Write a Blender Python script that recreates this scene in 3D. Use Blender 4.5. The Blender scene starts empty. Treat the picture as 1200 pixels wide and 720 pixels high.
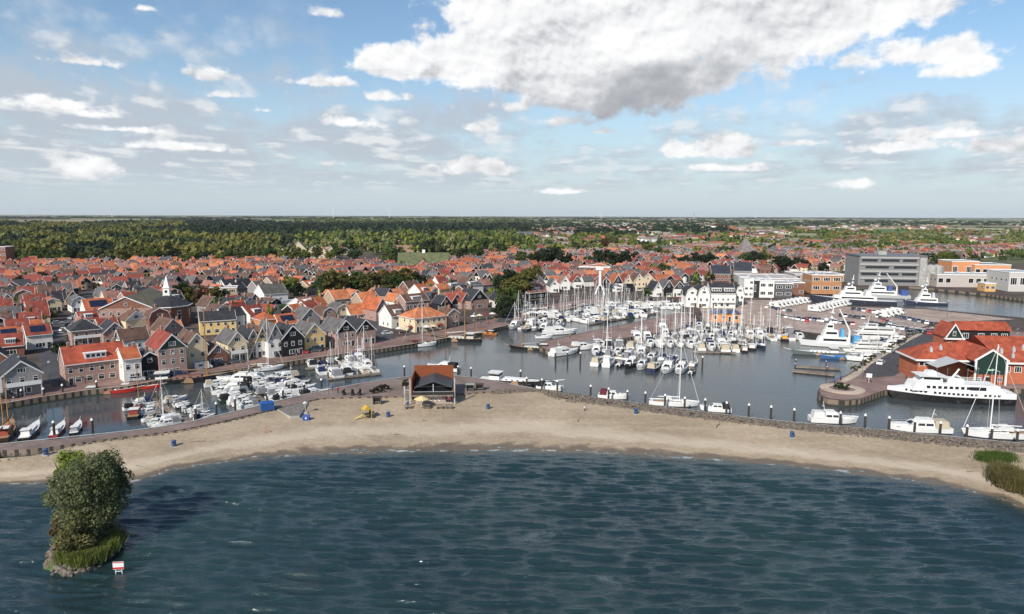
import bpy, math, random
import numpy as np
from mathutils import Vector, Matrix
from mathutils.geometry import tessellate_polygon
sc = bpy.context.scene
COL = sc.collection
R = math.radians
HAZE = 1.8e-5
rnd = random.Random(7)
NR = np.random.default_rng(7)

# ------------------------------------------------------------------ camera
H = 48.0
FPX = 800.0                      # focal length in pixels of the 1200 px wide photograph
PITCH = math.atan((360 - 252.3) / FPX)
ROLL = R(0.19)
cam_d = bpy.data.cameras.new('camera')
cam = bpy.data.objects.new('camera', cam_d)
COL.objects.link(cam)
cam_d.sensor_width = 36.0
cam_d.lens = 36.0 * FPX / 1200.0
cam_d.clip_start = 0.5
cam_d.clip_end = 120000.0
cam.location = (0, 0, H)
cam.rotation_mode = 'XYZ'
CM = Matrix.Rotation(R(90) - PITCH, 4, 'X') @ Matrix.Rotation(ROLL, 4, 'Z')
cam.rotation_euler = CM.to_euler()
sc.camera = cam
CM3 = CM.to_3x3()


def pray(px, py):
    return (CM3 @ Vector(((px - 600) / FPX, -(py - 360) / FPX, -1.0))).normalized()


def G(px, py, z=0.0):
    """the point of height z seen at a pixel of the photograph"""
    d = pray(px, py)
    t = (z - H) / d.z
    return Vector((d.x * t, d.y * t, z))


def PPM(p):
    """pixels per metre at a point"""
    q = CM3.transposed() @ (Vector(p) - Vector((0, 0, H)))
    return FPX / -q.z


def PIX(p):
    q = CM3.transposed() @ (Vector(p) - Vector((0, 0, H)))
    return (600 + FPX * q.x / -q.z, 360 - FPX * q.y / -q.z)


# ------------------------------------------------------------------ light
SUN_TO = Vector((-0.52, -0.85, 0.0)).normalized()      # where the sun stands, seen on the map
SUN_EL = R(36)
sun_d = bpy.data.lights.new('sun', 'SUN')
sun_d.energy = 5.0
sun_d.angle = R(0.5)
sun_d.color = (1.0, 0.945, 0.87)
sun = bpy.data.objects.new('sun', sun_d)
COL.objects.link(sun)
sdir = Vector((SUN_TO.x * math.cos(SUN_EL), SUN_TO.y * math.cos(SUN_EL), math.sin(SUN_EL)))
sun.rotation_euler = sdir.to_track_quat('Z', 'Y').to_euler()
sun.location = (0, -50, 300)

sc.view_settings.view_transform = 'Standard'
sc.view_settings.look = 'None'
sc.view_settings.gamma = 1
sc.view_settings.exposure = 0.08
sc.render.engine = 'CYCLES'
sc.cycles.max_bounces = 5
sc.cycles.diffuse_bounces = 2
sc.cycles.glossy_bounces = 3
sc.cycles.transmission_bounces = 3
sc.cycles.volume_bounces = 0
sc.cycles.transparent_max_bounces = 6
sc.cycles.caustics_reflective = False
sc.cycles.caustics_refractive = False


class NT:
    """small writer for shader node trees"""
    def __init__(s, tree):
        s.t = tree
        s.t.nodes.clear()

    def n(s, typ, props=None, **inp):
        nd = s.t.nodes.new(typ)
        for k, v in (props or {}).items():
            setattr(nd, k, v)
        for k, v in inp.items():
            key = k.replace('_', ' ')
            sock = nd.inputs[int(k[1:])] if (k[0] == 'i' and k[1:].isdigit()) else nd.inputs[key]
            s.put(sock, v)
        return nd

    def put(s, sock, v):
        if hasattr(v, 'default_value') or isinstance(v, bpy.types.NodeSocket):
            s.t.links.new(v, sock)
        else:
            try:
                sock.default_value = v
            except Exception:
                sock.default_value = tuple(v) + (1.0,)

    def m(s, op, a, b=0.0, c=0.0, clamp=False):
        nd = s.t.nodes.new('ShaderNodeMath')
        nd.operation = op
        nd.use_clamp = clamp
        s.put(nd.inputs[0], a)
        s.put(nd.inputs[1], b)
        s.put(nd.inputs[2], c)
        return nd.outputs[0]

    def ss(s, v, lo, hi, a=0.0, b=1.0):
        nd = s.t.nodes.new('ShaderNodeMapRange')
        nd.interpolation_type = 'SMOOTHSTEP'
        s.put(nd.inputs['Value'], v)
        nd.inputs['From Min'].default_value = lo
        nd.inputs['From Max'].default_value = hi
        nd.inputs['To Min'].default_value = a
        nd.inputs['To Max'].default_value = b
        return nd.outputs['Result']

    def lin(s, v, lo, hi, a=0.0, b=1.0):
        nd = s.t.nodes.new('ShaderNodeMapRange')
        s.put(nd.inputs['Value'], v)
        nd.inputs['From Min'].default_value = lo
        nd.inputs['From Max'].default_value = hi
        nd.inputs['To Min'].default_value = a
        nd.inputs['To Max'].default_value = b
        return nd.outputs['Result']

    def mix(s, f, a, b, blend='MIX'):
        nd = s.t.nodes.new('ShaderNodeMix')
        nd.data_type = 'RGBA'
        nd.blend_type = blend
        s.put(nd.inputs[0], f)
        for i, v in ((6, a), (7, b)):
            if isinstance(v, (tuple, list)):
                nd.inputs[i].default_value = tuple(v)[:3] + (1.0,)
            else:
                s.t.links.new(v, nd.inputs[i])
        return nd.outputs[2]

    def vec(s, x, y, z=0.0):
        nd = s.t.nodes.new('ShaderNodeCombineXYZ')
        s.put(nd.inputs[0], x)
        s.put(nd.inputs[1], y)
        s.put(nd.inputs[2], z)
        return nd.outputs[0]

    def noise(s, vec, scale, detail=4, rough=0.5, lac=2.0, dist=0.0, dim='3D'):
        nd = s.t.nodes.new('ShaderNodeTexNoise')
        nd.noise_dimensions = dim
        s.t.links.new(vec, nd.inputs['Vector'])
        nd.inputs['Scale'].default_value = scale
        nd.inputs['Detail'].default_value = detail
        nd.inputs['Roughness'].default_value = rough
        nd.inputs['Lacunarity'].default_value = lac
        nd.inputs['Distortion'].default_value = dist
        return nd.outputs['Fac']


# ------------------------------------------------------------------ sky
world = bpy.data.worlds.new('World')
sc.world = world
world.use_nodes = True
W = NT(world.node_tree)
wout = W.n('ShaderNodeOutputWorld')
bg = W.n('ShaderNodeBackground')
W.t.links.new(bg.outputs[0], wout.inputs[0])
SKYK = 0.1
bg.inputs['Strength'].default_value = SKYK
sky = W.n('ShaderNodeTexSky', {'sky_type': 'NISHITA', 'sun_disc': False})
sky.sun_elevation = SUN_EL
sky.sun_rotation = math.atan2(SUN_TO.x, SUN_TO.y)
sky.altitude = 50
sky.air_density = 1.0
sky.dust_density = 0.8
sky.ozone_density = 1.6
tc = W.n('ShaderNodeTexCoord')
sep = W.n('ShaderNodeSeparateXYZ', Vector=tc.outputs['Generated'])
az = W.m('ARCTAN2', sep.outputs[0], sep.outputs[1])
el = W.m('ARCSINE', sep.outputs[2])


def AE(px, py):
    d = pray(px, py)
    return math.atan2(d.x, d.y), math.asin(d.z)


def fbm_at(du, dv):
    u = W.m('ADD', az, du)
    v = W.m('ADD', el, dv)
    vv = W.vec(u, W.m('MULTIPLY', v, 1.35), 0.0)
    a = W.noise(vv, 8.0, 8, 0.60, 2.1, 0.0, '2D')
    # rounded billows
    vo = W.t.nodes.new('ShaderNodeTexVoronoi')
    vo.voronoi_dimensions = '2D'
    vo.feature = 'F1'
    vo.inputs['Scale'].default_value = 22.0
    vo.inputs['Detail'].default_value = 2.0
    vo.inputs['Roughness'].default_value = 0.5
    wob = W.n('ShaderNodeVectorMath', {'operation': 'ADD'}, i0=vv, i1=W.vec(W.m('MULTIPLY', a, 0.05), W.m('MULTIPLY', a, -0.05)))
    W.t.links.new(wob.outputs[0], vo.inputs['Vector'])
    b = W.m('SUBTRACT', 0.85, vo.outputs['Distance'])
    return W.m('ADD', W.m('MULTIPLY', a, 0.72), W.m('MULTIPLY', b, 0.28)), vv


n0, vv0 = fbm_at(0.0, 0.0)


def soft_at(du, dv):
    vv = W.vec(W.m('ADD', az, du), W.m('MULTIPLY', W.m('ADD', el, dv), 1.35), 0.0)
    return W.noise(vv, 7.0, 4, 0.52, 2.1, 0.0, '2D')


relief = W.m('ADD', W.m('MULTIPLY', W.m('SUBTRACT', soft_at(0, 0), soft_at(-0.018, 0.028)), 1.1), W.m('MULTIPLY', W.m('SUBTRACT', n0, 0.5), 0.22))

# (px, py, rx, ry up, ry down, weight) every heaped cloud of the photograph
CUM = [
    (700, 45, 205, 85, 78, 1.0), (575, 78, 125, 48, 26, 0.95), (480, 76, 78, 30, 18, 0.9), (640, 10, 120, 60, 50, 1.0),
    (860, 25, 190, 70, 62, 1.0), (980, 12, 130, 50, 34, 0.95), (700, 100, 130, 50, 36, 0.95), (790, 88, 90, 40, 30, 0.9),
    (1078, 66, 70, 26, 15, 0.85), (1125, 84, 50, 20, 12, 0.7), (560, 150, 42, 14, 8, 0.62), (650, 142, 62, 20, 10, 0.8),
    (705, 155, 26, 9, 6, 0.7), (605, 125, 50, 14, 9, 0.62), (800, 180, 40, 20, 8, 0.85), (862, 178, 46, 26, 12, 0.9),
    (862, 197, 84, 9, 6, 0.75), (560, 198, 70, 18, 9, 0.82), (1000, 215, 46, 16, 12, 0.55), (103, 73, 60, 10, 6, 0.75),
    (242, 88, 36, 15, 8, 0.62), (385, 16, 32, 12, 8, 0.6), (172, 10, 18, 7, 5, 0.6), (60, 122, 80, 20, 10, 0.62),
    (120, 135, 60, 14, 8, 0.55), (265, 112, 50, 9, 5, 0.6), (450, 115, 46, 12, 7, 0.6), (312, 130, 22, 9, 5, 0.66),
    (370, 97, 90, 14, 8, 0.45), (385, 192, 36, 8, 5, 0.62), (1060, 172, 100, 10, 7, 0.7), (1165, 170, 60, 18, 12, 0.62),
    (110, 200, 60, 22, 18, 0.5), (140, 152, 60, 8, 5, 0.6), (200, 172, 110, 8, 5, 0.52), (410, 145, 60, 14, 8, 0.48),
    (1110, 158, 120, 12, 8, 0.5), (950, 168, 90, 9, 6, 0.5), (660, 225, 60, 8, 5, 0.4),
]
dens = None
vpos = None
for (cx, cy, rx, ru, rd, wt) in CUM:
    a0, e0 = AE(cx, cy)
    k = 1.0 / FPX
    du = W.m('DIVIDE', W.m('SUBTRACT', az, a0), rx * k)
    dv = W.m('SUBTRACT', el, e0)
    dvv = W.m('MAXIMUM', W.m('DIVIDE', dv, ru * k), W.m('DIVIDE', dv, -rd * k))
    r2 = W.m('SQRT', W.m('ADD', W.m('MULTIPLY', du, du), W.m('MULTIPLY', dvv, dvv)))
    gain = 1.0 if rx >= 77 and wt >= 0.9 else 0.58
    one = W.m('MULTIPLY', W.m('SUBTRACT', 1.14, r2), gain)
    one = W.m('ADD', one, (wt - 1.0) * 0.40)
    dens = one if dens is None else W.m('MAXIMUM', dens, one)
fine = W.noise(vv0, 34.0, 5, 0.6, 2.1, 0.0, '2D')
fine2 = W.noise(W.vec(W.m('ADD', az, -0.004), W.m('MULTIPLY', W.m('ADD', el, 0.007), 1.35), 0.0), 34.0, 2, 0.5, 2.1, 0.0, '2D')
nn = W.m('ADD', W.m('MULTIPLY', W.m('SUBTRACT', n0, 0.50), 2.6), W.m('MULTIPLY', W.m('SUBTRACT', fine, 0.5), 1.7))
cd = W.m('ADD', W.m('MULTIPLY', W.m('MINIMUM', dens, 0.8), 3.0), nn)
cd = W.m('SUBTRACT', cd, 0.12)
cmask = W.m('MULTIPLY', W.ss(cd, -0.1, 0.75), W.ss(dens, -0.35, 0.05))
# grey flat bases: below these lines the cloud is in its own shade
a1, e1 = AE(742, 118)
du = W.m('DIVIDE', W.m('SUBTRACT', az, a1), 235 / FPX)
slope = W.m('MULTIPLY', W.m('SUBTRACT', az, a1), 0.26)
dv = W.m('DIVIDE', W.m('SUBTRACT', W.m('SUBTRACT', el, e1), slope), 58 / FPX)
base_d = W.m('SQRT', W.m('ADD', W.m('MULTIPLY', du, du), W.m('MULTIPLY', dv, dv)))
base_shade = W.m('ADD', W.m('SUBTRACT', 1.0, base_d), W.m('MULTIPLY', W.m('SUBTRACT', n0, 0.45), 1.6))
base_shade = W.ss(base_shade, -0.45, 1.05)
lit = W.m('ADD', W.m('ADD', 0.81, W.m('MULTIPLY', W.m('SUBTRACT', fine, fine2), 0.8)), W.m('MULTIPLY', relief, 1.5))
lit = W.m('MULTIPLY', lit, W.m('SUBTRACT', 1.0, W.m('MULTIPLY', base_shade, 0.84)))
lit = W.m('MINIMUM', W.m('MAXIMUM', lit, 0.0), 1.0)
K = 1.0 / SKYK
ramp = W.n('ShaderNodeValToRGB', Fac=lit)
el_ = ramp.color_ramp.elements
el_[0].position = 0.0
el_[0].color = (0.30 * K, 0.315 * K, 0.35 * K, 1)
el_[1].position = 1.0
el_[1].color = (0.97 * K, 0.97 * K, 0.97 * K, 1)
e2 = el_.new(0.45)
e2.color = (0.66 * K, 0.675 * K, 0.70 * K, 1)
e3 = el_.new(0.68)
e3.color = (0.84 * K, 0.845 * K, 0.86 * K, 1)
# thin layer clouds low in the sky, stretched by perspective
invel = W.m('DIVIDE', 1.0, W.m('ADD', W.m('MAXIMUM', el, 0.0), 0.055))
lv = W.vec(W.m('MULTIPLY', az, W.m('ADD', 3.0, W.m('MULTIPLY', invel, 0.52))), W.m('MULTIPLY', invel, 0.66), 3.7)
s1 = W.noise(lv, 0.8, 7, 0.60, 2.0, 0.0, '2D')
cover = W.m('MULTIPLY', W.ss(el, 0.225, 0.10), 1.25)
side = W.ss(az, 0.15, -0.42, 0.0, 0.19)
sthr = W.m('ADD', W.m('ADD', W.m('ADD', s1, W.m('MULTIPLY', W.m('SUBTRACT', n0, 0.48), 0.7)), W.m('MULTIPLY', cover, 0.20)), side)
smask = W.m('MULTIPLY', W.ss(sthr, 0.50, 0.90), 0.86)
smask = W.m('MULTIPLY', smask, W.m('MULTIPLY', W.ss(el, 0.30, 0.17), W.ss(el, 0.01, 0.06)))
s2 = W.noise(lv, 2.3, 3, 0.5, 2.0, 0.0, '2D')
lowband = W.ss(el, 0.10, 0.0)
scol = W.mix(W.ss(W.m('ADD', s2, W.m('MULTIPLY', W.m('SUBTRACT', n0, 0.48), 0.9)), 0.40, 0.66), (0.48 * K, 0.53 * K, 0.60 * K), (0.78 * K, 0.79 * K, 0.80 * K))
scol = W.mix(W.m('MULTIPLY', lowband, 0.7), scol, (0.55 * K, 0.62 * K, 0.68 * K))
# the clear air behind the clouds: the sky texture, paled towards the horizon by thin mist
clear = W.mix(1.0, sky.outputs[0], (1.16, 1.27, 1.30), 'MULTIPLY')
mist = W.m('MULTIPLY', W.ss(el, 0.24, -0.01), 0.82)
clear = W.mix(mist, clear, (0.54 * K, 0.63 * K, 0.70 * K))
c1 = W.mix(smask, clear, scol)
c2 = W.mix(cmask, c1, ramp.outputs[0])
W.t.links.new(c2, bg.inputs['Color'])
world.cycles.sampling_method = 'MANUAL'
world.cycles.sample_map_resolution = 512

# ------------------------------------------------------------------ materials
MATS = {}


def new_mat(name):
    m = bpy.data.materials.new(name)
    m.use_nodes = True
    t = NT(m.node_tree)
    out = t.n('ShaderNodeOutputMaterial')
    b = t.n('ShaderNodeBsdfPrincipled')
    t.t.links.new(b.outputs[0], out.inputs[0])
    MATS[name] = m
    return m, t, b


def simple(name, col, rough=0.6, metal=0.0, var=0.0, scale=1.0, spec=None):
    m, t, b = new_mat(name)
    b.inputs['Base Color'].default_value = tuple(col) + (1,)
    b.inputs['Roughness'].default_value = rough
    b.inputs['Metallic'].default_value = metal
    if spec is not None:
        b.inputs['Specular IOR Level'].default_value = spec
    if var:
        c = t.n('ShaderNodeTexCoord')
        f = t.noise(c.outputs['Object'], scale, 4, 0.6)
        lo = tuple(x * (1 - var) for x in col)
        hi = tuple(min(1, x * (1 + var)) for x in col)
        t.put(b.inputs['Base Color'], t.mix(t.ss(f, 0.3, 0.7), lo, hi))
    return m


def objcol(name, rough, kind, spec=0.5):
    """colour comes from each object's own colour; kind adds the surface of that material"""
    m, t, b = new_mat(name)
    oi = t.n('ShaderNodeObjectInfo')
    c = oi.outputs['Color']
    tc_ = t.n('ShaderNodeTexCoord')
    O = tc_.outputs['Object']
    b.inputs['Specular IOR Level'].default_value = spec
    if kind == 'plain':
        f = t.noise(O, 0.7, 4, 0.6)
        c = t.mix(1.0, c, t.mix(f, (0.82, 0.82, 0.82), (1.12, 1.1, 1.08)), 'MULTIPLY')
    elif kind == 'brick':
        bt = t.n('ShaderNodeTexBrick', Vector=O)
        sx = t.n('ShaderNodeSeparateXYZ', Vector=O)
        v2 = t.vec(t.m('ADD', sx.outputs[0], sx.outputs[1]), sx.outputs[2], 0.0)
        t.t.links.new(v2, bt.inputs['Vector'])
        bt.inputs['Scale'].default_value = 1.0
        bt.inputs['Brick Width'].default_value = 0.42
        bt.inputs['Row Height'].default_value = 0.14
        bt.inputs['Mortar Size'].default_value = 0.012
        bt.inputs['Color1'].default_value = (0.72, 0.7, 0.7, 1)
        bt.inputs['Color2'].default_value = (1.15, 1.1, 1.1, 1)
        bt.inputs['Mortar'].default_value = (1.2, 1.2, 1.2, 1)
        f = t.noise(O, 0.35, 4, 0.6)
        c = t.mix(1.0, c, bt.outputs[0], 'MULTIPLY')
        c = t.mix(1.0, c, t.mix(f, (0.75, 0.75, 0.75), (1.2, 1.18, 1.15)), 'MULTIPLY')
    elif kind == 'tile':
        f = t.noise(O, 0.45, 5, 0.65)
        f2 = t.noise(O, 2.4, 3, 0.7)
        c = t.mix(1.0, c, t.mix(t.ss(f, 0.3, 0.72), (0.62, 0.60, 0.58), (1.22, 1.2, 1.16)), 'MULTIPLY')
        c = t.mix(1.0, c, t.mix(f2, (0.72, 0.72, 0.72), (1.25, 1.25, 1.25)), 'MULTIPLY')
        # courses of tiles as a bump, following the height of the roof
        sx = t.n('ShaderNodeSeparateXYZ', Vector=O)
        w = t.m('FRACT', t.m('MULTIPLY', sx.outputs[2], 4.2))
        bp = t.n('ShaderNodeBump', Height=w, Strength=0.6, Distance=0.05)
        t.t.links.new(bp.outputs[0], b.inputs['Normal'])
    elif kind == 'board':
        sx = t.n('ShaderNodeSeparateXYZ', Vector=O)
        w = t.m('FRACT', t.m('MULTIPLY', sx.outputs[2], 3.0))
        f = t.noise(O, 1.2, 4, 0.6)
        c = t.mix(1.0, c, t.mix(f, (0.75, 0.75, 0.75), (1.2, 1.2, 1.2)), 'MULTIPLY')
        c = t.mix(t.m('MULTIPLY', t.ss(w, 0.85, 1.0), 0.5), c, (0.01, 0.01, 0.01))
    elif kind == 'hull':
        f = t.noise(O, 0.8, 4, 0.7)
        c = t.mix(t.m('MULTIPLY', t.ss(f, 0.5, 0.8), 0.22), c, (0.35, 0.31, 0.26))
    elif kind == 'cloth':
        f = t.noise(O, 2.5, 3, 0.6)
        c = t.mix(1.0, c, t.mix(f, (0.7, 0.7, 0.7), (1.2, 1.2, 1.2)), 'MULTIPLY')
    t.put(b.inputs['Base Color'], c)
    b.inputs['Roughness'].default_value = rough
    return m


objcol('render_wall', 0.85, 'plain', 0.2)
objcol('brick_wall', 0.9, 'brick', 0.2)
objcol('board_wall', 0.75, 'board', 0.3)
objcol('roof_tile', 0.72, 'tile', 0.35)
objcol('paint', 0.5, 'plain')
objcol('hull_paint', 0.3, 'hull')
objcol('car_paint', 0.25, 'plain')
objcol('canvas', 0.8, 'cloth', 0.2)
objcol('tint', 0.6, 'plain')
simple('white_trim', (0.72, 0.71, 0.68), 0.55)
simple('deck', (0.66, 0.65, 0.61), 0.55, var=0.12, scale=1.5)
simple('teak', (0.30, 0.19, 0.10), 0.7, var=0.3, scale=3)
simple('glass', (0.012, 0.016, 0.02), 0.08, spec=0.9)
simple('metal_bright', (0.62, 0.63, 0.64), 0.35, 0.5)
simple('mast_white', (0.72, 0.71, 0.68), 0.4)
simple('mast_wood', (0.40, 0.20, 0.06), 0.5)
simple('rubber', (0.015, 0.015, 0.015), 0.8)
simple('dark_wood', (0.035, 0.028, 0.022), 0.85, var=0.4, scale=2)
simple('grey_wood', (0.17, 0.15, 0.13), 0.85, var=0.3, scale=1.5)
simple('timber', (0.19, 0.15, 0.115), 0.85, var=0.35, scale=0.8)
simple('chimney_brick', (0.30, 0.15, 0.10), 0.9, var=0.3, scale=2)
simple('concrete', (0.34, 0.33, 0.31), 0.9, var=0.2, scale=0.5)
simple('steel_grey', (0.16, 0.165, 0.17), 0.5, 0.3)
simple('black', (0.012, 0.012, 0.013), 0.5)
simple('bark', (0.07, 0.05, 0.035), 0.95, var=0.3, scale=2)
simple('skin', (0.50, 0.30, 0.21), 0.6)
simple('orange_light', (0.75, 0.22, 0.02), 0.4)
simple('solar', (0.012, 0.016, 0.035), 0.12, spec=0.8)


def leafmat(name, attr=False):
    m, t, b = new_mat(name)
    if attr:
        a = t.n('ShaderNodeAttribute', {'attribute_name': 'tint'})
        c = a.outputs['Color']
    else:
        c = t.n('ShaderNodeObjectInfo').outputs['Color']
    ge = t.n('ShaderNodeNewGeometry')
    f = t.noise(ge.outputs['Position'], 0.55, 3, 0.6)
    f2 = t.noise(ge.outputs['Position'], 3.0, 2, 0.6)
    c = t.mix(1.0, c, t.mix(t.ss(f, 0.3, 0.7), (0.62, 0.68, 0.6), (1.35, 1.28, 1.1)), 'MULTIPLY')
    c = t.mix(1.0, c, t.mix(t.ss(f2, 0.3, 0.7), (0.7, 0.7, 0.7), (1.3, 1.3, 1.3)), 'MULTIPLY')
    t.put(b.inputs['Base Color'], c)
    b.inputs['Roughness'].default_value = 0.7
    b.inputs['Specular IOR Level'].default_value = 0.25
    tr = t.n('ShaderNodeBsdfTranslucent', Color=c)
    mx = t.n('ShaderNodeMixShader', Fac=0.3)
    t.t.links.new(b.outputs[0], mx.inputs[1])
    t.t.links.new(tr.outputs[0], mx.inputs[2])
    out = [n for n in t.t.nodes if n.type == 'OUTPUT_MATERIAL'][0]
    t.t.links.new(mx.outputs[0], out.inputs[0])


leafmat('leaf')
leafmat('leaf_far', True)
m, t, b = new_mat('tinted')          # colour stored per building
a = t.n('ShaderNodeAttribute', {'attribute_name': 'tint'})
t.t.links.new(a.outputs['Color'], b.inputs['Base Color'])
b.inputs['Roughness'].default_value = 0.85

# sand
m, t, b = new_mat('sand')
ge = t.n('ShaderNodeNewGeometry')
P = ge.outputs['Position']
sx = t.n('ShaderNodeSeparateXYZ', Vector=P)
f = t.noise(P, 0.05, 5, 0.6)
f2 = t.noise(P, 0.9, 6, 0.7)
st = t.n('ShaderNodeMapping', Vector=P)
st.inputs['Scale'].default_value = (0.02, 0.16, 0.1)
f3 = t.noise(st.outputs[0], 1.0, 5, 0.65)
c = t.mix(t.ss(f, 0.35, 0.65), (0.315, 0.245, 0.165), (0.40, 0.315, 0.22))
tk = t.n('ShaderNodeMapping', Vector=P)
tk.inputs['Rotation'].default_value = (0, 0, R(-14))
tk.inputs['Scale'].default_value = (0.035, 0.8, 0.1)
f4 = t.noise(tk.outputs[0], 1.0, 6, 0.7, 2.2, 1.5)
c = t.mix(t.m('MULTIPLY', t.ss(f4, 0.56, 0.70), 0.55), c, (0.22, 0.175, 0.125))
sp = t.noise(P, 1.9, 3, 0.8)
c = t.mix(t.m('MULTIPLY', t.ss(sp, 0.64, 0.74), 0.5), c, (0.16, 0.125, 0.09))
c = t.mix(t.m('MULTIPLY', t.ss(f3, 0.45, 0.68), 0.5), c, (0.46, 0.37, 0.265))
c = t.mix(1.0, c, t.mix(t.ss(f2, 0.25, 0.75), (0.82, 0.82, 0.82), (1.12, 1.12, 1.12)), 'MULTIPLY')
pale = t.m('MULTIPLY', t.ss(sx.outputs[2], 0.20, 0.34), t.ss(sx.outputs[2], 0.62, 0.40))
c = t.mix(t.m('MULTIPLY', pale, 0.55), c, (0.56, 0.47, 0.36))
wn = t.m('ADD', sx.outputs[2], t.m('MULTIPLY', t.m('SUBTRACT', t.noise(P, 0.35, 4, 0.6), 0.5), 0.08))
wet = t.ss(wn, 0.13, 0.05)
c = t.mix(wet, c, (0.15, 0.115, 0.08))
t.put(b.inputs['Base Color'], c)
t.put(b.inputs['Roughness'], t.lin(wet, 0, 1, 0.95, 0.45))
b.inputs['Specular IOR Level'].default_value = 0.2
bp = t.n('ShaderNodeBump', Height=t.m('ADD', f2, t.m('MULTIPLY', t.noise(P, 3.5, 4, 0.7), 0.4)), Strength=0.7, Distance=0.25)
t.t.links.new(bp.outputs[0], b.inputs['Normal'])

# lake
m, t, b = new_mat('lake_water')
ge = t.n('ShaderNodeNewGeometry')
P = ge.outputs['Position']
mp = t.n('ShaderNodeMapping', Vector=P)
mp.inputs['Rotation'].default_value = (0, 0, R(8))
mp.inputs['Scale'].default_value = (0.8, 1.6, 1)
r1 = t.noise(mp.outputs[0], 1.1, 4, 0.6, 2.0, 0.2)
hh = t.m('SUBTRACT', 1.0, t.m('ABSOLUTE', t.m('SUBTRACT', t.m('MULTIPLY', r1, 2.0), 1.0)))
bp = t.n('ShaderNodeBump', Height=hh, Strength=1.0, Distance=0.15)
t.t.links.new(bp.outputs[0], b.inputs['Normal'])
g = t.noise(P, 0.035, 3, 0.5)
c = t.mix(t.ss(g, 0.4, 0.65), (0.010, 0.026, 0.028), (0.014, 0.034, 0.033))
shal = t.n('ShaderNodeAttribute', {'attribute_name': 'tint'})
c = t.mix(shal.outputs['Fac'], c, (0.12, 0.11, 0.075))
foam = t.m('MULTIPLY', t.ss(t.noise(mp.outputs[0], 0.10, 7, 0.74, 2.2, 0.8), 0.58, 0.74), 0.16)
c = t.mix(foam, c, (0.5, 0.55, 0.55))
edge = t.m('MULTIPLY', t.ss(shal.outputs['Fac'], 0.34, 0.5), t.ss(t.noise(P, 0.5, 5, 0.7), 0.48, 0.62))
c = t.mix(t.m('MULTIPLY', edge, 0.6), c, (0.6, 0.6, 0.57))
t.put(b.inputs['Base Color'], c)
b.inputs['Roughness'].default_value = 0.05
b.inputs['IOR'].default_value = 1.6

# harbour basin
m, t, b = new_mat('harbour_water')
ge = t.n('ShaderNodeNewGeometry')
P = ge.outputs['Position']
sx = t.n('ShaderNodeSeparateXYZ', Vector=P)
mp = t.n('ShaderNodeMapping', Vector=P)
mp.inputs['Rotation'].default_value = (0, 0, R(-15))
mp.inputs['Scale'].default_value = (0.7, 1.2, 1)
r1 = t.noise(mp.outputs[0], 1.0, 5, 0.6, 2.0, 0.3)
patch = t.noise(P, 0.016, 2, 0.5, 2.0, 0.8)
east = t.ss(sx.outputs[0], -60, 60)
amt = t.m('ADD', t.m('MULTIPLY', east, 0.05), t.m('MULTIPLY', t.ss(patch, 0.46, 0.56), 0.035))
amt = t.m('ADD', amt, 0.014)
bp = t.n('ShaderNodeBump', Height=r1, Distance=1.0)
t.put(bp.inputs['Strength'], amt)
bp.inputs['Distance'].default_value = 1.3
t.t.links.new(bp.outputs[0], b.inputs['Normal'])
b.inputs['Base Color'].default_value = (0.050, 0.060, 0.064, 1)
b.inputs['Roughness'].default_value = 0.07
b.inputs['IOR'].default_value = 1.333

# ground: brick streets in the town, fields far away
m, t, b = new_mat('ground')
ge = t.n('ShaderNodeNewGeometry')
P = ge.outputs['Position']
sx = t.n('ShaderNodeSeparateXYZ', Vector=P)
dist = t.m('SQRT', t.m('ADD', t.m('MULTIPLY', sx.outputs[0], sx.outputs[0]), t.m('MULTIPLY', sx.outputs[1], sx.outputs[1])))
f = t.noise(P, 0.08, 5, 0.6)
f2 = t.noise(P, 1.2, 4, 0.7)
town = t.mix(t.ss(f, 0.35, 0.65), (0.065, 0.05, 0.043), (0.11, 0.085, 0.072))
town = t.mix(1.0, town, t.mix(f2, (0.75, 0.75, 0.75), (1.25, 1.25, 1.25)), 'MULTIPLY')
rot = t.n('ShaderNodeMapping', Vector=P)
rot.inputs['Rotation'].default_value = (0, 0, R(20))
rot.inputs['Scale'].default_value = (0.0011, 0.0026, 1)
vo = t.n('ShaderNodeTexVoronoi', {'distance': 'CHEBYCHEV'}, Vector=rot.outputs[0])
vo.inputs['Scale'].default_value = 1.0
hs = t.n('ShaderNodeSeparateColor', Color=vo.outputs['Color'])
fr = t.n('ShaderNodeValToRGB', Fac=hs.outputs[0])
fr.color_ramp.interpolation = 'CONSTANT'
E = fr.color_ramp.elements
E[0].color = (0.09, 0.14, 0.05, 1)
E[1].position = 0.8
E[1].color = (0.34, 0.30, 0.19, 1)
for p_, c_ in ((0.22, (0.20, 0.21, 0.10, 1)), (0.42, (0.06, 0.10, 0.045, 1)), (0.6, (0.26, 0.20, 0.13, 1))):
    e_ = E.new(p_)
    e_.color = c_
fields = t.mix(1.0, fr.outputs[0], t.mix(t.noise(P, 0.004, 5, 0.6), (0.7, 0.7, 0.7), (1.3, 1.3, 1.3)), 'MULTIPLY')
mid = t.mix(t.ss(t.noise(P, 0.03, 4, 0.6), 0.4, 0.6), (0.07, 0.10, 0.04), (0.14, 0.14, 0.07))
c = t.mix(t.ss(dist, 760, 950), town, mid)
c = t.mix(t.ss(dist, 1500, 2100), c, fields)
t.put(b.inputs['Base Color'], c)
b.inputs['Roughness'].default_value = 0.95
b.inputs['Specular IOR Level'].default_value = 0.15


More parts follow.
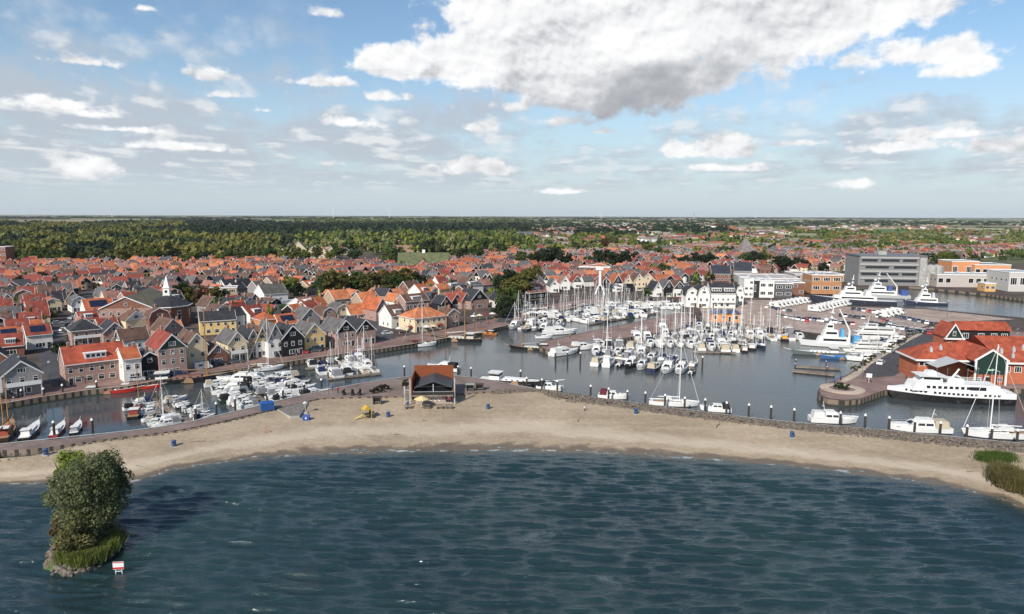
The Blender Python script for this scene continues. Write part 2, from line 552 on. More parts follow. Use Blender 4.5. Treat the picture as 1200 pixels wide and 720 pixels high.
def pavemat(name, c1, c2, bw, bh, rot_=0.0, mortar=0.8):
    m, t, b = new_mat(name)
    ge = t.n('ShaderNodeNewGeometry')
    mp = t.n('ShaderNodeMapping', Vector=ge.outputs['Position'])
    mp.inputs['Rotation'].default_value = (0, 0, rot_)
    bt = t.n('ShaderNodeTexBrick', Vector=mp.outputs[0])
    bt.inputs['Scale'].default_value = 1.0
    bt.inputs['Brick Width'].default_value = bw
    bt.inputs['Row Height'].default_value = bh
    bt.inputs['Mortar Size'].default_value = 0.04 * bh
    bt.inputs['Color1'].default_value = tuple(c1) + (1,)
    bt.inputs['Color2'].default_value = tuple(c2) + (1,)
    bt.inputs['Mortar'].default_value = tuple(x * mortar for x in c1) + (1,)
    f = t.noise(ge.outputs['Position'], 0.12, 5, 0.65)
    c = t.mix(1.0, bt.outputs[0], t.mix(t.ss(f, 0.3, 0.7), (0.78, 0.78, 0.78), (1.2, 1.2, 1.2)), 'MULTIPLY')
    f2 = t.noise(ge.outputs['Position'], 1.5, 4, 0.7)
    c = t.mix(1.0, c, t.mix(f2, (0.8, 0.8, 0.8), (1.2, 1.2, 1.2)), 'MULTIPLY')
    t.put(b.inputs['Base Color'], c)
    b.inputs['Roughness'].default_value = 0.9
    b.inputs['Specular IOR Level'].default_value = 0.2


pavemat('quay_brick', (0.20, 0.125, 0.105), (0.25, 0.165, 0.14), 1.4, 0.7, R(42))
pavemat('prom_brick', (0.19, 0.14, 0.12), (0.225, 0.17, 0.145), 1.6, 0.8, R(20))
pavemat('lot_brick', (0.31, 0.235, 0.195), (0.36, 0.275, 0.23), 2.6, 5.0, R(35), 1.3)
pavemat('pier_brick', (0.225, 0.15, 0.13), (0.26, 0.18, 0.155), 1.4, 0.7, R(40))
pavemat('pale_stone', (0.42, 0.34, 0.26), (0.46, 0.38, 0.30), 2.0, 1.0, R(40))
simple('asphalt', (0.055, 0.052, 0.055), 0.9, var=0.25, scale=0.3)
simple('stone_armour', (0.22, 0.19, 0.17), 0.9, var=0.35, scale=0.6)
simple('road_paint', (0.7, 0.7, 0.68), 0.7)
simple('grass_green', (0.07, 0.12, 0.03), 0.9, var=0.4, scale=0.6)
# timber sheet piling of the quay walls
m, t, b = new_mat('quay_piling')
ge = t.n('ShaderNodeNewGeometry')
sx = t.n('ShaderNodeSeparateXYZ', Vector=ge.outputs['Position'])
s_ = t.m('ADD', t.m('MULTIPLY', sx.outputs[0], 0.75), t.m('MULTIPLY', sx.outputs[1], 0.66))
w = t.m('FRACT', t.m('MULTIPLY', s_, 0.55))
c = t.mix(t.ss(w, 0.55, 0.7), (0.20, 0.15, 0.11), (0.035, 0.028, 0.022))
c = t.mix(t.ss(sx.outputs[2], 0.6, 0.1), c, (0.03, 0.035, 0.02))
t.put(b.inputs['Base Color'], c)
b.inputs['Roughness'].default_value = 0.9

# ------------------------------------------------------------------ mesh helpers
class MB:
    """collects faces; build() makes one mesh with up to a few materials"""
    def __init__(s):
        s.v, s.f, s.mi, s.mats = [], [], [], []

    def mat(s, name):
        if name not in s.mats:
            s.mats.append(name)
        return s.mats.index(name)

    def add(s, verts, faces, mat, M=None):
        o = len(s.v)
        if M is not None:
            verts = [M @ Vector(v) for v in verts]
        s.v += [tuple(v) for v in verts]
        s.f += [tuple(i + o for i in f) for f in faces]
        s.mi += [s.mat(mat)] * len(faces)
        return s

    def box(s, x0, x1, y0, y1, z0, z1, mat, M=None):
        v = [(x0, y0, z0), (x1, y0, z0), (x1, y1, z0), (x0, y1, z0), (x0, y0, z1), (x1, y0, z1), (x1, y1, z1), (x0, y1, z1)]
        f = [(0, 3, 2, 1), (4, 5, 6, 7), (0, 1, 5, 4), (1, 2, 6, 5), (2, 3, 7, 6), (3, 0, 4, 7)]
        return s.add(v, f, mat, M)

    def tbox(s, x0, x1, y0, y1, z0, z1, ix0, ix1, iy, mat, M=None):
        """box with an inset top (taper)"""
        v = [(x0, y0, z0), (x1, y0, z0), (x1, y1, z0), (x0, y1, z0), (x0 + ix0, y0 + iy, z1), (x1 - ix1, y0 + iy, z1), (x1 - ix1, y1 - iy, z1), (x0 + ix0, y1 - iy, z1)]
        f = [(0, 3, 2, 1), (4, 5, 6, 7), (0, 1, 5, 4), (1, 2, 6, 5), (2, 3, 7, 6), (3, 0, 4, 7)]
        return s.add(v, f, mat, M)

    def prism(s, prof, y0, y1, mat, axis='y', M=None):
        """profile in x,z pushed along y (or in y,z pushed along x)"""
        n = len(prof)
        if axis == 'y':
            v = [(a, y0, b) for a, b in prof] + [(a, y1, b) for a, b in prof]
        elif axis == 'x':
            v = [(y0, a, b) for a, b in prof] + [(y1, a, b) for a, b in prof]
        else:
            v = [(a, b, y0) for a, b in prof] + [(a, b, y1) for a, b in prof]
        f = [tuple(range(n)), tuple(range(2 * n - 1, n - 1, -1))]
        f += [(i, i + n, (i + 1) % n + n, (i + 1) % n) for i in range(n)]
        return s.add(v, f, mat, M)

    def tube(s, p0, p1, r0, r1, mat, n=8, M=None, caps=True):
        p0, p1 = Vector(p0), Vector(p1)
        d = (p1 - p0).normalized()
        a = d.orthogonal().normalized()
        b = d.cross(a)
        v = []
        for p, r in ((p0, r0), (p1, r1)):
            for i in range(n):
                t_ = 2 * math.pi * i / n
                v.append(p + a * (math.cos(t_) * r) + b * (math.sin(t_) * r))
        f = [(i, (i + 1) % n, (i + 1) % n + n, i + n) for i in range(n)]
        if caps:
            f += [tuple(range(n - 1, -1, -1)), tuple(range(n, 2 * n))]
        return s.add(v, f, mat, M)

    def lathe(s, prof, mat, n=12, M=None):
        v, f = [], []
        for r, z in prof:
            for i in range(n):
                t_ = 2 * math.pi * i / n
                v.append((math.cos(t_) * r, math.sin(t_) * r, z))
        for k in range(len(prof) - 1):
            for i in range(n):
                j = (i + 1) % n
                f.append((k * n + i, k * n + j, (k + 1) * n + j, (k + 1) * n + i))
        f.append(tuple(range(n - 1, -1, -1)))
        f.append(tuple(range((len(prof) - 1) * n, len(prof) * n)))
        return s.add(v, f, mat, M)

    def mesh(s, name, smooth=False):
        me = bpy.data.meshes.new(name)
        me.from_pydata(s.v, [], s.f)
        for mn in s.mats:
            me.materials.append(MATS[mn])
        me.polygons.foreach_set('material_index', s.mi)
        if smooth:
            me.polygons.foreach_set('use_smooth', [True] * len(s.f))
        me.update()
        return me


def link(name, me, parent=None, color=None):
    o = bpy.data.objects.new(name, me)
    COL.objects.link(o)
    if parent is not None:
        o.parent = parent
    if color is not None:
        o.color = tuple(color)[:3] + (1.0,)
    return o


def struct(name, me, color=None):
    o = link(name, me, None, color)
    o['kind'] = 'structure'
    return o


def tag(o, label, cat, group=None):
    o['label'] = label
    o['category'] = cat
    if group:
        o['group'] = group
    return o


class Proto:
    """a thing as a list of parts; put() makes one individual that shares the meshes"""
    def __init__(s, name):
        s.name = name
        s.parts = []

    def part(s, name, mb, key=None, loc=(0, 0, 0), rot=0.0, scl=(1, 1, 1), sub=None, smooth=False):
        me = mb if isinstance(mb, bpy.types.Mesh) else mb.mesh(name, smooth)
        s.parts.append((name, me, key, loc, rot, scl, sub))
        return len(s.parts) - 1

    def put(s, loc, rz, label, cat, group=None, colors=None, scale=1.0):
        root = bpy.data.objects.new(s.name, None)
        COL.objects.link(root)
        root.empty_display_size = 0.5
        root.location = loc
        root.rotation_euler = (0, 0, rz)
        root.scale = (scale, scale, scale) if not isinstance(scale, (tuple, list)) else scale
        tag(root, label, cat, group)
        made = []
        for (n, me, key, l, r, sc_, sub) in s.parts:
            if me is None:
                made.append(None)
                continue
            par = root if sub is None else made[sub]
            o = link(n, me, par)
            o.location = l
            if r:
                o.rotation_euler = (0, 0, r)
            o.scale = sc_
            if key and colors and key in colors:
                o.color = tuple(colors[key])[:3] + (1.0,)
            made.append(o)
        return root


def poly_sheet(name, pts, z, mat, side_mat=None, bottom=-2.5):
    """flat polygon of 2-D points with vertical sides"""
    P3 = [Vector((p[0], p[1], 0)) for p in pts]
    tris = tessellate_polygon([P3])
    mb = MB()
    n = len(pts)
    mb.add([(p.x, p.y, z) for p in P3], [t_ if (P3[t_[1]] - P3[t_[0]]).cross(P3[t_[2]] - P3[t_[0]]).z > 0 else t_[::-1] for t_ in tris], mat)
    if side_mat:
        area = sum(P3[i].x * P3[(i + 1) % n].y - P3[(i + 1) % n].x * P3[i].y for i in range(n))
        vs = [(p.x, p.y, z) for p in P3] + [(p.x, p.y, bottom) for p in P3]
        fs = []
        for i in range(n):
            j = (i + 1) % n
            fs.append((i, i + n, j + n, j) if area > 0 else (j, j + n, i + n, i))
        mb.add(vs, fs, side_mat)
    return mb.mesh(name)


def xy(px, py, z=1.6):
    p = G(px, py, z)
    return (p.x, p.y)


def smooth_line(pts, step=6.0):
    """Catmull-Rom through 2-D points"""
    out = []
    for i in range(len(pts) - 1):
        p0 = Vector(pts[max(i - 1, 0)])
        p1, p2 = Vector(pts[i]), Vector(pts[i + 1])
        p3 = Vector(pts[min(i + 2, len(pts) - 1)])
        n = max(1, int((p2 - p1).length / step))
        for k in range(n):
            t_ = k / n
            out.append(0.5 * ((2 * p1) + (-p0 + p2) * t_ + (2 * p0 - 5 * p1 + 4 * p2 - p3) * t_ ** 2 + (-p0 + 3 * p1 - 3 * p2 + p3) * t_ ** 3))
    out.append(Vector(pts[-1]))
    return [tuple(v) for v in out]


QZ = 1.6
# ------------------------------------------------------------------ land behind the harbour
quay_l = [xy(*p) for p in ((-130, 500), (0, 474), (50, 465.5), (100, 458), (150, 453), (187, 446), (250, 437), (320, 427), (370, 419.5),
                           (450, 408.5), (510, 399), (560, 389.5), (590, 382.5), (625, 374.5), (660, 364), (690, 357), (720, 353), (765, 354), (795, 358), (806, 365))]
pier_a = [xy(*p) for p in ((770, 372.5), (700, 386.5), (632, 401), (629, 404), (633, 407.5), (643, 411.5), (654, 411.5))]
pier_b = [xy(*p) for p in ((690, 403.5), (750, 394), (790, 387), (825, 379.5), (868, 380.5), (905, 385.5), (945, 390), (985, 395.5), (1040, 391), (1062, 393), (1066, 398), (1040, 412), (1015, 425),
                           (995, 438), (975, 447), (963, 453), (958, 458), (960, 463.5), (970, 468), (990, 470), (1008, 468.5), (1022, 463.5), (1036, 458.5), (1060, 455), (1110, 454), (1185, 456), (1500, 468))]
chan = [xy(*p) for p in ((1500, 402), (1300, 381), (1200, 372.5), (1130, 366), (1085, 361.5), (1050, 359.5), (1000, 358.5), (955, 355), (940, 349), (941, 342),
                         (952, 338.5), (1010, 337), (1050, 335), (1080, 337), (1155, 344.5), (1200, 351), (1500, 374))]
BIG = 26000.0
outline = quay_l + pier_a + pier_b + chan
far = [(BIG, chan[-1][1] + 100), (BIG, BIG), (-BIG, BIG), (-BIG, quay_l[0][1] - 5), (quay_l[0][0] - 40, quay_l[0][1] - 5)]
struct('ground', poly_sheet('ground', outline + far, QZ, 'ground', 'quay_piling'))


def strip(line, w0, w1, z, name, mat):
    """a ribbon beside a line, from w0 to w1 to its left"""
    L = [Vector(p) for p in line]
    a, b_ = [], []
    for i, p in enumerate(L):
        d = (L[min(i + 1, len(L) - 1)] - L[max(i - 1, 0)]).normalized()
        nrm = Vector((-d.y, d.x))
        a.append(p + nrm * w0)
        b_.append(p + nrm * w1)
    mb = MB()
    vs = [(p.x, p.y, z) for p in a] + [(p.x, p.y, z) for p in b_]
    n = len(L)
    mb.add(vs, [(i, i + 1, i + 1 + n, i + n) for i in range(n - 1)], mat)
    return mb.mesh(name)


ql = smooth_line(quay_l[1:17], 5)
struct('quay_paving', strip(ql, 0.6, 15, QZ + 0.03, 'quay_paving', 'quay_brick'))
struct('quay_kerb', strip(ql, 0.0, 0.55, QZ + 0.12, 'quay_kerb', 'pale_stone'))
# parking quay, street of the village, pier, ferry quay
struct('car_park_paving', poly_sheet('car_park_paving', [xy(*p) for p in ((872, 380), (905, 384.5), (945, 389), (985, 394.5), (1040, 390), (1062, 392), (1095, 378), (1190, 374.5), (1085, 362.5), (1000, 360),
                                                                      (950, 356.5), (936, 349), (925, 352), (880, 352), (820, 361), (826, 378.5))], QZ + 0.03, 'lot_brick'))
struct('pier_paving', poly_sheet('pier_paving', [xy(*p) for p in ((800, 366.5), (770, 373.2), (700, 387), (634, 401.6), (631.5, 404), (635, 407.2), (644, 410.8), (653.5, 410.8), (690, 402.9), (750, 393.4), (790, 386.4), (825, 378.9))], QZ + 0.03, 'pier_brick'))
struct('quay_head_paving', poly_sheet('quay_head_paving', [xy(*p) for p in ((1064, 398.5), (1042, 411.5), (1017, 425), (997, 438), (976, 447.5), (964, 453.5), (960, 458), (962, 463), (972, 467), (990, 469), (1007, 467.5), (1020, 463),
                                                                       (1034, 458), (1060, 454.5), (1110, 453.5), (1185, 455.5), (1400, 464), (1400, 400), (1110, 385))], QZ + 0.03, 'pier_brick'))
struct('quay_road', poly_sheet('quay_road', [xy(*p) for p in ((1098, 383), (1070, 397), (1046, 411), (1024, 424), (1012, 436), (1022, 443), (1048, 441), (1062, 432), (1072, 420), (1100, 400), (1112, 386))], QZ + 0.06, 'asphalt'))
struct('quay_footpath', poly_sheet('quay_footpath', [xy(*p) for p in ((1092, 383), (1064, 397), (1040, 411), (1018, 424), (1000, 437), (984, 447), (990, 449), (1006, 441), (1020, 428), (1043, 413.5), (1067, 399), (1096, 384.5))], QZ + 0.09, 'pale_stone'))
# round planter ring on the head
hc = G(987, 456.5, QZ)
mb = MB()
n = 28
ring = []
for r_, z_ in ((5.6, 0.0), (5.6, 0.25), (3.4, 0.30), (3.2, 0.12)):
    ring.append([(hc.x + math.cos(6.2832 * i / n) * r_, hc.y + math.sin(6.2832 * i / n) * r_ * 1.0, QZ + 0.05 + z_) for i in range(n)])
vs = [p for r__ in ring for p in r__]
mb.add(vs, [(k * n + i, k * n + (i + 1) % n, (k + 1) * n + (i + 1) % n, (k + 1) * n + i) for k in range(3) for i in range(n)], 'pale_stone')
tag(link('planter_ring', mb.mesh('planter_ring')), 'round pale stone ring around a planting bed on the curved quay head', 'planter')
# streets of the village
for pts in ([(78, 452), (60, 420), (62, 400), (80, 380), (100, 360), (108, 340)], [(455, 398), (420, 372), (330, 350), (230, 343)], [(590, 378), (600, 350), (560, 335), (500, 326)]):
    struct('street', strip(smooth_line([xy(*p) for p in pts], 6), -3.2, 3.2, QZ + 0.05, 'street', 'asphalt'))
# lines of the parking bays
mb = MB()
o_ = Vector(xy(905, 383))
u_ = (Vector(xy(985, 393)) - o_).normalized()
v_ = Vector((-u_.y, u_.x))
for row in range(6):
    for k in range(26):
        p = o_ + u_ * (k * 2.6 + row * 3) + v_ * (3 + row * 13)
        q = p + v_ * 4.8
        s_ = u_ * 0.09
        mb.add([(p.x - s_.x, p.y - s_.y, QZ + .05), (p.x + s_.x, p.y + s_.y, QZ + .05), (q.x + s_.x, q.y + s_.y, QZ + .05), (q.x - s_.x, q.y - s_.y, QZ + .05)], [(0, 1, 2, 3)], 'road_paint')
struct('parking_markings', mb.mesh('parking_markings'))

# ------------------------------------------------------------------ harbour water
HWQ = [(-60, 545), (0, 523.5), (60, 519.5), (110, 514), (150, 508), (187, 503), (240, 492.5), (300, 480), (350, 468), (395, 460), (450, 455), (485, 451), (530, 451), (560, 452), (600, 455), (630, 456.3), (660, 461.5), (700, 467.5),
       (740, 473), (800, 481), (850, 487.5), (900, 493.5), (960, 499), (1000, 502), (1040, 506), (1100, 512), (1150, 517), (1200, 521.5), (1310, 533)]
hw = [xy(*p, 0) for p in HWQ] + [(700, 200), (700, 640), (150, 640), (-30, 520), (-60, 330), (-260, 240)]
struct('harbour_water', poly_sheet('harbour_water', hw, 0.0, 'harbour_water'))

# ------------------------------------------------------------------ promenade on the dike between the harbour and the beach
prom_h = smooth_line([xy(*p) for p in ((-130, 537), (-40, 526), (0, 519.5), (60, 515.5), (110, 510.5), (150, 505.5), (187, 500.5), (240, 490), (300, 476.5), (350, 464), (395, 454.5), (450, 445), (485, 440), (530, 439.5), (560, 443),
                                       (600, 451), (630, 456), (660, 460.5), (700, 466.5), (740, 471.5), (800, 479.5), (850, 486), (900, 492), (960, 497.5), (1000, 500.5), (1040, 504.5), (1100, 510.5), (1150, 515.5), (1200, 520), (1320, 531))], 4)
prom_s = smooth_line([xy(*p) for p in ((-130, 553), (-40, 540), (0, 528), (37, 526.5), (90, 519.5), (150, 511.5), (200, 505.5), (262, 493.5), (300, 484.5), (350, 472.5), (375, 467), (400, 466), (450, 465), (485, 464), (530, 463), (562, 460),
                                       (600, 458), (630, 456.8), (660, 462.5), (700, 468.8), (740, 474.2), (800, 482.5), (850, 489), (900, 495), (960, 501), (1000, 504), (1040, 508), (1100, 514), (1150, 519), (1200, 523), (1320, 535))], 4)
struct('promenade', poly_sheet('promenade', prom_s + prom_h[::-1], QZ, 'prom_brick', 'quay_piling'))
struct('promenade_kerb', strip(smooth_line(prom_h[::4], 5), -0.5, 0.05, QZ + 0.1, 'promenade_kerb', 'concrete'))

# ------------------------------------------------------------------ beach
back = [xy(*p) for p in ((-130, 553), (-40, 540), (0, 536.5), (37, 533.5), (90, 522), (150, 512.5), (200, 507), (262, 494.5), (300, 485.5), (350, 473.5), (375, 468), (450, 466), (485, 465.5), (530, 464.5), (562, 461.5),
                        (600, 459.5), (630, 458), (660, 468), (700, 472.5), (740, 478), (800, 486.5), (850, 492.5), (900, 498), (960, 505), (1000, 508.5), (1040, 512.5), (1100, 519), (1150, 524), (1200, 528), (1320, 541))]
shore = [xy(px, py, 0) for px, py in ((-130, 572), (-40, 567), (0, 566), (60, 566.5), (130, 566), (160, 563), (200, 551), (250, 542.5), (300, 537), (350, 533.5), (400, 531), (450, 529.5), (500, 528.5), (600, 528), (700, 530.5), (800, 536),
                                      (900, 543.5), (1000, 554), (1070, 563), (1130, 573), (1180, 587), (1200, 597), (1250, 640))]


def resample(line, n):
    L = [Vector(p) for p in smooth_line(line, 3)]
    s_ = [0.0]
    for i in range(1, len(L)):
        s_.append(s_[-1] + (L[i] - L[i - 1]).length)
    xs = np.linspace(0, s_[-1], n)
    return np.stack([np.interp(xs, s_, [p.x for p in L]), np.interp(xs, s_, [p.y for p in L])], 1)


# pair the two lines by screen column so that each cross-section runs down the beach
def by_x(line, xs):
    L = np.array(resample(line, 1500))
    th = np.arctan2(L[:, 0], L[:, 1] + 60.0)
    o = np.argsort(th)
    return np.stack([np.interp(xs, th[o], L[o, 0]), np.interp(xs, th[o], L[o, 1])], 1)


NX = 700
ths = np.linspace(-0.56, 0.60, NX)
BA, SH = by_x(back, ths), by_x(shore, ths)
rows = []
ts = np.concatenate([np.linspace(-0.05, 1.0, 60), np.array([1.03, 1.08, 1.16, 1.3, 1.6])])
for t_ in ts:
    p = BA * (1 - t_) + SH * t_
    if t_ <= 1:
        z = 1.28 * (1 - max(t_, 0)) ** 1.15 if t_ > 0 else 1.28
        z = z * 1.0
    else:
        z = -(t_ - 1) * 1.6
    bump = 0.0
    if 0.02 < t_ < 0.97:
        bump = 1.0
    xs_, ys_ = p[:, 0], p[:, 1]
    nz = (np.sin(xs_ * 0.31 + ys_ * 0.2) * np.sin(ys_ * 0.45 - xs_ * 0.12) * 0.035 + np.sin(xs_ * 1.1 + 2 * np.sin(ys_ * 0.7)) * 0.02 + NR.normal(0, 0.012, NX)) * bump
    rows.append(np.stack([xs_, ys_, np.full(NX, z) + nz], 1))
V = np.concatenate(rows)
nr = len(rows)
idx = np.arange(nr * NX).reshape(nr, NX)
F = np.stack([idx[:-1, :-1], idx[1:, :-1], idx[1:, 1:], idx[:-1, 1:]], -1).reshape(-1, 4)


def np_mesh(name, V, F, mats, smooth=False, tint=None, mi=None):
    me = bpy.data.meshes.new(name)
    k = F.shape[1]
    me.vertices.add(len(V))
    me.vertices.foreach_set('co', np.ascontiguousarray(V, dtype=np.float32).ravel())
    me.loops.add(F.size)
    me.loops.foreach_set('vertex_index', np.ascontiguousarray(F, dtype=np.int32).ravel())
    me.polygons.add(len(F))
    me.polygons.foreach_set('loop_start', np.arange(0, F.size, k, dtype=np.int32))
    if smooth:
        me.polygons.foreach_set('use_smooth', np.ones(len(F), dtype=bool))
    for mn in mats:
        me.materials.append(MATS[mn])
    if mi is not None:
        me.polygons.foreach_set('material_index', np.ascontiguousarray(mi, dtype=np.int32))
    if tint is not None:
        at = me.attributes.new('tint', 'FLOAT_COLOR', 'POINT')
        c4 = np.concatenate([tint, np.ones((len(tint), 1))], 1).astype(np.float32)
        at.data.foreach_set('color', c4.ravel())
    me.update(calc_edges=True)
    return me


struct('beach', np_mesh('beach', V, F, ['sand'], True))

# ------------------------------------------------------------------ lake with real waves
xs = np.concatenate([-np.geomspace(120, 1500, 14)[::-1], np.arange(-116, 132.01, 0.29), np.geomspace(136, 1500, 14)])
ys = np.concatenate([-np.geomspace(10, 1200, 12)[::-1], np.arange(20, 60, 1.5), np.arange(60, 155.01, 0.24), [165, 172]])
X, Y = np.meshgrid(xs, ys)
Z = np.zeros_like(X)
DX = np.zeros_like(X)
DY = np.zeros_like(X)
wr = np.random.default_rng(11)
fade = np.clip((132 - X) / 8, 0, 1) * np.clip((X + 116) / 8, 0, 1) * np.clip((Y - 60) / 6, 0, 1) * np.clip((170 - Y) / 6, 0, 1)
WDIR = R(-94)
SL = 0.0
for i in range(130):
    lam = 0.85 * (4.6 / 0.85) ** wr.random()
    th = WDIR + wr.normal(0, 0.06 + 0.17 / lam)
    k = 2 * math.pi / lam
    amp = lam * (0.4 + wr.random()) * math.exp(-((math.log(lam / 1.85)) ** 2) / 0.42)
    SL += (amp * k) ** 2 / 2
    ph = wr.random() * 6.283
    a = k * (math.cos(th) * X + math.sin(th) * Y) + ph
    Z += amp * np.cos(a)
    DX -= amp * 0.7 * math.cos(th) * np.sin(a)
    DY -= amp * 0.7 * math.sin(th) * np.sin(a)
AMP = 0.30 / math.sqrt(SL)
Z, DX, DY = Z * AMP, DX * AMP, DY * AMP
# calmer close to the sand
ss_ = np.array(resample(shore, 400))
thg = np.arctan2(X, Y + 60.0)
o = np.argsort(np.arctan2(ss_[:, 0], ss_[:, 1] + 60))
yb = np.interp(thg, np.arctan2(ss_[:, 0], ss_[:, 1] + 60)[o], np.hypot(ss_[:, 0], ss_[:, 1] + 60)[o])
dsh = yb - np.hypot(X, Y + 60)
fade *= np.clip(0.25 + dsh / 14, 0.25, 1)
Zf = Z * fade
V = np.stack([X + DX * fade, Y + DY * fade, Zf], -1).reshape(-1, 3)
idx = np.arange(X.size).reshape(X.shape)
F = np.stack([idx[:-1, :-1], idx[:-1, 1:], idx[1:, 1:], idx[1:, :-1]], -1).reshape(-1, 4)
# leave out what lies under the land behind the shore
keep = (dsh.reshape(-1)[F].max(1) > -7)
struct('lake_water', np_mesh('lake_water', V, F[keep], ['lake_water'], True, tint=np.repeat(np.clip(1 - (dsh.reshape(-1) + 0.5) / 5.0, 0, 1)[:, None] ** 1.5 * 0.6, 3, 1)))

# ------------------------------------------------------------------ labels that single out
ONES = ['', 'first', 'second', 'third', 'fourth', 'fifth', 'sixth', 'seventh', 'eighth', 'ninth', 'tenth', 'eleventh', 'twelfth', 'thirteenth',
        'fourteenth', 'fifteenth', 'sixteenth', 'seventeenth', 'eighteenth', 'nineteenth']
TENS = {2: ('twentieth', 'twenty'), 3: ('thirtieth', 'thirty'), 4: ('fortieth', 'forty'), 5: ('fiftieth', 'fifty'), 6: ('sixtieth', 'sixty')}


def ordw(n):
    if n < 20:
        return ONES[n]
    a_, b_ = divmod(n, 10)
    return TENS[a_][0] if b_ == 0 else TENS[a_][1] + '-' + ONES[b_]


QUEUE = {}


def later(root, look, region):
    """label is written at the end: look + its place counted from the left among the same look in that region"""
    QUEUE.setdefault((look, region), []).append(root)


def flush_labels():
    for (look, region), L in QUEUE.items():
        L.sort(key=lambda r: PIX(r.location)[0])
        n_ = len(L)
        for i, r in enumerate(L):
            if n_ == 1:
                lab = f'{look} {region}'
            elif i == 0:
                lab = f'leftmost {look} {region}'
            elif i == n_ - 1:
                lab = f'rightmost {look} {region}'
            else:
                lab = f'{look}, {ordw(i + 1)} from left {region}'
            r['label'] = lab


# ------------------------------------------------------------------ windows, doors
def win_mesh(kind):
    mb = MB()
    t_ = 0.07
    mb.box(-0.5, 0.5, -0.06, 0.0, -0.5, -0.5 + t_, 'white_trim')
    mb.box(-0.5, 0.5, -0.06, 0.0, 0.5 - t_, 0.5, 'white_trim')
    mb.box(-0.5, -0.5 + t_, -0.06, 0.0, -0.5 + t_, 0.5 - t_, 'white_trim')
    mb.box(0.5 - t_, 0.5, -0.06, 0.0, -0.5 + t_, 0.5 - t_, 'white_trim')
    mb.box(-0.5 + t_, 0.5 - t_, -0.03, 0.0, -0.5 + t_, 0.5 - t_, 'glass')
    if kind == 'wide':
        for x in (-0.17, 0.17):
            mb.box(x - 0.02, x + 0.02, -0.055, -0.03, -0.5 + t_, 0.5 - t_, 'white_trim')
    elif kind == 'tall':
        mb.box(-0.5 + t_, 0.5 - t_, -0.055, -0.03, 0.12, 0.18, 'white_trim')
    return mb.mesh('window')


WIN = {k: win_mesh(k) for k in ('wide', 'tall', 'plain')}
mb = MB()
mb.box(-0.5, 0.5, -0.07, 0, 0, 1, 'white_trim')
mb.box(-0.4, 0.4, -0.09, -0.07, 0.02, 0.94, 'dark_wood')
mb.box(-0.25, 0.25, -0.10, -0.09, 0.6, 0.86, 'glass')
DOOR = mb.mesh('door')
mb = MB()
mb.box(-0.35, 0.35, -0.45, 0.45, 0, 1.5, 'chimney_brick')
mb.box(-0.42, 0.42, -0.52, 0.52, 1.5, 1.62, 'concrete')
mb.tube((0, -0.2, 1.62), (0, -0.2, 1.95), 0.12, 0.11, 'chimney_brick', 6)
mb.tube((0, 0.2, 1.62), (0, 0.2, 1.95), 0.12, 0.11, 'chimney_brick', 6)
CHIM = mb.mesh('chimney')
mb = MB()
mb.box(-0.25, 0.25, -0.3, 0.3, 0, 1.0, 'concrete')
CHIM2 = mb.mesh('chimney')


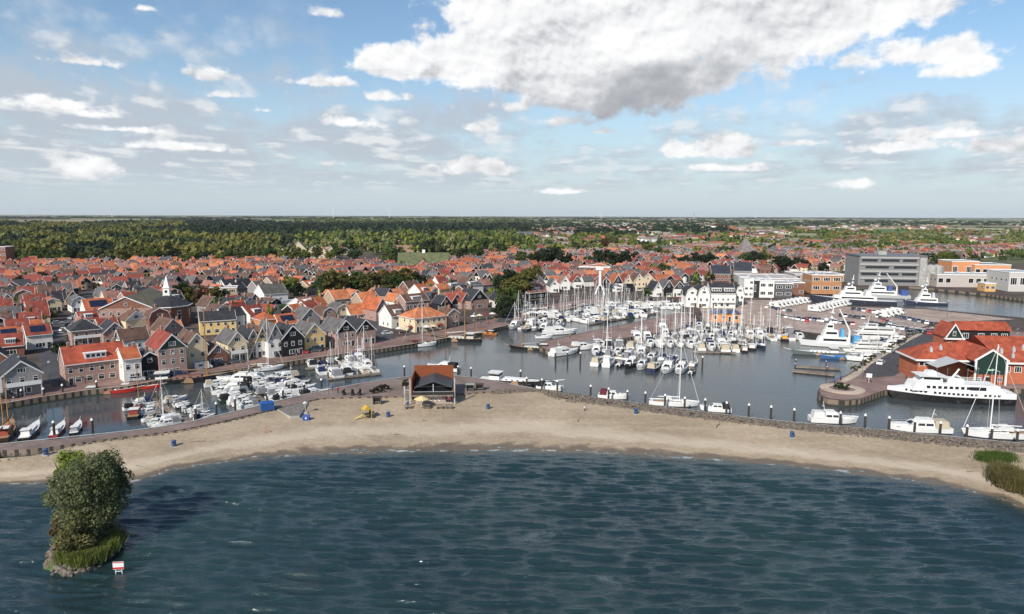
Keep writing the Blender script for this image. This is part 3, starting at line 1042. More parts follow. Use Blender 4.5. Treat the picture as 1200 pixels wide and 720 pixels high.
def house_proto(W_, D_, he, hr, wallm='brick_wall', gablem='render_wall', shape='gable', detail=2, dormer=0, seed=0, balcony=False, solar=False, name='house'):
    """front gable at -y. shape: gable, gambrel, hip, side (ridge parallel to the front)"""
    r = random.Random(seed)
    P_ = Proto(name)
    w, d = W_ / 2, D_ / 2
    oh = 0.35
    if shape in ('gable', 'gambrel'):
        if shape == 'gable':
            prof = [(-w, he), (0, hr), (w, he)]
        else:
            zk = he + (hr - he) * 0.62
            prof = [(-w, he), (-w * 0.72, zk), (0, hr), (w * 0.72, zk), (w, he)]
        mb = MB()
        mb.box(-w, w, -d, d, -1.0, he, wallm)
        P_.part('wall', mb, 'wall')
        for y_ in (-d, d - 0.3):
            mb = MB()
            mb.prism(prof, y_, y_ + 0.3, gablem)
            P_.part('gable', mb, 'gable')
        mb = MB()
        th = 0.22
        out = []
        for (x, z) in prof:
            out.append((x * (1 + oh / w), z + (-(hr - he) / w * oh * 0.8 if abs(x) == w else 0) + th))
        inn = [(x, z - th) for x, z in out][::-1]
        for i in range(len(prof) - 1):
            a_, b_ = out[i], out[i + 1]
            mb.prism([a_, b_, (b_[0], b_[1] - th), (a_[0], a_[1] - th)][::-1], -d - oh, d + 0.15, 'roof_tile')
        ro = P_.part('roof', mb, 'roof')
        for (y0_, y1_) in ((-d - oh - 0.08, -d - oh - 0.003), (d + 0.153, d + 0.22)):
            mb = MB()
            for i in range(len(prof) - 1):
                a_, b_ = out[i], out[i + 1]
                mb.prism([(a_[0], a_[1] + 0.05), (b_[0], b_[1] + 0.05), (b_[0], b_[1] - 0.36), (a_[0], a_[1] - 0.36)][::-1], y0_, y1_, 'white_trim')
            P_.part('bargeboard', mb)
        fr = [('g', W_, hr - he)]
        ch_z = hr - 0.4
        if detail:
            P_.part('chimney', CHIM if r.random() < 0.6 else CHIM2, None, (0.1, d * (0.55 if r.random() < .5 else -0.2), ch_z))
        for k in range(dormer):
            sd = -1 if k % 2 == 0 else 1
            yy = -d * 0.2 + (k // 2) * 3
            zz = he + (hr - he) * 0.2
            mb = MB()
            x_in = w * 0.25
            mb.box(x_in, w * 0.92, -1.1, 1.1, zz, zz + 1.25, 'white_trim')
            mb.box(x_in - .1, w * 1.0, -1.25, 1.25, zz + 1.253, zz + 1.4, 'steel_grey')
            mb.box(w * 0.92 + 0.003, w * 0.92 + 0.03, -0.9, 0.9, zz + 0.2, zz + 1.1, 'glass')
            P_.part('dormer', mb, None, (0, yy, 0), 0 if sd > 0 else math.pi)
    elif shape == 'side':
        mb = MB()
        mb.prism([(-d, -1.0), (d, -1.0), (d, he), (0, hr), (-d, he)], -w, w, wallm, 'x')
        P_.part('wall', mb, 'wall')
        mb = MB()
        th = 0.22
        k = (hr - he) / d
        for sg in (-1, 1):
            pr = [(sg * (d + oh), he - k * oh + th), (0, hr + th), (0, hr), (sg * (d + oh), he - k * oh)]
            if sg < 0:
                pr = pr[::-1]
            mb.prism(pr, -w - 0.12, w + 0.12, 'roof_tile', 'x')
        P_.part('roof', mb, 'roof')
        for x0 in (-w - 0.2, w + 0.123):
            mb = MB()
            for sg in (-1, 1):
                pr = [(sg * (d + oh), he - k * oh + th + .05), (0, hr + th + .05), (0, hr - .12), (sg * (d + oh), he - k * oh - .12)]
                if sg < 0:
                    pr = pr[::-1]
                mb.prism(pr, x0, x0 + 0.077, 'white_trim', 'x')
            P_.part('bargeboard', mb)
        mb = MB()
        mb.box(-w, w, -d - oh - 0.12, -d - oh - 0.003, he - k * oh - 0.05, he - k * oh + 0.17, 'white_trim')
        P_.part('gutter', mb)
        if detail:
            P_.part('chimney', CHIM, None, (w * 0.75, 0, hr - 0.4))
            if W_ > 11:
                P_.part('chimney', CHIM, None, (-w * 0.75, 0, hr - 0.4))
        for q in range(dormer):
            xx = 0 if dormer == 1 else -w * 0.5 + q * (W_ * 0.5) / max(1, dormer - 1)
            ww = min(2.6, W_ * 0.2)
            zz = he + (hr - he) * 0.18
            yf = -d + (zz - he) / k + 0.15 - 0.35
            mb = MB()
            mb.box(-ww, ww, yf, -0.9, zz, zz + 1.5, 'white_trim')
            mb.box(-ww - .2, ww + .2, yf - .2, -0.8, zz + 1.503, zz + 1.66, 'white_trim')
            di = P_.part('dormer', mb, None, (xx, 0, 0))
            for j in range(4):
                x0 = -ww + 0.25 + j * (2 * ww - 0.3) / 4
                P_.part('window', WIN['plain'], None, (x0 + (2 * ww - 0.3) / 8 - 0.05, yf - 0.003, zz + 0.8), 0, ((2 * ww - 0.3) / 4 - 0.12, 1, 1.0), sub=di)
    else:                                  # hip
        mb = MB()
        mb.box(-w, w, -d, d, -1.0, he, wallm)
        P_.part('wall', mb, 'wall')
        rl = max(0.4, max(w, d) - min(w, d) * 0.85)
        mb = MB()
        e = 0.45
        rp = [(0, -rl, hr), (0, rl, hr)] if d > w else [(-rl, 0, hr), (rl, 0, hr)]
        z0 = he + 0.003
        v = [(-w - e, -d - e, z0), (w + e, -d - e, z0), (w + e, d + e, z0), (-w - e, d + e, z0)] + rp
        if d > w:
            f = [(0, 1, 4), (1, 2, 5, 4), (2, 3, 5), (3, 0, 4, 5), (3, 2, 1, 0)]
        else:
            f = [(0, 1, 5, 4), (1, 2, 5), (2, 3, 4, 5), (3, 0, 4), (3, 2, 1, 0)]
        mb.add(v, f, 'roof_tile')
        P_.part('roof', mb, 'roof')
        mb = MB()
        for (x0, x1, y0, y1) in ((-w - e - .1, w + e + .1, -d - e - .1, -d - e - .003), (-w - e - .1, w + e + .1, d + e + .003, d + e + .1),
                                 (-w - e - .1, -w - e - .003, -d - e, d + e), (w + e + .003, w + e + .1, -d - e, d + e)):
            mb.box(x0, x1, y0, y1, he - 0.12, he + 0.1, 'white_trim')
        P_.part('gutter', mb)
        if detail:
            P_.part('chimney', CHIM, None, (rp[1][0], rp[1][1], hr - 0.5))
    # windows and door on the front
    y = -d - 0.003

    def wn(kind, x, z, ww, wh, side='f'):
        if side == 'f':
            P_.part('window', WIN[kind], None, (x, y, z), 0, (ww, 1, wh))
        elif side == 'l':
            P_.part('window', WIN[kind], None, (-w - 0.003, x, z), -math.pi / 2, (ww, 1, wh))
        else:
            P_.part('window', WIN[kind], None, (w + 0.003, x, z), math.pi / 2, (ww, 1, wh))
    fl = max(1, int(he // 2.6))
    if detail >= 1:
        if fl >= 1:
            P_.part('door', DOOR, None, (-w + 1.2 if r.random() < .5 else w - 1.2, y, 0.05), 0, (1.2, 1, 2.2))
            nb = max(1, int((W_ - 3) // 2.6))
            if W_ <= 12:
                wn('wide', 0.1, 1.4, min(3.4, W_ * 0.4), 1.5)
            else:
                for q in range(nb):
                    wn('tall', -w + 2.9 + q * (W_ - 4) / nb, 1.5, 1.5, 1.5)
        for k in range(1, fl):
            z = 1.4 + k * 2.75
            if z + 0.8 > he + (0.3 if shape == 'gable' else 0):
                break
            nb = max(2, int(W_ // 2.4))
            for q in range(nb):
                wn('tall', -w + (q + 0.5) * W_ / nb, z, 1.1, 1.55)
        if shape in ('gable', 'gambrel'):
            z = he + (hr - he) * 0.33
            wn('wide' if r.random() < .6 else 'tall', 0, z, 1.9 if r.random() < .6 else 1.2, 1.25)
            if hr - he > 4:
                wn('plain', 0, he + (hr - he) * 0.68, 0.7, 0.9)
    if detail >= 2:
        for sd in ('l', 'r'):
            for k in range(fl):
                for q in (-0.45, 0.25):
                    if r.random() < 0.8:
                        wn('tall', d * q, 1.5 + k * 2.75, 1.0, 1.4, sd)
    if balcony:
        mb = MB()
        mb.box(-w + 0.4, w - 0.4, -d - 1.5, -d - 0.01, 2.85, 3.0, 'white_trim')
        mb.box(-w + 0.4, w - 0.4, -d - 1.5, -d - 1.44, 3.003, 3.95, 'white_trim')
        for x in (-w + 0.5, 0, w - 0.5):
            mb.box(x - 0.08, x + 0.08, -d - 1.45, -d - 1.29, -0.0, 2.847, 'white_trim')
        P_.part('balcony', mb)
    if solar and shape == 'side':
        mb = MB()
        kk = (hr - he) / d
        a0_, a1_ = -d * 0.8, -d * 0.2
        mb.add([(-w * .6, a0_, hr + kk * a0_ + .3), (w * .6, a0_, hr + kk * a0_ + .3), (w * .6, a1_, hr + kk * a1_ + .3), (-w * .6, a1_, hr + kk * a1_ + .3)], [(0, 1, 2, 3)], 'solar')
        P_.part('solar_panel', mb)
    return P_


HC = {}


def house(loc, rz, W_, D_, he, hr, wall, roof, gable=None, look=None, region='', cat='house', group=None, key_extra=0, **kw):
    q = lambda a_: round(a_ * 2) / 2
    key = (q(W_), q(D_), q(he), q(hr), key_extra, tuple(sorted(kw.items())))
    if key not in HC:
        HC[key] = house_proto(q(W_), q(D_), q(he), q(hr), seed=len(HC), **kw)
    r_ = HC[key].put(loc, rz, 'x', cat, group, {'wall': wall, 'gable': gable or wall, 'roof': roof})
    later(r_, look, region)
    return r_


# ------------------------------------------------------------------ boats (bow along +x)
def hull_fn(L, B, fb, rise, sw=0.8):
    def f(t_):
        if t_ < 0.42:
            wd = sw + (1 - sw) * math.sin(math.pi / 2 * t_ / 0.42)
        else:
            wd = 1 - ((t_ - 0.42) / 0.58) ** 2.3
        return max(wd, 0.015) * B / 2, fb + rise * t_ ** 2 + 0.12 * (1 - t_) ** 3
    return f


def hull_part(L, B, fb, rise, sw=0.8, mat='hull_paint', n=12, low='rubber'):
    f = hull_fn(L, B, fb, rise, sw)
    mb = MB()
    rows_ = []
    for i in range(n):
        t_ = i / (n - 1)
        wd, sh = f(t_)
        x = -L / 2 + L * t_
        xb = x - (0.05 * L * t_ ** 4)
        rows_.append([(x, wd, sh), (xb, wd * 0.93, 0.16), (xb, wd * 0.9, -0.05), (xb * 0.96, wd * 0.4, -0.5),
                      (xb * 0.96, -wd * 0.4, -0.5), (xb, -wd * 0.9, -0.05), (xb, -wd * 0.93, 0.16), (x, -wd, sh)])
    vs = [p for r__ in rows_ for p in r__]
    for j, mt in ((0, mat), (1, low), (2, low), (3, low), (4, low), (5, low), (6, mat)):
        mb.add(vs, [(i * 8 + j, i * 8 + j + 1, (i + 1) * 8 + j + 1, (i + 1) * 8 + j) for i in range(n - 1)], mt)
    mb.add(vs, [tuple(range(7, -1, -1))], mat)
    return mb, f


def deck_part(L, f, mat='deck', drop=0.1, n=12):
    mb = MB()
    a_, b_ = [], []
    for i in range(n):
        t_ = i / (n - 1)
        wd, sh = f(t_)
        x = -L / 2 + L * t_ - 0.04
        a_.append((x, wd * 0.96, sh - drop))
        b_.append((x, -wd * 0.96, sh - drop))
    mb.add(a_ + b_, [(i, i + n, i + n + 1, i + 1) for i in range(n - 1)], mat)
    # toe rail
    return mb


def sailboat(L=10.0, B=3.2, mast=13.0, name='sailing_yacht', lod=2):
    P_ = Proto(name)
    mb, f = hull_part(L, B, 0.95, 0.4, 0.72)
    P_.part('hull', mb, 'hull')
    P_.part('deck', deck_part(L, f, 'deck'))
    mb = MB()
    mb.tbox(-L * 0.12, L * 0.26, -B * 0.27, B * 0.27, 0.86, 1.45, 0.1, 0.9, 0.18, 'deck')
    ci = P_.part('cabin', mb)
    for sg in (-1, 1):
        mb = MB()
        mb.box(-L * 0.08, L * 0.16, sg * B * 0.242 - 0.03, sg * B * 0.242 + 0.03, 1.05, 1.28, 'glass')
        P_.part('cabin_window', mb, sub=ci)
    mb = MB()
    mb.box(-L * 0.42, -L * 0.14, -B * 0.2, B * 0.2, 0.9, 0.97, 'teak')
    P_.part('cockpit', mb)
    mb = MB()
    mb.tube((L * 0.10, 0, 0.9), (L * 0.10, 0, mast), 0.105, 0.075, 'mast_white', 6)
    for zz in (0.45, 0.72):
        mb.box(L * 0.10 - 0.04, L * 0.10 + 0.04, -B * 0.3, B * 0.3, mast * zz, mast * zz + 0.06, 'mast_white')
    P_.part('mast', mb)
    mb = MB()
    mb.tube((L * 0.09, 0, 2.1), (-L * 0.33, 0, 2.0), 0.16, 0.10, 'canvas', 6)
    P_.part('boom', mb, 'cover')
    mb = MB()
    mb.prism([(-L * 0.17, 1.35), (-L * 0.02, 1.4), (-L * 0.06, 2.0), (-L * 0.17, 2.05)], -B * 0.3, B * 0.3, 'canvas')
    P_.part('spray_hood', mb, 'cover')
    mb = MB()
    t_ = 0.022
    mb.tube((L * 0.48, 0, 1.2), (L * 0.10, 0, mast - 0.3), 0.05, 0.03, 'mast_white', 4, caps=False)
    mb.tube((-L * 0.48, 0, 1.0), (L * 0.10, 0, mast - 0.1), t_, t_, 'mast_white', 3, caps=False)
    for sg in (-1, 1):
        mb.tube((L * 0.06, sg * B * 0.45, 0.95), (L * 0.10, sg * B * 0.28, mast * 0.72), t_, t_, 'mast_white', 3, caps=False)
    P_.part('rigging', mb)
    return P_


def cruiser(L=11.0, B=3.6, fly=True, name='motor_cruiser', canopy=True):
    P_ = Proto(name)
    mb, f = hull_part(L, B, 1.15, 0.65, 0.9)
    P_.part('hull', mb, 'hull')
    P_.part('deck', deck_part(L, f, 'deck'))
    mb = MB()
    mb.tbox(-L * 0.22, L * 0.22, -B * 0.4, B * 0.4, 1.05, 2.35, 0.15, 1.5, 0.25, 'deck')
    mb.tbox(L * 0.10, L * 0.38, -B * 0.3, B * 0.3, 1.2, 1.75, 0.2, 1.2, 0.25, 'deck')
    ci = P_.part('cabin', mb)
    for sg in (-1, 1):
        for (a_, b_) in ((-0.19, -0.07), (-0.055, 0.06)):
            mb = MB()
            y0 = sg * (B * 0.4 - 0.14)
            mb.add([(L * a_, y0 + sg * 0.05, 1.6), (L * b_, y0 + sg * 0.05, 1.6), (L * b_ - 0.1, y0 - sg * 0.06, 2.15), (L * a_, y0 - sg * 0.06, 2.15)], [(0, 1, 2, 3)], 'glass')
            P_.part('cabin_window', mb, sub=ci)
    mb = MB()
    mb.add([(L * 0.20, -B * 0.32, 1.42), (L * 0.20, B * 0.32, 1.42), (L * 0.22 - 1.42, B * 0.17, 2.27), (L * 0.22 - 1.42, -B * 0.17, 2.27)], [(0, 1, 2, 3)], 'glass')
    P_.part('windscreen', mb, sub=ci, loc=(0.03, 0, 0.06))
    if fly:
        mb = MB()
        mb.tbox(-L * 0.2, L * 0.05, -B * 0.33, B * 0.33, 2.353, 2.95, 0.0, 0.5, 0.05, 'deck')
        P_.part('flybridge', mb)
        mb = MB()
        mb.tube((-L * 0.2, 0, 2.9), (-L * 0.24, 0, 5.2), 0.07, 0.05, 'mast_white', 5)
        mb.box(-L * 0.24 - 0.05, -L * 0.24 + 0.05, -0.8, 0.8, 4.0, 4.1, 'mast_white')
        P_.part('mast', mb)
    if canopy:
        mb = MB()
        mb.tbox(-L * 0.46, -L * 0.222, -B * 0.38, B * 0.38, 1.2, 2.75, 0.35, 0.0, 0.25, 'canvas')
        P_.part('canopy', mb, 'cover')
    mb = MB()
    for sg in (-1, 1):
        for k in range(5):
            t0, t1 = 0.55 + k * 0.09, 0.55 + (k + 1) * 0.09
            w0, s0 = f(t0)
            w1, s1_ = f(min(t1, 1))
            x0, x1 = -L / 2 + L * t0, -L / 2 + L * min(t1, 1)
            mb.tube((x0, sg * w0 * .93, s0 + .55), (x1, sg * w1 * .93, s1_ + .55), 0.025, 0.025, 'metal_bright', 3, caps=False)
            mb.tube((x0, sg * w0 * .93, s0 - .1), (x0, sg * w0 * .93, s0 + .55), 0.02, 0.02, 'metal_bright', 3, caps=False)
    P_.part('railing', mb)
    mb = MB()
    mb.box(-L * 0.50, L * 0.30, -B / 2 - 0.015, -B / 2 + 0.1, 0.72, 0.86, 'black')
    return P_


def sloop(L=7.0, B=2.5, name='open_boat', cover=True):
    P_ = Proto(name)
    mb, f = hull_part(L, B, 0.65, 0.35, 0.85)
    P_.part('hull', mb, 'hull')
    P_.part('deck', deck_part(L, f, 'teak', 0.28))
    mb = MB()
    mb.tbox(L * 0.08, L * 0.40, -B * 0.33, B * 0.33, 0.45, 1.05, 0.1, 0.6, 0.2, 'deck')
    P_.part('foredeck', mb)
    if cover:
        mb = MB()
        mb.tbox(-L * 0.42, L * 0.10, -B * 0.42, B * 0.42, 0.6, 1.55, 0.3, 0.7, 0.3, 'canvas')
        P_.part('cover', mb, 'cover')
    else:
        mb = MB()
        for x in (-0.3, -0.1):
            mb.box(L * x, L * x + 0.35, -B * 0.36, B * 0.36, 0.55, 0.62, 'teak')
        P_.part('seat', mb)
        mb = MB()
        mb.prism([(L * 0.06, 1.0), (L * 0.16, 1.0), (L * 0.08, 1.5)], -B * 0.3, B * 0.3, 'glass')
        P_.part('windscreen', mb)
    return P_


def barge(L=22.0, B=4.8, masts=1, wood=True, name='sailing_barge', deckm='teak'):
    P_ = Proto(name)
    mb = MB()
    f0 = hull_fn(L, B, 1.3, 0.9, 0.78)

    def f(t_):
        wd, sh = f0(t_)
        s_ = 0.35 * (1 - t_) ** 2 * 2
        return wd, sh + s_
    mb2, _ = hull_part(L, B, 1.3, 0.9, 0.78)
    P_.part('hull', mb2, 'hull')
    P_.part('deck', deck_part(L, f0, deckm, 0.15))
    mb = MB()
    mb.tbox(-L * 0.18, L * 0.14, -B * 0.3, B * 0.3, 1.2, 1.95, 0.15, 0.15, 0.2, 'paint')
    ci = P_.part('cabin', mb, 'cabin')
    for sg in (-1, 1):
        for k in range(4):
            mb = MB()
            x = -L * 0.14 + k * L * 0.075
            mb.box(x, x + 0.7, sg * (B * 0.3 - 0.08) - 0.05, sg * (B * 0.3 - 0.08) + 0.05, 1.4, 1.72, 'glass')
            P_.part('cabin_window', mb, sub=ci)
    mb = MB()
    mb.tbox(-L * 0.36, -L * 0.22, -B * 0.32, B * 0.32, 1.2, 3.3, 0.15, 0.2, 0.15, 'paint')
    mb.box(-L * 0.37, -L * 0.205, -B * 0.36, B * 0.36, 3.303, 3.42, 'deck')
    wi = P_.part('wheelhouse', mb, 'wheel')
    mb = MB()
    mb.box(-L * 0.355, -L * 0.222, -B * 0.32 - 0.0, B * 0.32 + 0.0, 2.35, 2.95, 'glass')
    P_.part('window', mb, sub=wi)
    mm = 'mast_wood' if wood else 'mast_white'
    for k in range(masts):
        x = L * (0.2 - 0.38 * k)
        hgt = L * (0.85 - 0.2 * k)
        mb = MB()
        mb.tube((x, 0, 1.2), (x, 0, hgt), 0.2, 0.1, mm, 7)
        P_.part('mast', mb)
        mb = MB()
        mb.tube((x - 0.2, 0, 3.1), (x - L * 0.4, 0, 3.9), 0.28, 0.18, 'canvas', 6)
        P_.part('boom', mb, 'cover')
        mb = MB()
        mb.tube((L * 0.53, 0, 2.3), (x, 0, hgt - 0.5), 0.035, 0.035, 'dark_wood', 3, caps=False)
        for sg in (-1, 1):
            for dx in (-1.2, 0):
                mb.tube((x + dx, sg * B * 0.48, 1.4), (x, 0, hgt * 0.8), 0.03, 0.03, 'dark_wood', 3, caps=False)
        P_.part('rigging', mb)
    mb = MB()
    mb.tube((L * 0.46, 0, 2.0), (L * 0.62, 0, 2.7), 0.13, 0.08, mm, 6)
    P_.part('bowsprit', mb)
    mb = MB()
    for sg in (-1, 1):
        mb.prism([(-L * 0.08, 0.3), (L * 0.06, 0.1), (L * 0.04, 1.5), (-L * 0.02, 1.6)], sg * (B / 2 + 0.06) - 0.05, sg * (B / 2 + 0.06) + 0.05, 'teak')
    P_.part('leeboard', mb)
    return P_


# ------------------------------------------------------------------ vehicles
def car_proto(name='parked_car', kind='hatch'):
    P_ = Proto(name)
    L, Wd = (4.3, 1.78)
    mb = MB()
    mb.tbox(-L / 2, L / 2, -Wd / 2, Wd / 2, 0.22, 0.85, 0.12, 0.22, 0.06, 'car_paint')
    mb.tbox(-L / 2 + 0.15, L / 2 - 1.15, -Wd / 2 + 0.06, Wd / 2 - 0.06, 0.853, 1.45, 0.45, 0.75, 0.2, 'car_paint')
    P_.part('body', mb, 'body')
    mb = MB()
    x0, x1 = -L / 2 + 0.15, L / 2 - 1.15
    mb.add([(x1 - 0.07, -0.72, 0.93), (x1 - 0.07, 0.72, 0.93), (x1 - 0.66, 0.6, 1.40), (x1 - 0.66, -0.6, 1.40)], [(0, 1, 2, 3)], 'glass', Matrix.Translation((0.02, 0, 0.02)))
    P_.part('windscreen', mb)
    mb = MB()
    mb.add([(x0 + 0.06, -0.7, 0.93), (x0 + 0.06, 0.7, 0.93), (x0 + 0.38, 0.6, 1.38), (x0 + 0.38, -0.6, 1.38)], [(3, 2, 1, 0)], 'glass', Matrix.Translation((-0.02, 0, 0.01)))
    P_.part('rear_window', mb)
    for sg in (-1, 1):
        mb = MB()
        ya, yb_ = sg * (Wd / 2 - 0.06 - 0.02), sg * (Wd / 2 - 0.06 - 0.17)
        mb.add([(x0 + 0.2, ya + sg * 0.02, 0.93), (x1 - 0.2, ya + sg * 0.02, 0.93), (x1 - 0.75, yb_ + sg * 0.02, 1.37), (x0 + 0.48, yb_ + sg * 0.02, 1.37)], [(0, 1, 2, 3)], 'glass')
        P_.part('side_window', mb)
        for x in (-1.35, 1.3):
            mb = MB()
            mb.tube((x, sg * 0.72, 0.32), (x, sg * 0.9, 0.32), 0.32, 0.32, 'rubber', 10)
            mb.tube((x, sg * 0.9, 0.32), (x, sg * 0.91, 0.32), 0.18, 0.18, 'metal_bright', 8)
            P_.part('wheel', mb)
        mb = MB()
        mb.box(L / 2 - 0.12, L / 2 + 0.0, sg * 0.62 - 0.18, sg * 0.62 + 0.18, 0.55, 0.7, 'metal_bright')
        P_.part('headlight', mb)
    return P_


def van_proto(name='camper_van'):
    P_ = Proto(name)
    mb = MB()
    mb.tbox(-3.2, 2.0, -1.1, 1.1, 0.4, 2.9, 0.05, 0.1, 0.06, 'paint')
    mb.prism([(2.003, 0.4), (3.2, 0.4), (3.2, 1.15), (2.6, 1.35), (2.1, 2.1), (2.003, 2.1)], -0.98, 0.98, 'paint')
    P_.part('body', mb, 'body')
    mb = MB()
    mb.add([(2.62, -0.85, 1.42), (2.62, 0.85, 1.42), (2.18, 0.8, 2.05), (2.18, -0.8, 2.05)], [(0, 1, 2, 3)], 'glass', Matrix.Translation((0.03, 0, 0.03)))
    P_.part('windscreen', mb)
    for sg in (-1, 1):
        mb = MB()
        mb.box(-1.8, -0.4, sg * 1.09 - 0.03, sg * 1.09 + 0.03, 1.5, 2.1, 'glass')
        P_.part('side_window', mb)
        for x in (-2.0, 2.2):
            mb = MB()
            mb.tube((x, sg * 0.85, 0.36), (x, sg * 1.03, 0.36), 0.36, 0.36, 'rubber', 10)
            P_.part('wheel', mb)
    mb = MB()
    mb.box(-1.8, -1.2, -0.3, 0.3, 2.903, 3.05, 'steel_grey')
    P_.part('roof_hatch', mb)
    return P_


# ------------------------------------------------------------------ trees
def crown_np(rs, n_cl, n_leaf, rx, rz, zc, s, squash=0.75, low=-0.75, jit=0.6):
    """leaf quads gathered in clumps spread through an uneven crown"""
    cen = []
    while len(cen) < n_cl:
        p = rs.normal(0, 1, 3)
        p /= np.linalg.norm(p)
        rr = rs.random() ** 0.45
        p = p * rr
        if p[2] < low:
            continue
        cen.append([p[0] * rx * (0.86 + 0.1 * rs.random()), p[1] * rx * 0.9, p[2] * rz * 0.9 + zc])
    cen = np.array(cen)
    cr = rs.uniform(0.24, 0.42, n_cl) * min(rx, rz)
    Vs = []
    k = n_leaf // n_cl
    for c_, r_ in zip(cen, cr):
        d_ = rs.normal(0, 1, (k, 3))
        d_ /= np.linalg.norm(d_, axis=1)[:, None]
        pos = c_ + d_ * (r_ * rs.uniform(0.55, 1.12, k)[:, None]) * np.array([1, 1, squash])
        nrm = d_ + rs.normal(0, jit, (k, 3)) + np.array([0, 0, 0.35])
        nrm /= np.linalg.norm(nrm, axis=1)[:, None]
        a_ = np.cross(nrm, rs.normal(0, 1, (k, 3)))
        a_ /= np.linalg.norm(a_, axis=1)[:, None]
        b_ = np.cross(nrm, a_)
        sz = s * rs.uniform(0.6, 1.3, k)[:, None]
        quad = np.stack([pos - a_ * sz - b_ * sz * .6, pos + a_ * sz - b_ * sz * .6, pos + a_ * sz * .7 + b_ * sz * .6, pos - a_ * sz * .7 + b_ * sz * .6], 1)
        Vs.append(quad.reshape(-1, 3))
    V_ = np.concatenate(Vs)
    return V_, np.arange(len(V_)).reshape(-1, 4)


def tree_proto(seed, h=11.0, rx=4.0, leaves=1500, s=0.42, kind='round', name='tree'):
    rs = np.random.default_rng(seed)
    P_ = Proto(name)
    mb = MB()
    th = h * 0.3
    mb.tube((0, 0, -0.5), (0.1, 0.05, th), 0.3, 0.2, 'bark', 7)
    for k in range(6):
        a_ = k * 1.05 + rs.random()
        q = (math.cos(a_) * rx * 0.6, math.sin(a_) * rx * 0.6, h * rs.uniform(0.55, 0.85))
        mb.tube((0.1, 0.05, th * 0.95), q, 0.13, 0.04, 'bark', 5)
    P_.part('trunk', mb)
    if kind == 'round':
        V_, F_ = crown_np(rs, 26, leaves, rx, h * 0.42, h * 0.60, s)
    elif kind == 'low':
        V_, F_ = crown_np(rs, 22, leaves, rx, h * 0.46, h * 0.52, s, low=-0.95)
    else:                                    # cone
        V_, F_ = crown_np(rs, 30, leaves, rx, h * 0.48, h * 0.52, s, low=-1)
        zz = np.clip(V_[:, 2] / h, 0, 1)
        V_[:, :2] *= (1.25 * (1 - zz) ** 0.8 + 0.12)[:, None]
    me = np_mesh('crown', V_, F_, ['leaf'])
    P_.part('crown', me, 'leaf')
    return P_


TREES = [tree_proto(i + 20, h=11, rx=4.3, leaves=2100, s=0.36) for i in range(4)] + [tree_proto(i + 40, h=9, rx=4.6, leaves=1800, s=0.36, kind='low') for i in range(3)]
CONE = tree_proto(77, 15, 2.8, 1800, 0.36, 'cone')
LEAFC = {'green': (0.060, 0.095, 0.025), 'bright': (0.115, 0.145, 0.028), 'olive': (0.105, 0.100, 0.026), 'dark': (0.022, 0.038, 0.016), 'pale': (0.12, 0.135, 0.06), 'rust': (0.11, 0.065, 0.028)}
NT_ = [0]


def y_in(py):
    return py > 322


def tree(px, py, hpx, colr, region='', look=None, cone=False, group=None, wide=1.0):
    p = G(px, py, QZ)
    hm = hpx / PPM(p) * (1.32 if y_in(py) else 1.1)
    P_ = CONE if cone else TREES[NT_[0] % len(TREES)]
    base = 15.0 if cone else (11.5 if NT_[0] % len(TREES) < 4 else 9.4)
    NT_[0] += 1
    s_ = hm / base
    k = rnd.uniform(0.85, 1.15)
    c_ = tuple(x * k for x in LEAFC[colr])
    r_ = P_.put((p.x, p.y, QZ), rnd.uniform(0, 6.28), 'x', 'tree', group, {'leaf': c_}, (s_ * wide, s_ * wide, s_))
    words_ = {'green': 'green leafy', 'bright': 'bright yellow-green', 'olive': 'olive autumn-tinted', 'dark': 'dark green', 'pale': 'pale grey-green', 'rust': 'rusty brown'}
    later(r_, look or (words_[colr] + (' conical tree' if cone else ' tree')), region)
    EXCL.append((p.x, p.y, 4.0 * s_ * wide))
    return r_


EXCL = []

# ------------------------------------------------------------------ colours
ORANGE, ORANGE2, REDR, BROWNR, DARKR, GREYR, PINKR = (0.42, 0.120, 0.050), (0.50, 0.175, 0.075), (0.25, 0.055, 0.036), (0.13, 0.075, 0.055), (0.035, 0.036, 0.042), (0.12, 0.115, 0.115), (0.30, 0.15, 0.12)
CREAM, WHITE, YEL, BRICK, PINK, BLACK, GREEN, GREY, TAN, ORW = (0.66, 0.54, 0.36), (0.74, 0.72, 0.67), (0.70, 0.50, 0.22), (0.22, 0.105, 0.075), (0.36, 0.24, 0.20), (0.016, 0.016, 0.018), (0.035, 0.055, 0.045), (0.26, 0.25, 0.25), (0.38, 0.30, 0.21), (0.55, 0.25, 0.10)
RN = {ORANGE: 'orange', ORANGE2: 'bright orange', REDR: 'dark red', BROWNR: 'brown', DARKR: 'black', GREYR: 'grey', PINKR: 'faded pink'}
WN = {CREAM: 'cream', WHITE: 'white', YEL: 'yellow', BRICK: 'red brick', PINK: 'pinkish brick', BLACK: 'black', GREEN: 'dark green', GREY: 'grey', TAN: 'tan', ORW: 'orange brick'}

QA, QB = Vector(xy(0, 474)), Vector(xy(450, 408.5))
E1 = (QB - QA).normalized()
E2 = Vector((-E1.y, E1.x))
QANG = math.atan2(E1.y, E1.x)            # a front that faces the quay has its -y axis on the water side
FR = 'in the harbour front row'


def ang_facing(p):
    d_ = (Vector((0, 0)) - Vector((p.x, p.y))).normalized()
    return math.atan2(d_.y, d_.x) + math.pi / 2


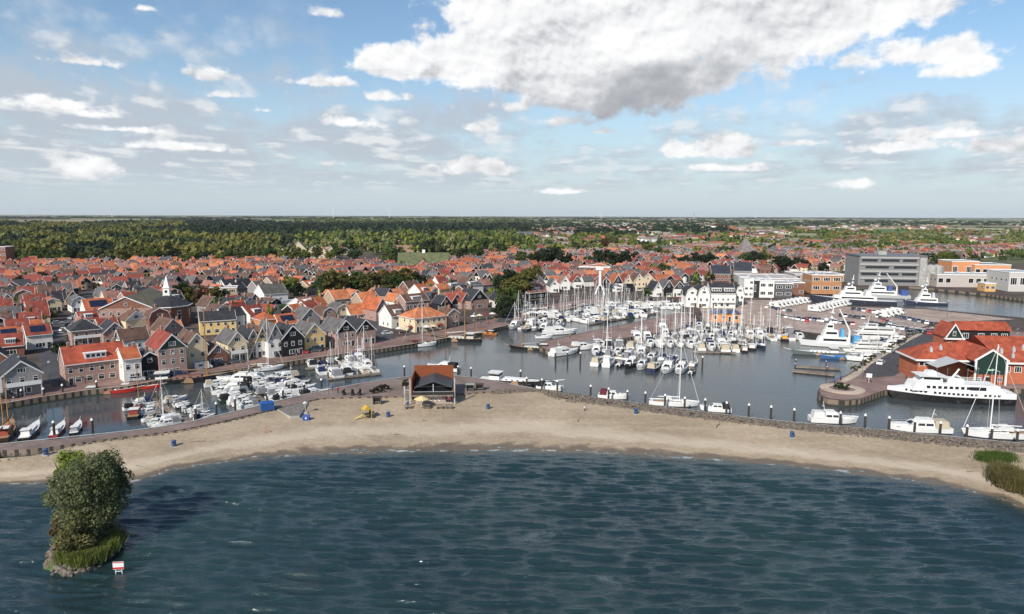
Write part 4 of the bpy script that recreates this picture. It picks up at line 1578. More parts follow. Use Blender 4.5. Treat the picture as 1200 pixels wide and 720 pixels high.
def front(xl, xr, yb, yapex, wall, roof, look, depth=11, gable=None, side_w=0.0, he_f=0.6, region=FR, rz=None, **kw):
    """house whose front spans xl..xr in the photograph and stands at yb"""
    c = G((xl + xr) / 2, yb, QZ)
    ppm = PPM(c)
    ang = QANG if rz is None else rz
    v_ = Vector((c.x, c.y)).normalized()
    ca = abs(v_.x * -math.sin(ang) + v_.y * math.cos(ang))
    Wm = (xr - xl) / ppm / max(ca, 0.5)
    hr = (yb - yapex) / ppm * 1.0
    he = hr * he_f
    n_ = Vector((-math.sin(ang), math.cos(ang)))
    pos = Vector((c.x, c.y)) + n_ * depth / 2
    r_ = house((pos.x, pos.y, QZ), ang, Wm, depth, he, hr, wall, roof, gable, look, region, key_extra=len(HC), **kw)
    EXCL.append((pos.x, pos.y, max(Wm, depth) * 0.62))
    EXCL.append((c.x, c.y, Wm * 0.4))
    return r_


# harbour front, from left to right
front(9, 47, 464, 424, GREY, DARKR, 'dark shingled house with white balcony', 13, gable=GREY, he_f=0.62, balcony=True, gablem='board_wall')
r_ = front(84, 146, 448, 406, PINK, (0.40, 0.085, 0.045), 'long red-roofed brick house with white dormer', 9, shape='side', dormer=1, he_f=0.6)
front(147, 166, 447, 410, WHITE, ORANGE, 'narrow white house with orange roof', 9, he_f=0.75, shape='side')
front(167, 187, 443, 412, BLACK, DARKR, 'low black house with arched gable', 8, gable=BLACK, shape='gambrel', he_f=0.5)
front(189, 219, 440, 391, PINK, REDR, 'tall dark green gabled house', 13, gable=GREEN, gablem='board_wall', he_f=0.66, wallm='board_wall')
front(221, 244, 431, 391, CREAM, BROWNR, 'tall cream gabled house with brown roof', 12, he_f=0.68, wallm='render_wall')
front(245, 267, 428, 403, BRICK, BROWNR, 'small brick gabled house', 9, he_f=0.55, gablem='brick_wall')
front(269, 290, 424, 389, CREAM, GREYR, 'cream gabled house with black balcony', 11, he_f=0.62, wallm='render_wall', balcony=True)
front(291, 305, 420, 386, TAN, DARKR, 'narrow tan gabled house', 11, he_f=0.62, wallm='render_wall')
front(301, 316, 419, 384, WHITE, BROWNR, 'narrow white house with yellow gable', 11, gable=YEL, he_f=0.58, wallm='render_wall', gablem='board_wall')
front(316, 332, 419, 379, WHITE, GREYR, 'white house with grey gable', 11, gable=GREY, he_f=0.55, wallm='render_wall', gablem='board_wall')
front(332, 356, 417, 382, BLACK, DARKR, 'black gabled house with white attic window', 11, he_f=0.6, wallm='board_wall', gablem='board_wall')
front(358, 381, 412, 380, YEL, GREYR, 'yellow gabled house with grey roof', 11, he_f=0.6, wallm='render_wall', gablem='board_wall')
front(395, 417, 407, 375, PINK, GREYR, 'black gabled house on pink ground floor', 13, gable=BLACK, he_f=0.55, wallm='board_wall', gablem='board_wall')
front(418, 440, 404, 374, PINK, DARKR, 'black twin gabled house on pink ground floor', 13, gable=BLACK, he_f=0.55, wallm='board_wall', gablem='board_wall')
front(459, 477, 384, 359, WHITE, BROWNR, 'cream house with wide white dormer', 10, shape='side', dormer=1, he_f=0.55, region='beside the long orange hip roof')
front(487, 524, 387.5, 361, CREAM, ORANGE2, 'long cream hall with hipped orange roof', 12, shape='hip', he_f=0.60, region='on the quay behind the moored barge', wallm='render_wall')
front(525, 538, 383, 362, PINK, BROWNR, 'small pink flat-fronted brick house', 8, he_f=0.72, region='right of the orange hip roof')

# second line, hand placed
S2 = 'just behind the harbour front'
front(0, 26, 411, 386, WHITE, ORANGE, 'white house under solar-dark orange roof', 9, shape='side', he_f=0.55, region='left of the village street', solar=True)
front(16, 33, 409, 385, WHITE, ORANGE, 'white fronted house with orange roof', 9, shape='side', he_f=0.6, region='left of the village street')
front(35, 60, 409, 382, WHITE, REDR, 'white house with wide glazed upper floor', 9, shape='side', he_f=0.6, region='left of the village street', solar=True)
front(88, 117, 405, 376, PINK, DARKR, 'brick house with dark hipped roof and porch', 10, shape='hip', he_f=0.6, region='behind the long red-roofed house', balcony=True)
front(124, 148, 404, 377, PINK, DARKR, 'brick gabled house with white window', 11, he_f=0.55, region='behind the long red-roofed house', gablem='brick_wall')
front(104, 134, 379, 352, WHITE, ORANGE, 'broad house with double orange roof', 12, shape='side', he_f=0.62, region='left of the long olive hall', solar=True)
front(86, 102, 366, 348, WHITE, GREYR, 'white gabled house with square black window', 11, he_f=0.5, region='at the top of the village street', shape='gambrel', wallm='render_wall')
front(158, 178, 383, 366, WHITE, ORANGE, 'white house with orange roof and dark skylights', 9, shape='side', he_f=0.5, region='below the octagonal church')
front(190, 214, 391, 378, WHITE, ORANGE2, 'low house with bright orange roof', 9, shape='side', he_f=0.4, region='below the octagonal church')
front(237, 276, 392, 366, YEL, DARKR, 'long yellow house with black roof and chimneys', 10, shape='side', he_f=0.62, region='behind the harbour front', rz=QANG - 0.25, wallm='render_wall')
front(307, 325, 386, 367, ORW, ORANGE, 'orange brick hipped house', 9, shape='hip', he_f=0.6, region=S2)
front(328, 352, 385, 369, ORW, ORANGE, 'low house with orange roof and black solar panels', 9, shape='side', he_f=0.4, region=S2, solar=True)
front(354, 375, 384, 361, GREY, GREYR, 'grey gabled house with white bargeboards', 10, he_f=0.5, region=S2)
front(379, 394, 378, 360, PINK, BROWNR, 'rounded-gable brick house', 10, he_f=0.5, region=S2, shape='gambrel')
front(395, 411, 375, 357, CREAM, GREYR, 'cream house with rounded gable', 10, he_f=0.5, region=S2, shape='gambrel')
front(411, 440, 374, 357, WHITE, ORANGE2, 'white house with plain orange roof', 9, shape='side', he_f=0.42, region=S2)
front(441, 456, 376, 349, PINK, ORANGE, 'tall brick gable with orange roof', 14, he_f=0.5, region=S2, gablem='brick_wall')
front(462, 472, 361, 345, WHITE, ORANGE2, 'small white pointed gable', 9, he_f=0.5, region=S2)
for i, (x0, x1, yb, ya) in enumerate(((392, 412, 358, 341), (410, 428, 352, 340), (425, 446, 361, 344), (440, 458, 352, 339), (455, 474, 352, 340))):
    front(x0, x1, yb, ya, TAN, ORANGE2, 'tan house with orange roof', 11, shape='side' if i % 2 == 0 else 'gable', he_f=0.45, region='in front of the olive tree row')
# black gabled row right of the hip roof
BR = 'in the black gabled group'
front(476, 503, 362, 345, PINK, BROWNR, 'long house with brown roof and white dormer', 9, shape='side', he_f=0.55, region=BR, dormer=1)
front(517, 529, 364, 347, BLACK, DARKR, 'small black gabled house', 8, he_f=0.5, region=BR, wallm='board_wall', gablem='board_wall')
front(530, 541, 362, 344, BLACK, REDR, 'black house with red roof', 9, he_f=0.55, region=BR, wallm='board_wall', gablem='board_wall')
front(541, 552, 362, 343, PINK, REDR, 'pink fronted house with red roof', 9, he_f=0.5, region=BR)
front(552, 572, 362, 340, PINK, DARKR, 'tall black-roofed double gable', 12, gable=BLACK, he_f=0.5, region=BR, gablem='board_wall')
front(580, 594, 361, 342, WHITE, DARKR, 'black and white steep gable', 10, gable=BLACK, he_f=0.5, region=BR, gablem='board_wall', rz=QANG - 0.4)
front(522, 567, 345, 332, WHITE, GREYR, 'long white row house', 8, shape='side', he_f=0.8, region='above the black gabled group', wallm='render_wall', dormer=2)
front(618, 642, 350, 333, BLACK, PINKR, 'dark boathouse with pink gable', 12, he_f=0.45, region='left of the white shipyard crane', shape='side', dormer=1)
front(620, 640, 341, 325, PINK, GREYR, 'long grey-roofed shed', 12, he_f=0.4, region='left of the white shipyard crane', shape='side')
FQ = 'on the far harbour quay'
for (x0, x1, yb, ya, wl, rf, gb, lk) in ((645, 655, 343, 328, WHITE, GREYR, WHITE, 'small white gable'), (657, 668, 340, 324, WHITE, PINKR, WHITE, 'white gable with pink roof'),
                                         (671, 682, 338, 323, WHITE, REDR, GREEN, 'white house with green gable'), (704, 716, 342, 325, BLACK, REDR, BLACK, 'black gable with red roof'),
                                         (718, 730, 342, 322, WHITE, ORANGE, BLACK, 'black and white gable'), (731, 741, 342, 322, BLACK, REDR, CREAM, 'cream gable on dark house'),
                                         (742, 756, 341, 321, CREAM, BROWNR, CREAM, 'large cream gable'), (750, 768, 340, 320, CREAM, BROWNR, CREAM, 'wide cream gable'),
                                         (766, 776, 348, 331, WHITE, DARKR, WHITE, 'white and black gable'), (777, 790, 348, 329, BLACK, GREYR, BLACK, 'black gable with white trim'), (789, 803, 348, 330, WHITE, BROWNR, BLACK, 'white fronted black gable')):
    front(x0, x1, yb, ya, wl, rf, lk, 12, gable=gb, he_f=0.5, region=FQ, rz=0.15, gablem='board_wall', wallm='render_wall')

# ------------------------------------------------------------------ trees of the village
TR = 'in the olive tree row'
for i, (x, y, h_, c_) in enumerate(((378, 349, 22, 'green'), (391, 350, 26, 'olive'), (404, 347, 24, 'olive'), (417, 346, 24, 'green'), (429, 346, 23, 'olive'), (441, 346, 23, 'olive'), (453, 345, 24, 'olive'), (465, 345, 24, 'green'),
                                    (477, 345, 24, 'olive'), (489, 345, 22, 'dark'), (384, 340, 18, 'dark'))):
    tree(x, y, h_, c_, TR, wide=1.15)
for (x, y, h_, c_, rg) in ((215, 352, 19, 'dark', 'beside the octagonal church'), (226, 357, 18, 'olive', 'beside the octagonal church'), (238, 361, 22, 'rust', 'behind the yellow house'), (250, 362, 22, 'olive', 'behind the yellow house'),
                           (262, 361, 17, 'dark', 'behind the yellow house'), (340, 348, 20, 'bright', 'behind the grey-roofed hall'), (347, 352, 18, 'dark', 'behind the grey-roofed hall'), (332, 372, 14, 'green', 'behind the orange roofs'),
                           (590, 372, 20, 'dark', 'beside the black gabled group'), (596, 366, 26, 'green', 'beside the black gabled group'), (604, 358, 30, 'olive', 'beside the black gabled group'), (594, 350, 26, 'dark', 'beside the black gabled group'),
                           (612, 350, 28, 'olive', 'beside the black gabled group'), (624, 336, 22, 'olive', 'beside the black gabled group'), (588, 345, 20, 'green', 'beside the black gabled group'), (602, 345, 24, 'green', 'beside the black gabled group'),
                           (69, 414, 12, 'dark', 'beside the village street'), (22, 340, 14, 'dark', 'among the dark roofs'), (30, 335, 12, 'green', 'among the dark roofs'), (52, 333, 12, 'dark', 'among the dark roofs'), (68, 333, 11, 'dark', 'among the dark roofs'),
                           (103, 328, 11, 'bright', 'among the dark roofs'), (112, 326, 9, 'green', 'among the dark roofs'), (40, 330, 9, 'olive', 'among the dark roofs'), (118, 398, 8, 'dark', 'among the dark roofs'),
                           (757, 352, 12, 'green', 'on the far quay'), (778, 326, 15, 'green', 'above the far quay'), (818, 340, 10, 'green', 'behind the white apartments'),
                           (640, 314, 26, 'dark', 'behind the crane'), (652, 313, 24, 'dark', 'behind the crane'), (660, 316, 22, 'dark', 'behind the crane'), (628, 314, 20, 'dark', 'behind the crane'), (612, 316, 20, 'green', 'behind the crane'),
                           (690, 314, 14, 'green', 'behind the crane'), (704, 314, 22, 'dark', 'behind the crane'), (715, 316, 24, 'dark', 'behind the crane'), (727, 314, 20, 'dark', 'behind the crane'), (738, 311, 18, 'dark', 'behind the crane'),
                           (716, 292, 18, 'pale', 'beyond the village'), (708, 294, 14, 'rust', 'beyond the village'), (758, 300, 14, 'bright', 'beyond the village'), (770, 302, 14, 'green', 'beyond the village'), (779, 304, 12, 'bright', 'beyond the village'),
                           (752, 314, 9, 'dark', 'behind the far quay'), (790, 314, 14, 'dark', 'behind the far quay'), (803, 316, 17, 'dark', 'behind the far quay'), (815, 315, 18, 'dark', 'behind the far quay'), (828, 314, 18, 'dark', 'behind the far quay'), (836, 312, 14, 'dark', 'behind the far quay'),
                           (873, 312, 17, 'green', 'behind the white modern building'), (884, 314, 20, 'dark', 'behind the white modern building'), (895, 310, 17, 'bright', 'behind the white modern building'), (852, 312, 12, 'dark', 'behind the white modern building'),
                           (910, 318, 17, 'dark', 'behind the warehouses'), (920, 318, 18, 'dark', 'behind the warehouses'), (931, 318, 17, 'dark', 'behind the warehouses'), (942, 318, 15, 'dark', 'behind the warehouses'), (965, 318, 11, 'dark', 'behind the warehouses'),
                           (1098, 309, 14, 'green', 'above the orange factory'), (1107, 311, 17, 'bright', 'above the orange factory'), (1116, 311, 15, 'green', 'above the orange factory'), (1083, 308, 12, 'dark', 'beside the grey office'), (1048, 300, 9, 'green', 'beside the grey office'),
                           (1143, 300, 8, 'green', 'above the orange factory'), (1175, 306, 7, 'green', 'above the orange factory')):
    tree(x, y, h_, c_, rg, wide=1.1)
tree(467.5, 316, 27, 'dark', 'in front of the green-roofed church', 'tall dark conical tree', cone=True)
# tree belt behind the left half of the village
for i in range(46):
    x = -10 + i * 13.2 + rnd.uniform(-4, 4)
    y = 309 + rnd.uniform(-3, 3) - (2 if x > 330 else 0)
    if 400 < x < 525 and rnd.random() < 0.55:
        continue
    if x > 560:
        y -= 8
    tree(x, y, rnd.uniform(13, 19), rnd.choice(['green', 'bright', 'green', 'pale', 'dark', 'olive']), 'in belt behind the village', wide=1.25)

# ------------------------------------------------------------------ filler streets of houses
def inpoly(x, y, P_):
    c_ = False
    n_ = len(P_)
    j = n_ - 1
    for i in range(n_):
        if (P_[i][1] > y) != (P_[j][1] > y) and x < (P_[j][0] - P_[i][0]) * (y - P_[i][1]) / (P_[j][1] - P_[i][1]) + P_[i][0]:
            c_ = not c_
        j = i
    return c_


TOWN = [(-60, 440), (0, 430), (75, 420), (100, 395), (150, 410), (220, 398), (300, 386), (380, 375), (440, 362), (500, 352), (560, 350), (598, 345), (640, 338), (760, 336), (830, 330), (905, 322), (1010, 317),
        (1010, 303), (1200, 312), (1250, 304), (1250, 296), (1000, 296), (800, 294), (620, 300), (560, 300), (520, 313), (340, 313), (330, 308), (-60, 312)]
STREETS = [smooth_line([xy(*p) for p in pts], 5) for pts in ([(78, 452), (60, 420), (62, 400), (80, 380), (100, 360), (108, 340)], [(455, 398), (420, 372), (330, 350), (230, 343)], [(590, 378), (600, 350), (560, 335), (500, 326)])]
SP = [q for s_ in STREETS for q in s_]
# footprints of the large buildings that follow
for (px, py, r_) in ((168, 372, 24), (150, 368, 16), (197, 376, 17), (318, 352, 24), (355, 360, 18), (495, 314, 28), (470, 312, 18), (700, 344, 10), (840, 352, 26), (860, 352, 18), (895, 345, 20), (915, 345, 20), (940, 335, 45), (905, 330, 26), (980, 335, 30), (1045, 335, 60),
                     (1130, 333, 50), (1095, 334, 30), (1165, 334, 30), (1200, 345, 40), (860, 300, 22), (855, 324, 16), (875, 322, 16), (370, 300, 50), (395, 298, 40), (613, 282, 34), (822, 308, 20)):
    p = G(px, py, QZ)
    EXCL.append((p.x, p.y, r_))
ex = np.array(EXCL)
cand = []
rr = random.Random(5)
for row in range(0, 76):
    tt = 20 + row * 11.5 + (row // 2) * 2.6
    s0 = -160.0
    while s0 < 1500:
        wd = rr.uniform(5.6, 8.6)
        s0 += wd + (rr.uniform(0.4, 1.2) if rr.random() < 0.72 else rr.uniform(3, 7))
        if row > 40 and rr.random() < 0.30:
            continue
        p = QA + E1 * s0 + E2 * (tt + rr.uniform(-1.2, 1.2))
        if p.y < 50:
            continue
        px, py = PIX((p.x, p.y, QZ))
        if not inpoly(px, py, TOWN):
            continue
        if (np.hypot(ex[:, 0] - p.x, ex[:, 1] - p.y) < ex[:, 2] + 4.0).any():
            continue
        if min((p.x - q[0]) ** 2 + (p.y - q[1]) ** 2 for q in SP) < 49:
            continue
        dist_ = p.length
        cand.append((dist_, row, s0, p, wd, px, py))
cand.sort(key=lambda c: c[0])
N_IND = 212
print('house candidates', len(cand), 'hand', len(HC))
ROOFS_L = [REDR, BROWNR, DARKR, DARKR, DARKR, GREYR, ORANGE, PINKR, BROWNR, REDR, REDR]
ROOFS_C = [ORANGE, ORANGE2, REDR, REDR, BROWNR, DARKR, GREYR, ORANGE, PINKR, BROWNR]
ROOFS_R = [REDR, ORANGE, BROWNR, GREYR, PINKR, ORANGE2, REDR]
WALLS = [WHITE, CREAM, BRICK, PINK, TAN, GREY, WHITE, PINK, BLACK]
far_h = []
for i, (dist_, row, s0, p, wd, px, py) in enumerate(cand):
    roofs = ROOFS_L if px < 290 and py > 330 else (ROOFS_C if px < 600 else ROOFS_R)
    rf, wl = rr.choice(roofs), rr.choice(WALLS)
    if 60 < px < 260 and 308 < py < 328:
        rf = rr.choice([ORANGE, ORANGE2, ORANGE, PINKR, REDR, BROWNR, GREYR])
    shp = rr.choice(['gable', 'gable', 'gable', 'side', 'side', 'gambrel'])
    he = rr.choice([3.0, 3.5, 4.5, 5.0])
    hr = he + rr.choice([2.8, 3.4, 4.0])
    ang = QANG + rr.choice([0, 0, math.pi / 2, -math.pi / 2]) * (1 if shp == 'gable' else 0) + rr.uniform(-0.08, 0.08) + 0.35 * math.sin(p.x * 0.012 + p.y * 0.008)
    if i < N_IND:
        D_ = rr.choice([8, 9, 10])
        near = i < 110
        wm = 'brick_wall' if wl in (BRICK, PINK, GREY) else 'render_wall'
        gm = 'board_wall' if rr.random() < 0.3 else wm
        W2 = round(wd)
        key = (W2, D_, he, hr, shp, wm, gm, near)
        if shp == 'side':
            W2 = max(W2, 7)
            key = (W2,) + key[1:]
        kw = dict(wallm=wm, gablem=gm, shape=shp, detail=2 if near else 1, dormer=(1 if rr.random() < 0.35 and near else 0))
        if key not in HC:
            HC[key] = house_proto(W2, D_, he, hr, seed=i, **kw)
        gb = wl if rr.random() < 0.6 else rr.choice([WHITE, BLACK, CREAM, GREEN])
        r_ = HC[key].put((p.x, p.y, QZ), ang, 'x', 'house', 'village houses', {'wall': wl, 'gable': gb, 'roof': rf})
        sec = 'left' if px < 200 else ('centre' if px < 430 else 'right')
        rg = f'in {ordw(row + 2)} row behind quay'
        later(r_, f'{WN[wl]} house with {RN[rf]} roof', rg)
    else:
        if py < 306 and px > 600 and rr.random() < 0.62:
            rf = rr.choice([(0.30, 0.24, 0.2), (0.22, 0.2, 0.19), (0.34, 0.2, 0.14), GREYR, BROWNR, PINKR])
        far_h.append((p, wd, he, hr, shp, ang, wl, rf, dist_))

# the rest of the village: one mass of small houses
Vl, Fl, Tl = [], [], []
off = 0


def add_np(vs, fs, col_):
    global off
    Vl.append(np.array(vs))
    Fl.append(np.array(fs) + off)
    Tl.append(np.tile(np.array(col_), (len(vs), 1)))
    off += len(vs)


def far_house(x, y, w, d, he, hr, ang, wl, rf, win=True):
    ca, sa = math.cos(ang), math.sin(ang)

    def tr(v):
        return [(x + ca * a_ - sa * b_, y + sa * a_ + ca * b_, QZ + c_) for a_, b_, c_ in v]
    w /= 2
    d /= 2
    add_np(tr([(-w, -d, -1), (w, -d, -1), (w, d, -1), (-w, d, -1), (-w, -d, he), (w, -d, he), (w, d, he), (-w, d, he), (0, -d, hr - .15), (0, d, hr - .15)]),
           [(0, 1, 5, 4), (1, 2, 6, 5), (2, 3, 7, 6), (3, 0, 4, 7), (4, 5, 8, 8), (6, 7, 9, 9)], wl)
    o = 0.4
    add_np(tr([(-w - o, -d - o, he - .35), (0, -d - o, hr), (0, d + o, hr), (-w - o, d + o, he - .35), (w + o, -d - o, he - .35), (w + o, d + o, he - .35)]), [(0, 1, 2, 3), (1, 4, 5, 2)], rf)
    tw = 0.32
    e = d + o + 0.03
    for sy in (-e, e):
        add_np(tr([(-w - o, sy, he - .35), (0, sy, hr), (0, sy, hr - tw * 1.4), (-w - o + .1, sy, he - .35 - tw), (w + o, sy, he - .35), (w + o - .1, sy, he - .35 - tw)]), [(0, 1, 2, 3), (1, 4, 5, 2)], (0.62, 0.61, 0.58))
    if win:
        for z in ([1.4, 4.0] if he > 4.2 else [1.4]):
            for xx in (-w * .5, w * .5):
                add_np(tr([(xx - .6, -d - .04, z - .6), (xx + .6, -d - .04, z - .6), (xx + .6, -d - .04, z + .7), (xx - .6, -d - .04, z + .7)]), [(0, 1, 2, 3)], (0.02, 0.025, 0.03))
                add_np(tr([(-w - .04, xx - .6, z - .6), (-w - .04, xx + .6, z - .6), (-w - .04, xx + .6, z + .7), (-w - .04, xx - .6, z + .7)]), [(0, 1, 2, 3)], (0.02, 0.025, 0.03))
        add_np(tr([(-.5, -d - .04, he + .3), (.5, -d - .04, he + .3), (.5, -d - .04, he + 1.4), (-.5, -d - .04, he + 1.4)]), [(0, 1, 2, 3)], (0.02, 0.025, 0.03))
    if rr.random() < 0.6:
        add_np(tr([(-.35, -.4 + d * .4, hr - .6), (.35, -.4 + d * .4, hr - .6), (.35, .4 + d * .4, hr - .6), (-.35, .4 + d * .4, hr - .6), (-.35, -.4 + d * .4, hr + 1), (.35, -.4 + d * .4, hr + 1), (.35, .4 + d * .4, hr + 1), (-.35, .4 + d * .4, hr + 1)]),
               [(0, 1, 5, 4), (1, 2, 6, 5), (2, 3, 7, 6), (3, 0, 4, 7), (4, 5, 6, 7)], (0.3, 0.2, 0.16))


for (p, wd, he, hr, shp, ang, wl, rf, dist_) in far_h:
    k = rr.uniform(0.8, 1.2)
    far_house(p.x, p.y, wd, rr.uniform(7.5, 10), he, hr, ang + (math.pi / 2 if shp == 'side' else 0), tuple(c_ * k for c_ in (wl if wl != BLACK else TAN)), tuple(c_ * k for c_ in rf))
# further quarters towards the horizon
for _ in range(3600):
    px = rr.uniform(-30, 1230)
    band = rr.random()
    if px < 330:
        continue
    py = rr.uniform(263, 300) if px > 620 else rr.uniform(279, 298)
    if px < 560 and not (py > 285 or rr.random() < 0.3):
        continue
    if px < 520 and py < 281:
        continue
    # coarse clusters, so that gaps stay for the trees
    if (math.sin(px * 0.021 + py * 0.35) + math.sin(px * 0.053 - py * 0.21)) < -0.1:
        continue
    p = G(px, py, QZ)
    pale = rr.random() < 0.6
    rf = rr.choice([(0.30, 0.24, 0.2), (0.22, 0.2, 0.19), (0.34, 0.2, 0.14), (0.42, 0.36, 0.3), GREYR, BROWNR]) if pale else rr.choice([ORANGE, REDR, BROWNR])
    far_house(p.x, p.y, rr.uniform(9, 12), rr.choice([10, 14, 30, 40]), rr.choice([3, 5, 5.5]), rr.choice([7, 8, 8.5]), rr.choice([0.3, 1.9, 1.8, 0.4]) + rr.uniform(-.1, .1), rr.choice([WHITE, CREAM, TAN, PINK, (0.6, 0.55, 0.48)]), rf, False)
me = np_mesh('distant_houses', np.concatenate(Vl), np.concatenate(Fl), ['tinted'], tint=np.concatenate(Tl))
me.validate()
o = link('distant_houses', me)
tag(o, 'mass of small gabled houses filling the far side of the village', 'houses')
o['kind'] = 'stuff'

# ------------------------------------------------------------------ far woods: one mass
rs = np.random.default_rng(3)
tmpl = [crown_np(rs, 8, 150, 1.0, 0.5, 0.5, 0.15, low=-0.3, jit=.16) for _ in range(6)]
tmplf = [crown_np(rs, 6, 48, 1.0, 0.5, 0.5, 0.25, low=-0.3, jit=.3) for _ in range(5)]


def wood(name, spots, label):
    Vs, Ts, Fs = [], [], []
    o_ = 0
    for (x, y, w_, h_, c_, farr) in spots:
        V0, F0 = (tmplf if farr else tmpl)[rs.integers(0, 5)]
        a_ = rs.uniform(0, 6.28)
        ca, sa = math.cos(a_), math.sin(a_)
        Vn = np.stack([(V0[:, 0] * ca - V0[:, 1] * sa) * w_ + x, (V0[:, 0] * sa + V0[:, 1] * ca) * w_ + y, np.maximum(V0[:, 2] * h_, 0.0) + QZ], 1)
        Vs.append(Vn)
        Fs.append(F0 + o_)
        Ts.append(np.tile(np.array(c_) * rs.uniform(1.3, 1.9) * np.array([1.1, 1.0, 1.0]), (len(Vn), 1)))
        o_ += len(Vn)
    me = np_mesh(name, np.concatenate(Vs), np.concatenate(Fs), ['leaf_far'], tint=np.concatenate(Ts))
    o = link(name, me)
    tag(o, label, 'trees')
    o['kind'] = 'stuff'


spots = []
for _ in range(13000):
    px = rs.uniform(-60, 1260)
    py = 256.5 + 52 * rs.random() ** 1.35
    dens_ = 0.0
    c_ = LEAFC['green']
    dk = (0.016, 0.030, 0.018)  # dark leaves; cloud shade over the far band is put into this leaf colour
    n_ = math.sin(px * .017 + py * .5) + math.sin(px * .041 - py * .3)
    if px < 345:                                        # the big wood on the left
        if 260.5 + 2.5 * math.sin(px * .02) < py < 305:
            dens_ = 1
            q_ = .5 + .5 * math.sin(px * .03 + 1.7 * math.sin(py * .35 + px * .011))
            c_ = tuple(a_ * (1 - q_) + b_ * q_ for a_, b_ in zip((0.060, 0.080, 0.028), (0.115, 0.120, 0.034)))
            if 235 < px and 289 < py < 302:
                dens_ = .22
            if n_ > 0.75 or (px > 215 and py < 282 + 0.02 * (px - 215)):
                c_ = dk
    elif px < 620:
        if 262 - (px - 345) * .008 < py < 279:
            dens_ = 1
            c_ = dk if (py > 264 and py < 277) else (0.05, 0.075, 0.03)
        elif py < 300:
            dens_ = 0.5 if py > 284 else .75
            c_ = [LEAFC['green'], LEAFC['bright'], LEAFC['pale'], LEAFC['dark']][rs.integers(0, 4)]
    elif px < 960:
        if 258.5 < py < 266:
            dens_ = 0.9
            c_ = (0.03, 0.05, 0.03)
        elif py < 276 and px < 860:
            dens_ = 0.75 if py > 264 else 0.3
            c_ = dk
        elif py < 302:
            dens_ = 0.6 if (285 < py < 294 and px < 730) or n_ > .5 else 0.12
            c_ = [LEAFC['green'], LEAFC['pale'], LEAFC['bright'], LEAFC['dark']][rs.integers(0, 4)]
    else:
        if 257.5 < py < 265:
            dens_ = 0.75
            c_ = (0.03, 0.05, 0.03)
        elif 272 < py < 291:
            dens_ = 0.62 if n_ > -.8 else .2
            c_ = [LEAFC['green'], LEAFC['pale'], LEAFC['green'], LEAFC['olive']][rs.integers(0, 4)]
        elif py < 306:
            dens_ = 0.08
            c_ = LEAFC['green']
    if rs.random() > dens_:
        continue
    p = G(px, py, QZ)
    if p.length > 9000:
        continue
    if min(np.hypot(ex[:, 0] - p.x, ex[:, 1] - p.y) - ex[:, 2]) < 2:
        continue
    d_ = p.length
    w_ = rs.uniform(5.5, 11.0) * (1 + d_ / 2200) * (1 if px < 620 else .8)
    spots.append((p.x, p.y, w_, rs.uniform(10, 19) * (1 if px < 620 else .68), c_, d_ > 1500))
garden = []
hp = np.array([[c_[3].x, c_[3].y] for c_ in cand])
for _ in range(5200):
    c_ = cand[rs.integers(0, len(cand))]
    p = c_[3] + Vector((rs.normal(0, 9), rs.normal(0, 9)))
    if c_[5] > 600 and c_[6] < 312 and rs.random() < .3:
        pass
    elif rs.random() < .45:
        continue
    if np.hypot(hp[:, 0] - p.x, hp[:, 1] - p.y).min() < 5.6 or (np.hypot(ex[:, 0] - p.x, ex[:, 1] - p.y) < ex[:, 2] + 2).any():
        continue
    if min((p.x - q[0]) ** 2 + (p.y - q[1]) ** 2 for q in SP) < 16:
        continue
    garden.append((p.x, p.y, rs.uniform(1.8, 3.6), rs.uniform(4, 9), [LEAFC['green'], LEAFC['dark'], LEAFC['olive'], LEAFC['bright'], LEAFC['dark']][rs.integers(0, 5)], False))
print('garden', len(garden))
wood('garden_greenery', garden, 'small garden trees and bushes squeezed between the village houses')
for _ in range(5200):
    px, py = rs.uniform(-60, 1260), 253.9 + 3.4 * rs.random()
    if math.sin(px * .013 + py * 5.1) + math.sin(px * .037 - py * 3.3) < .35:
        continue
    p = G(px, py, QZ)
    d_ = p.length
    if d_ > 21000:
        continue
    spots.append((p.x, p.y, rs.uniform(14, 30) * (1 + d_ / 6000), rs.uniform(9, 15), (0.03, 0.045, 0.025), True))
print('wood trees', len(spots))
wood('woodland', spots, 'far wood of yellow-green and dark trees with painted cloud shade, reaching to the horizon')

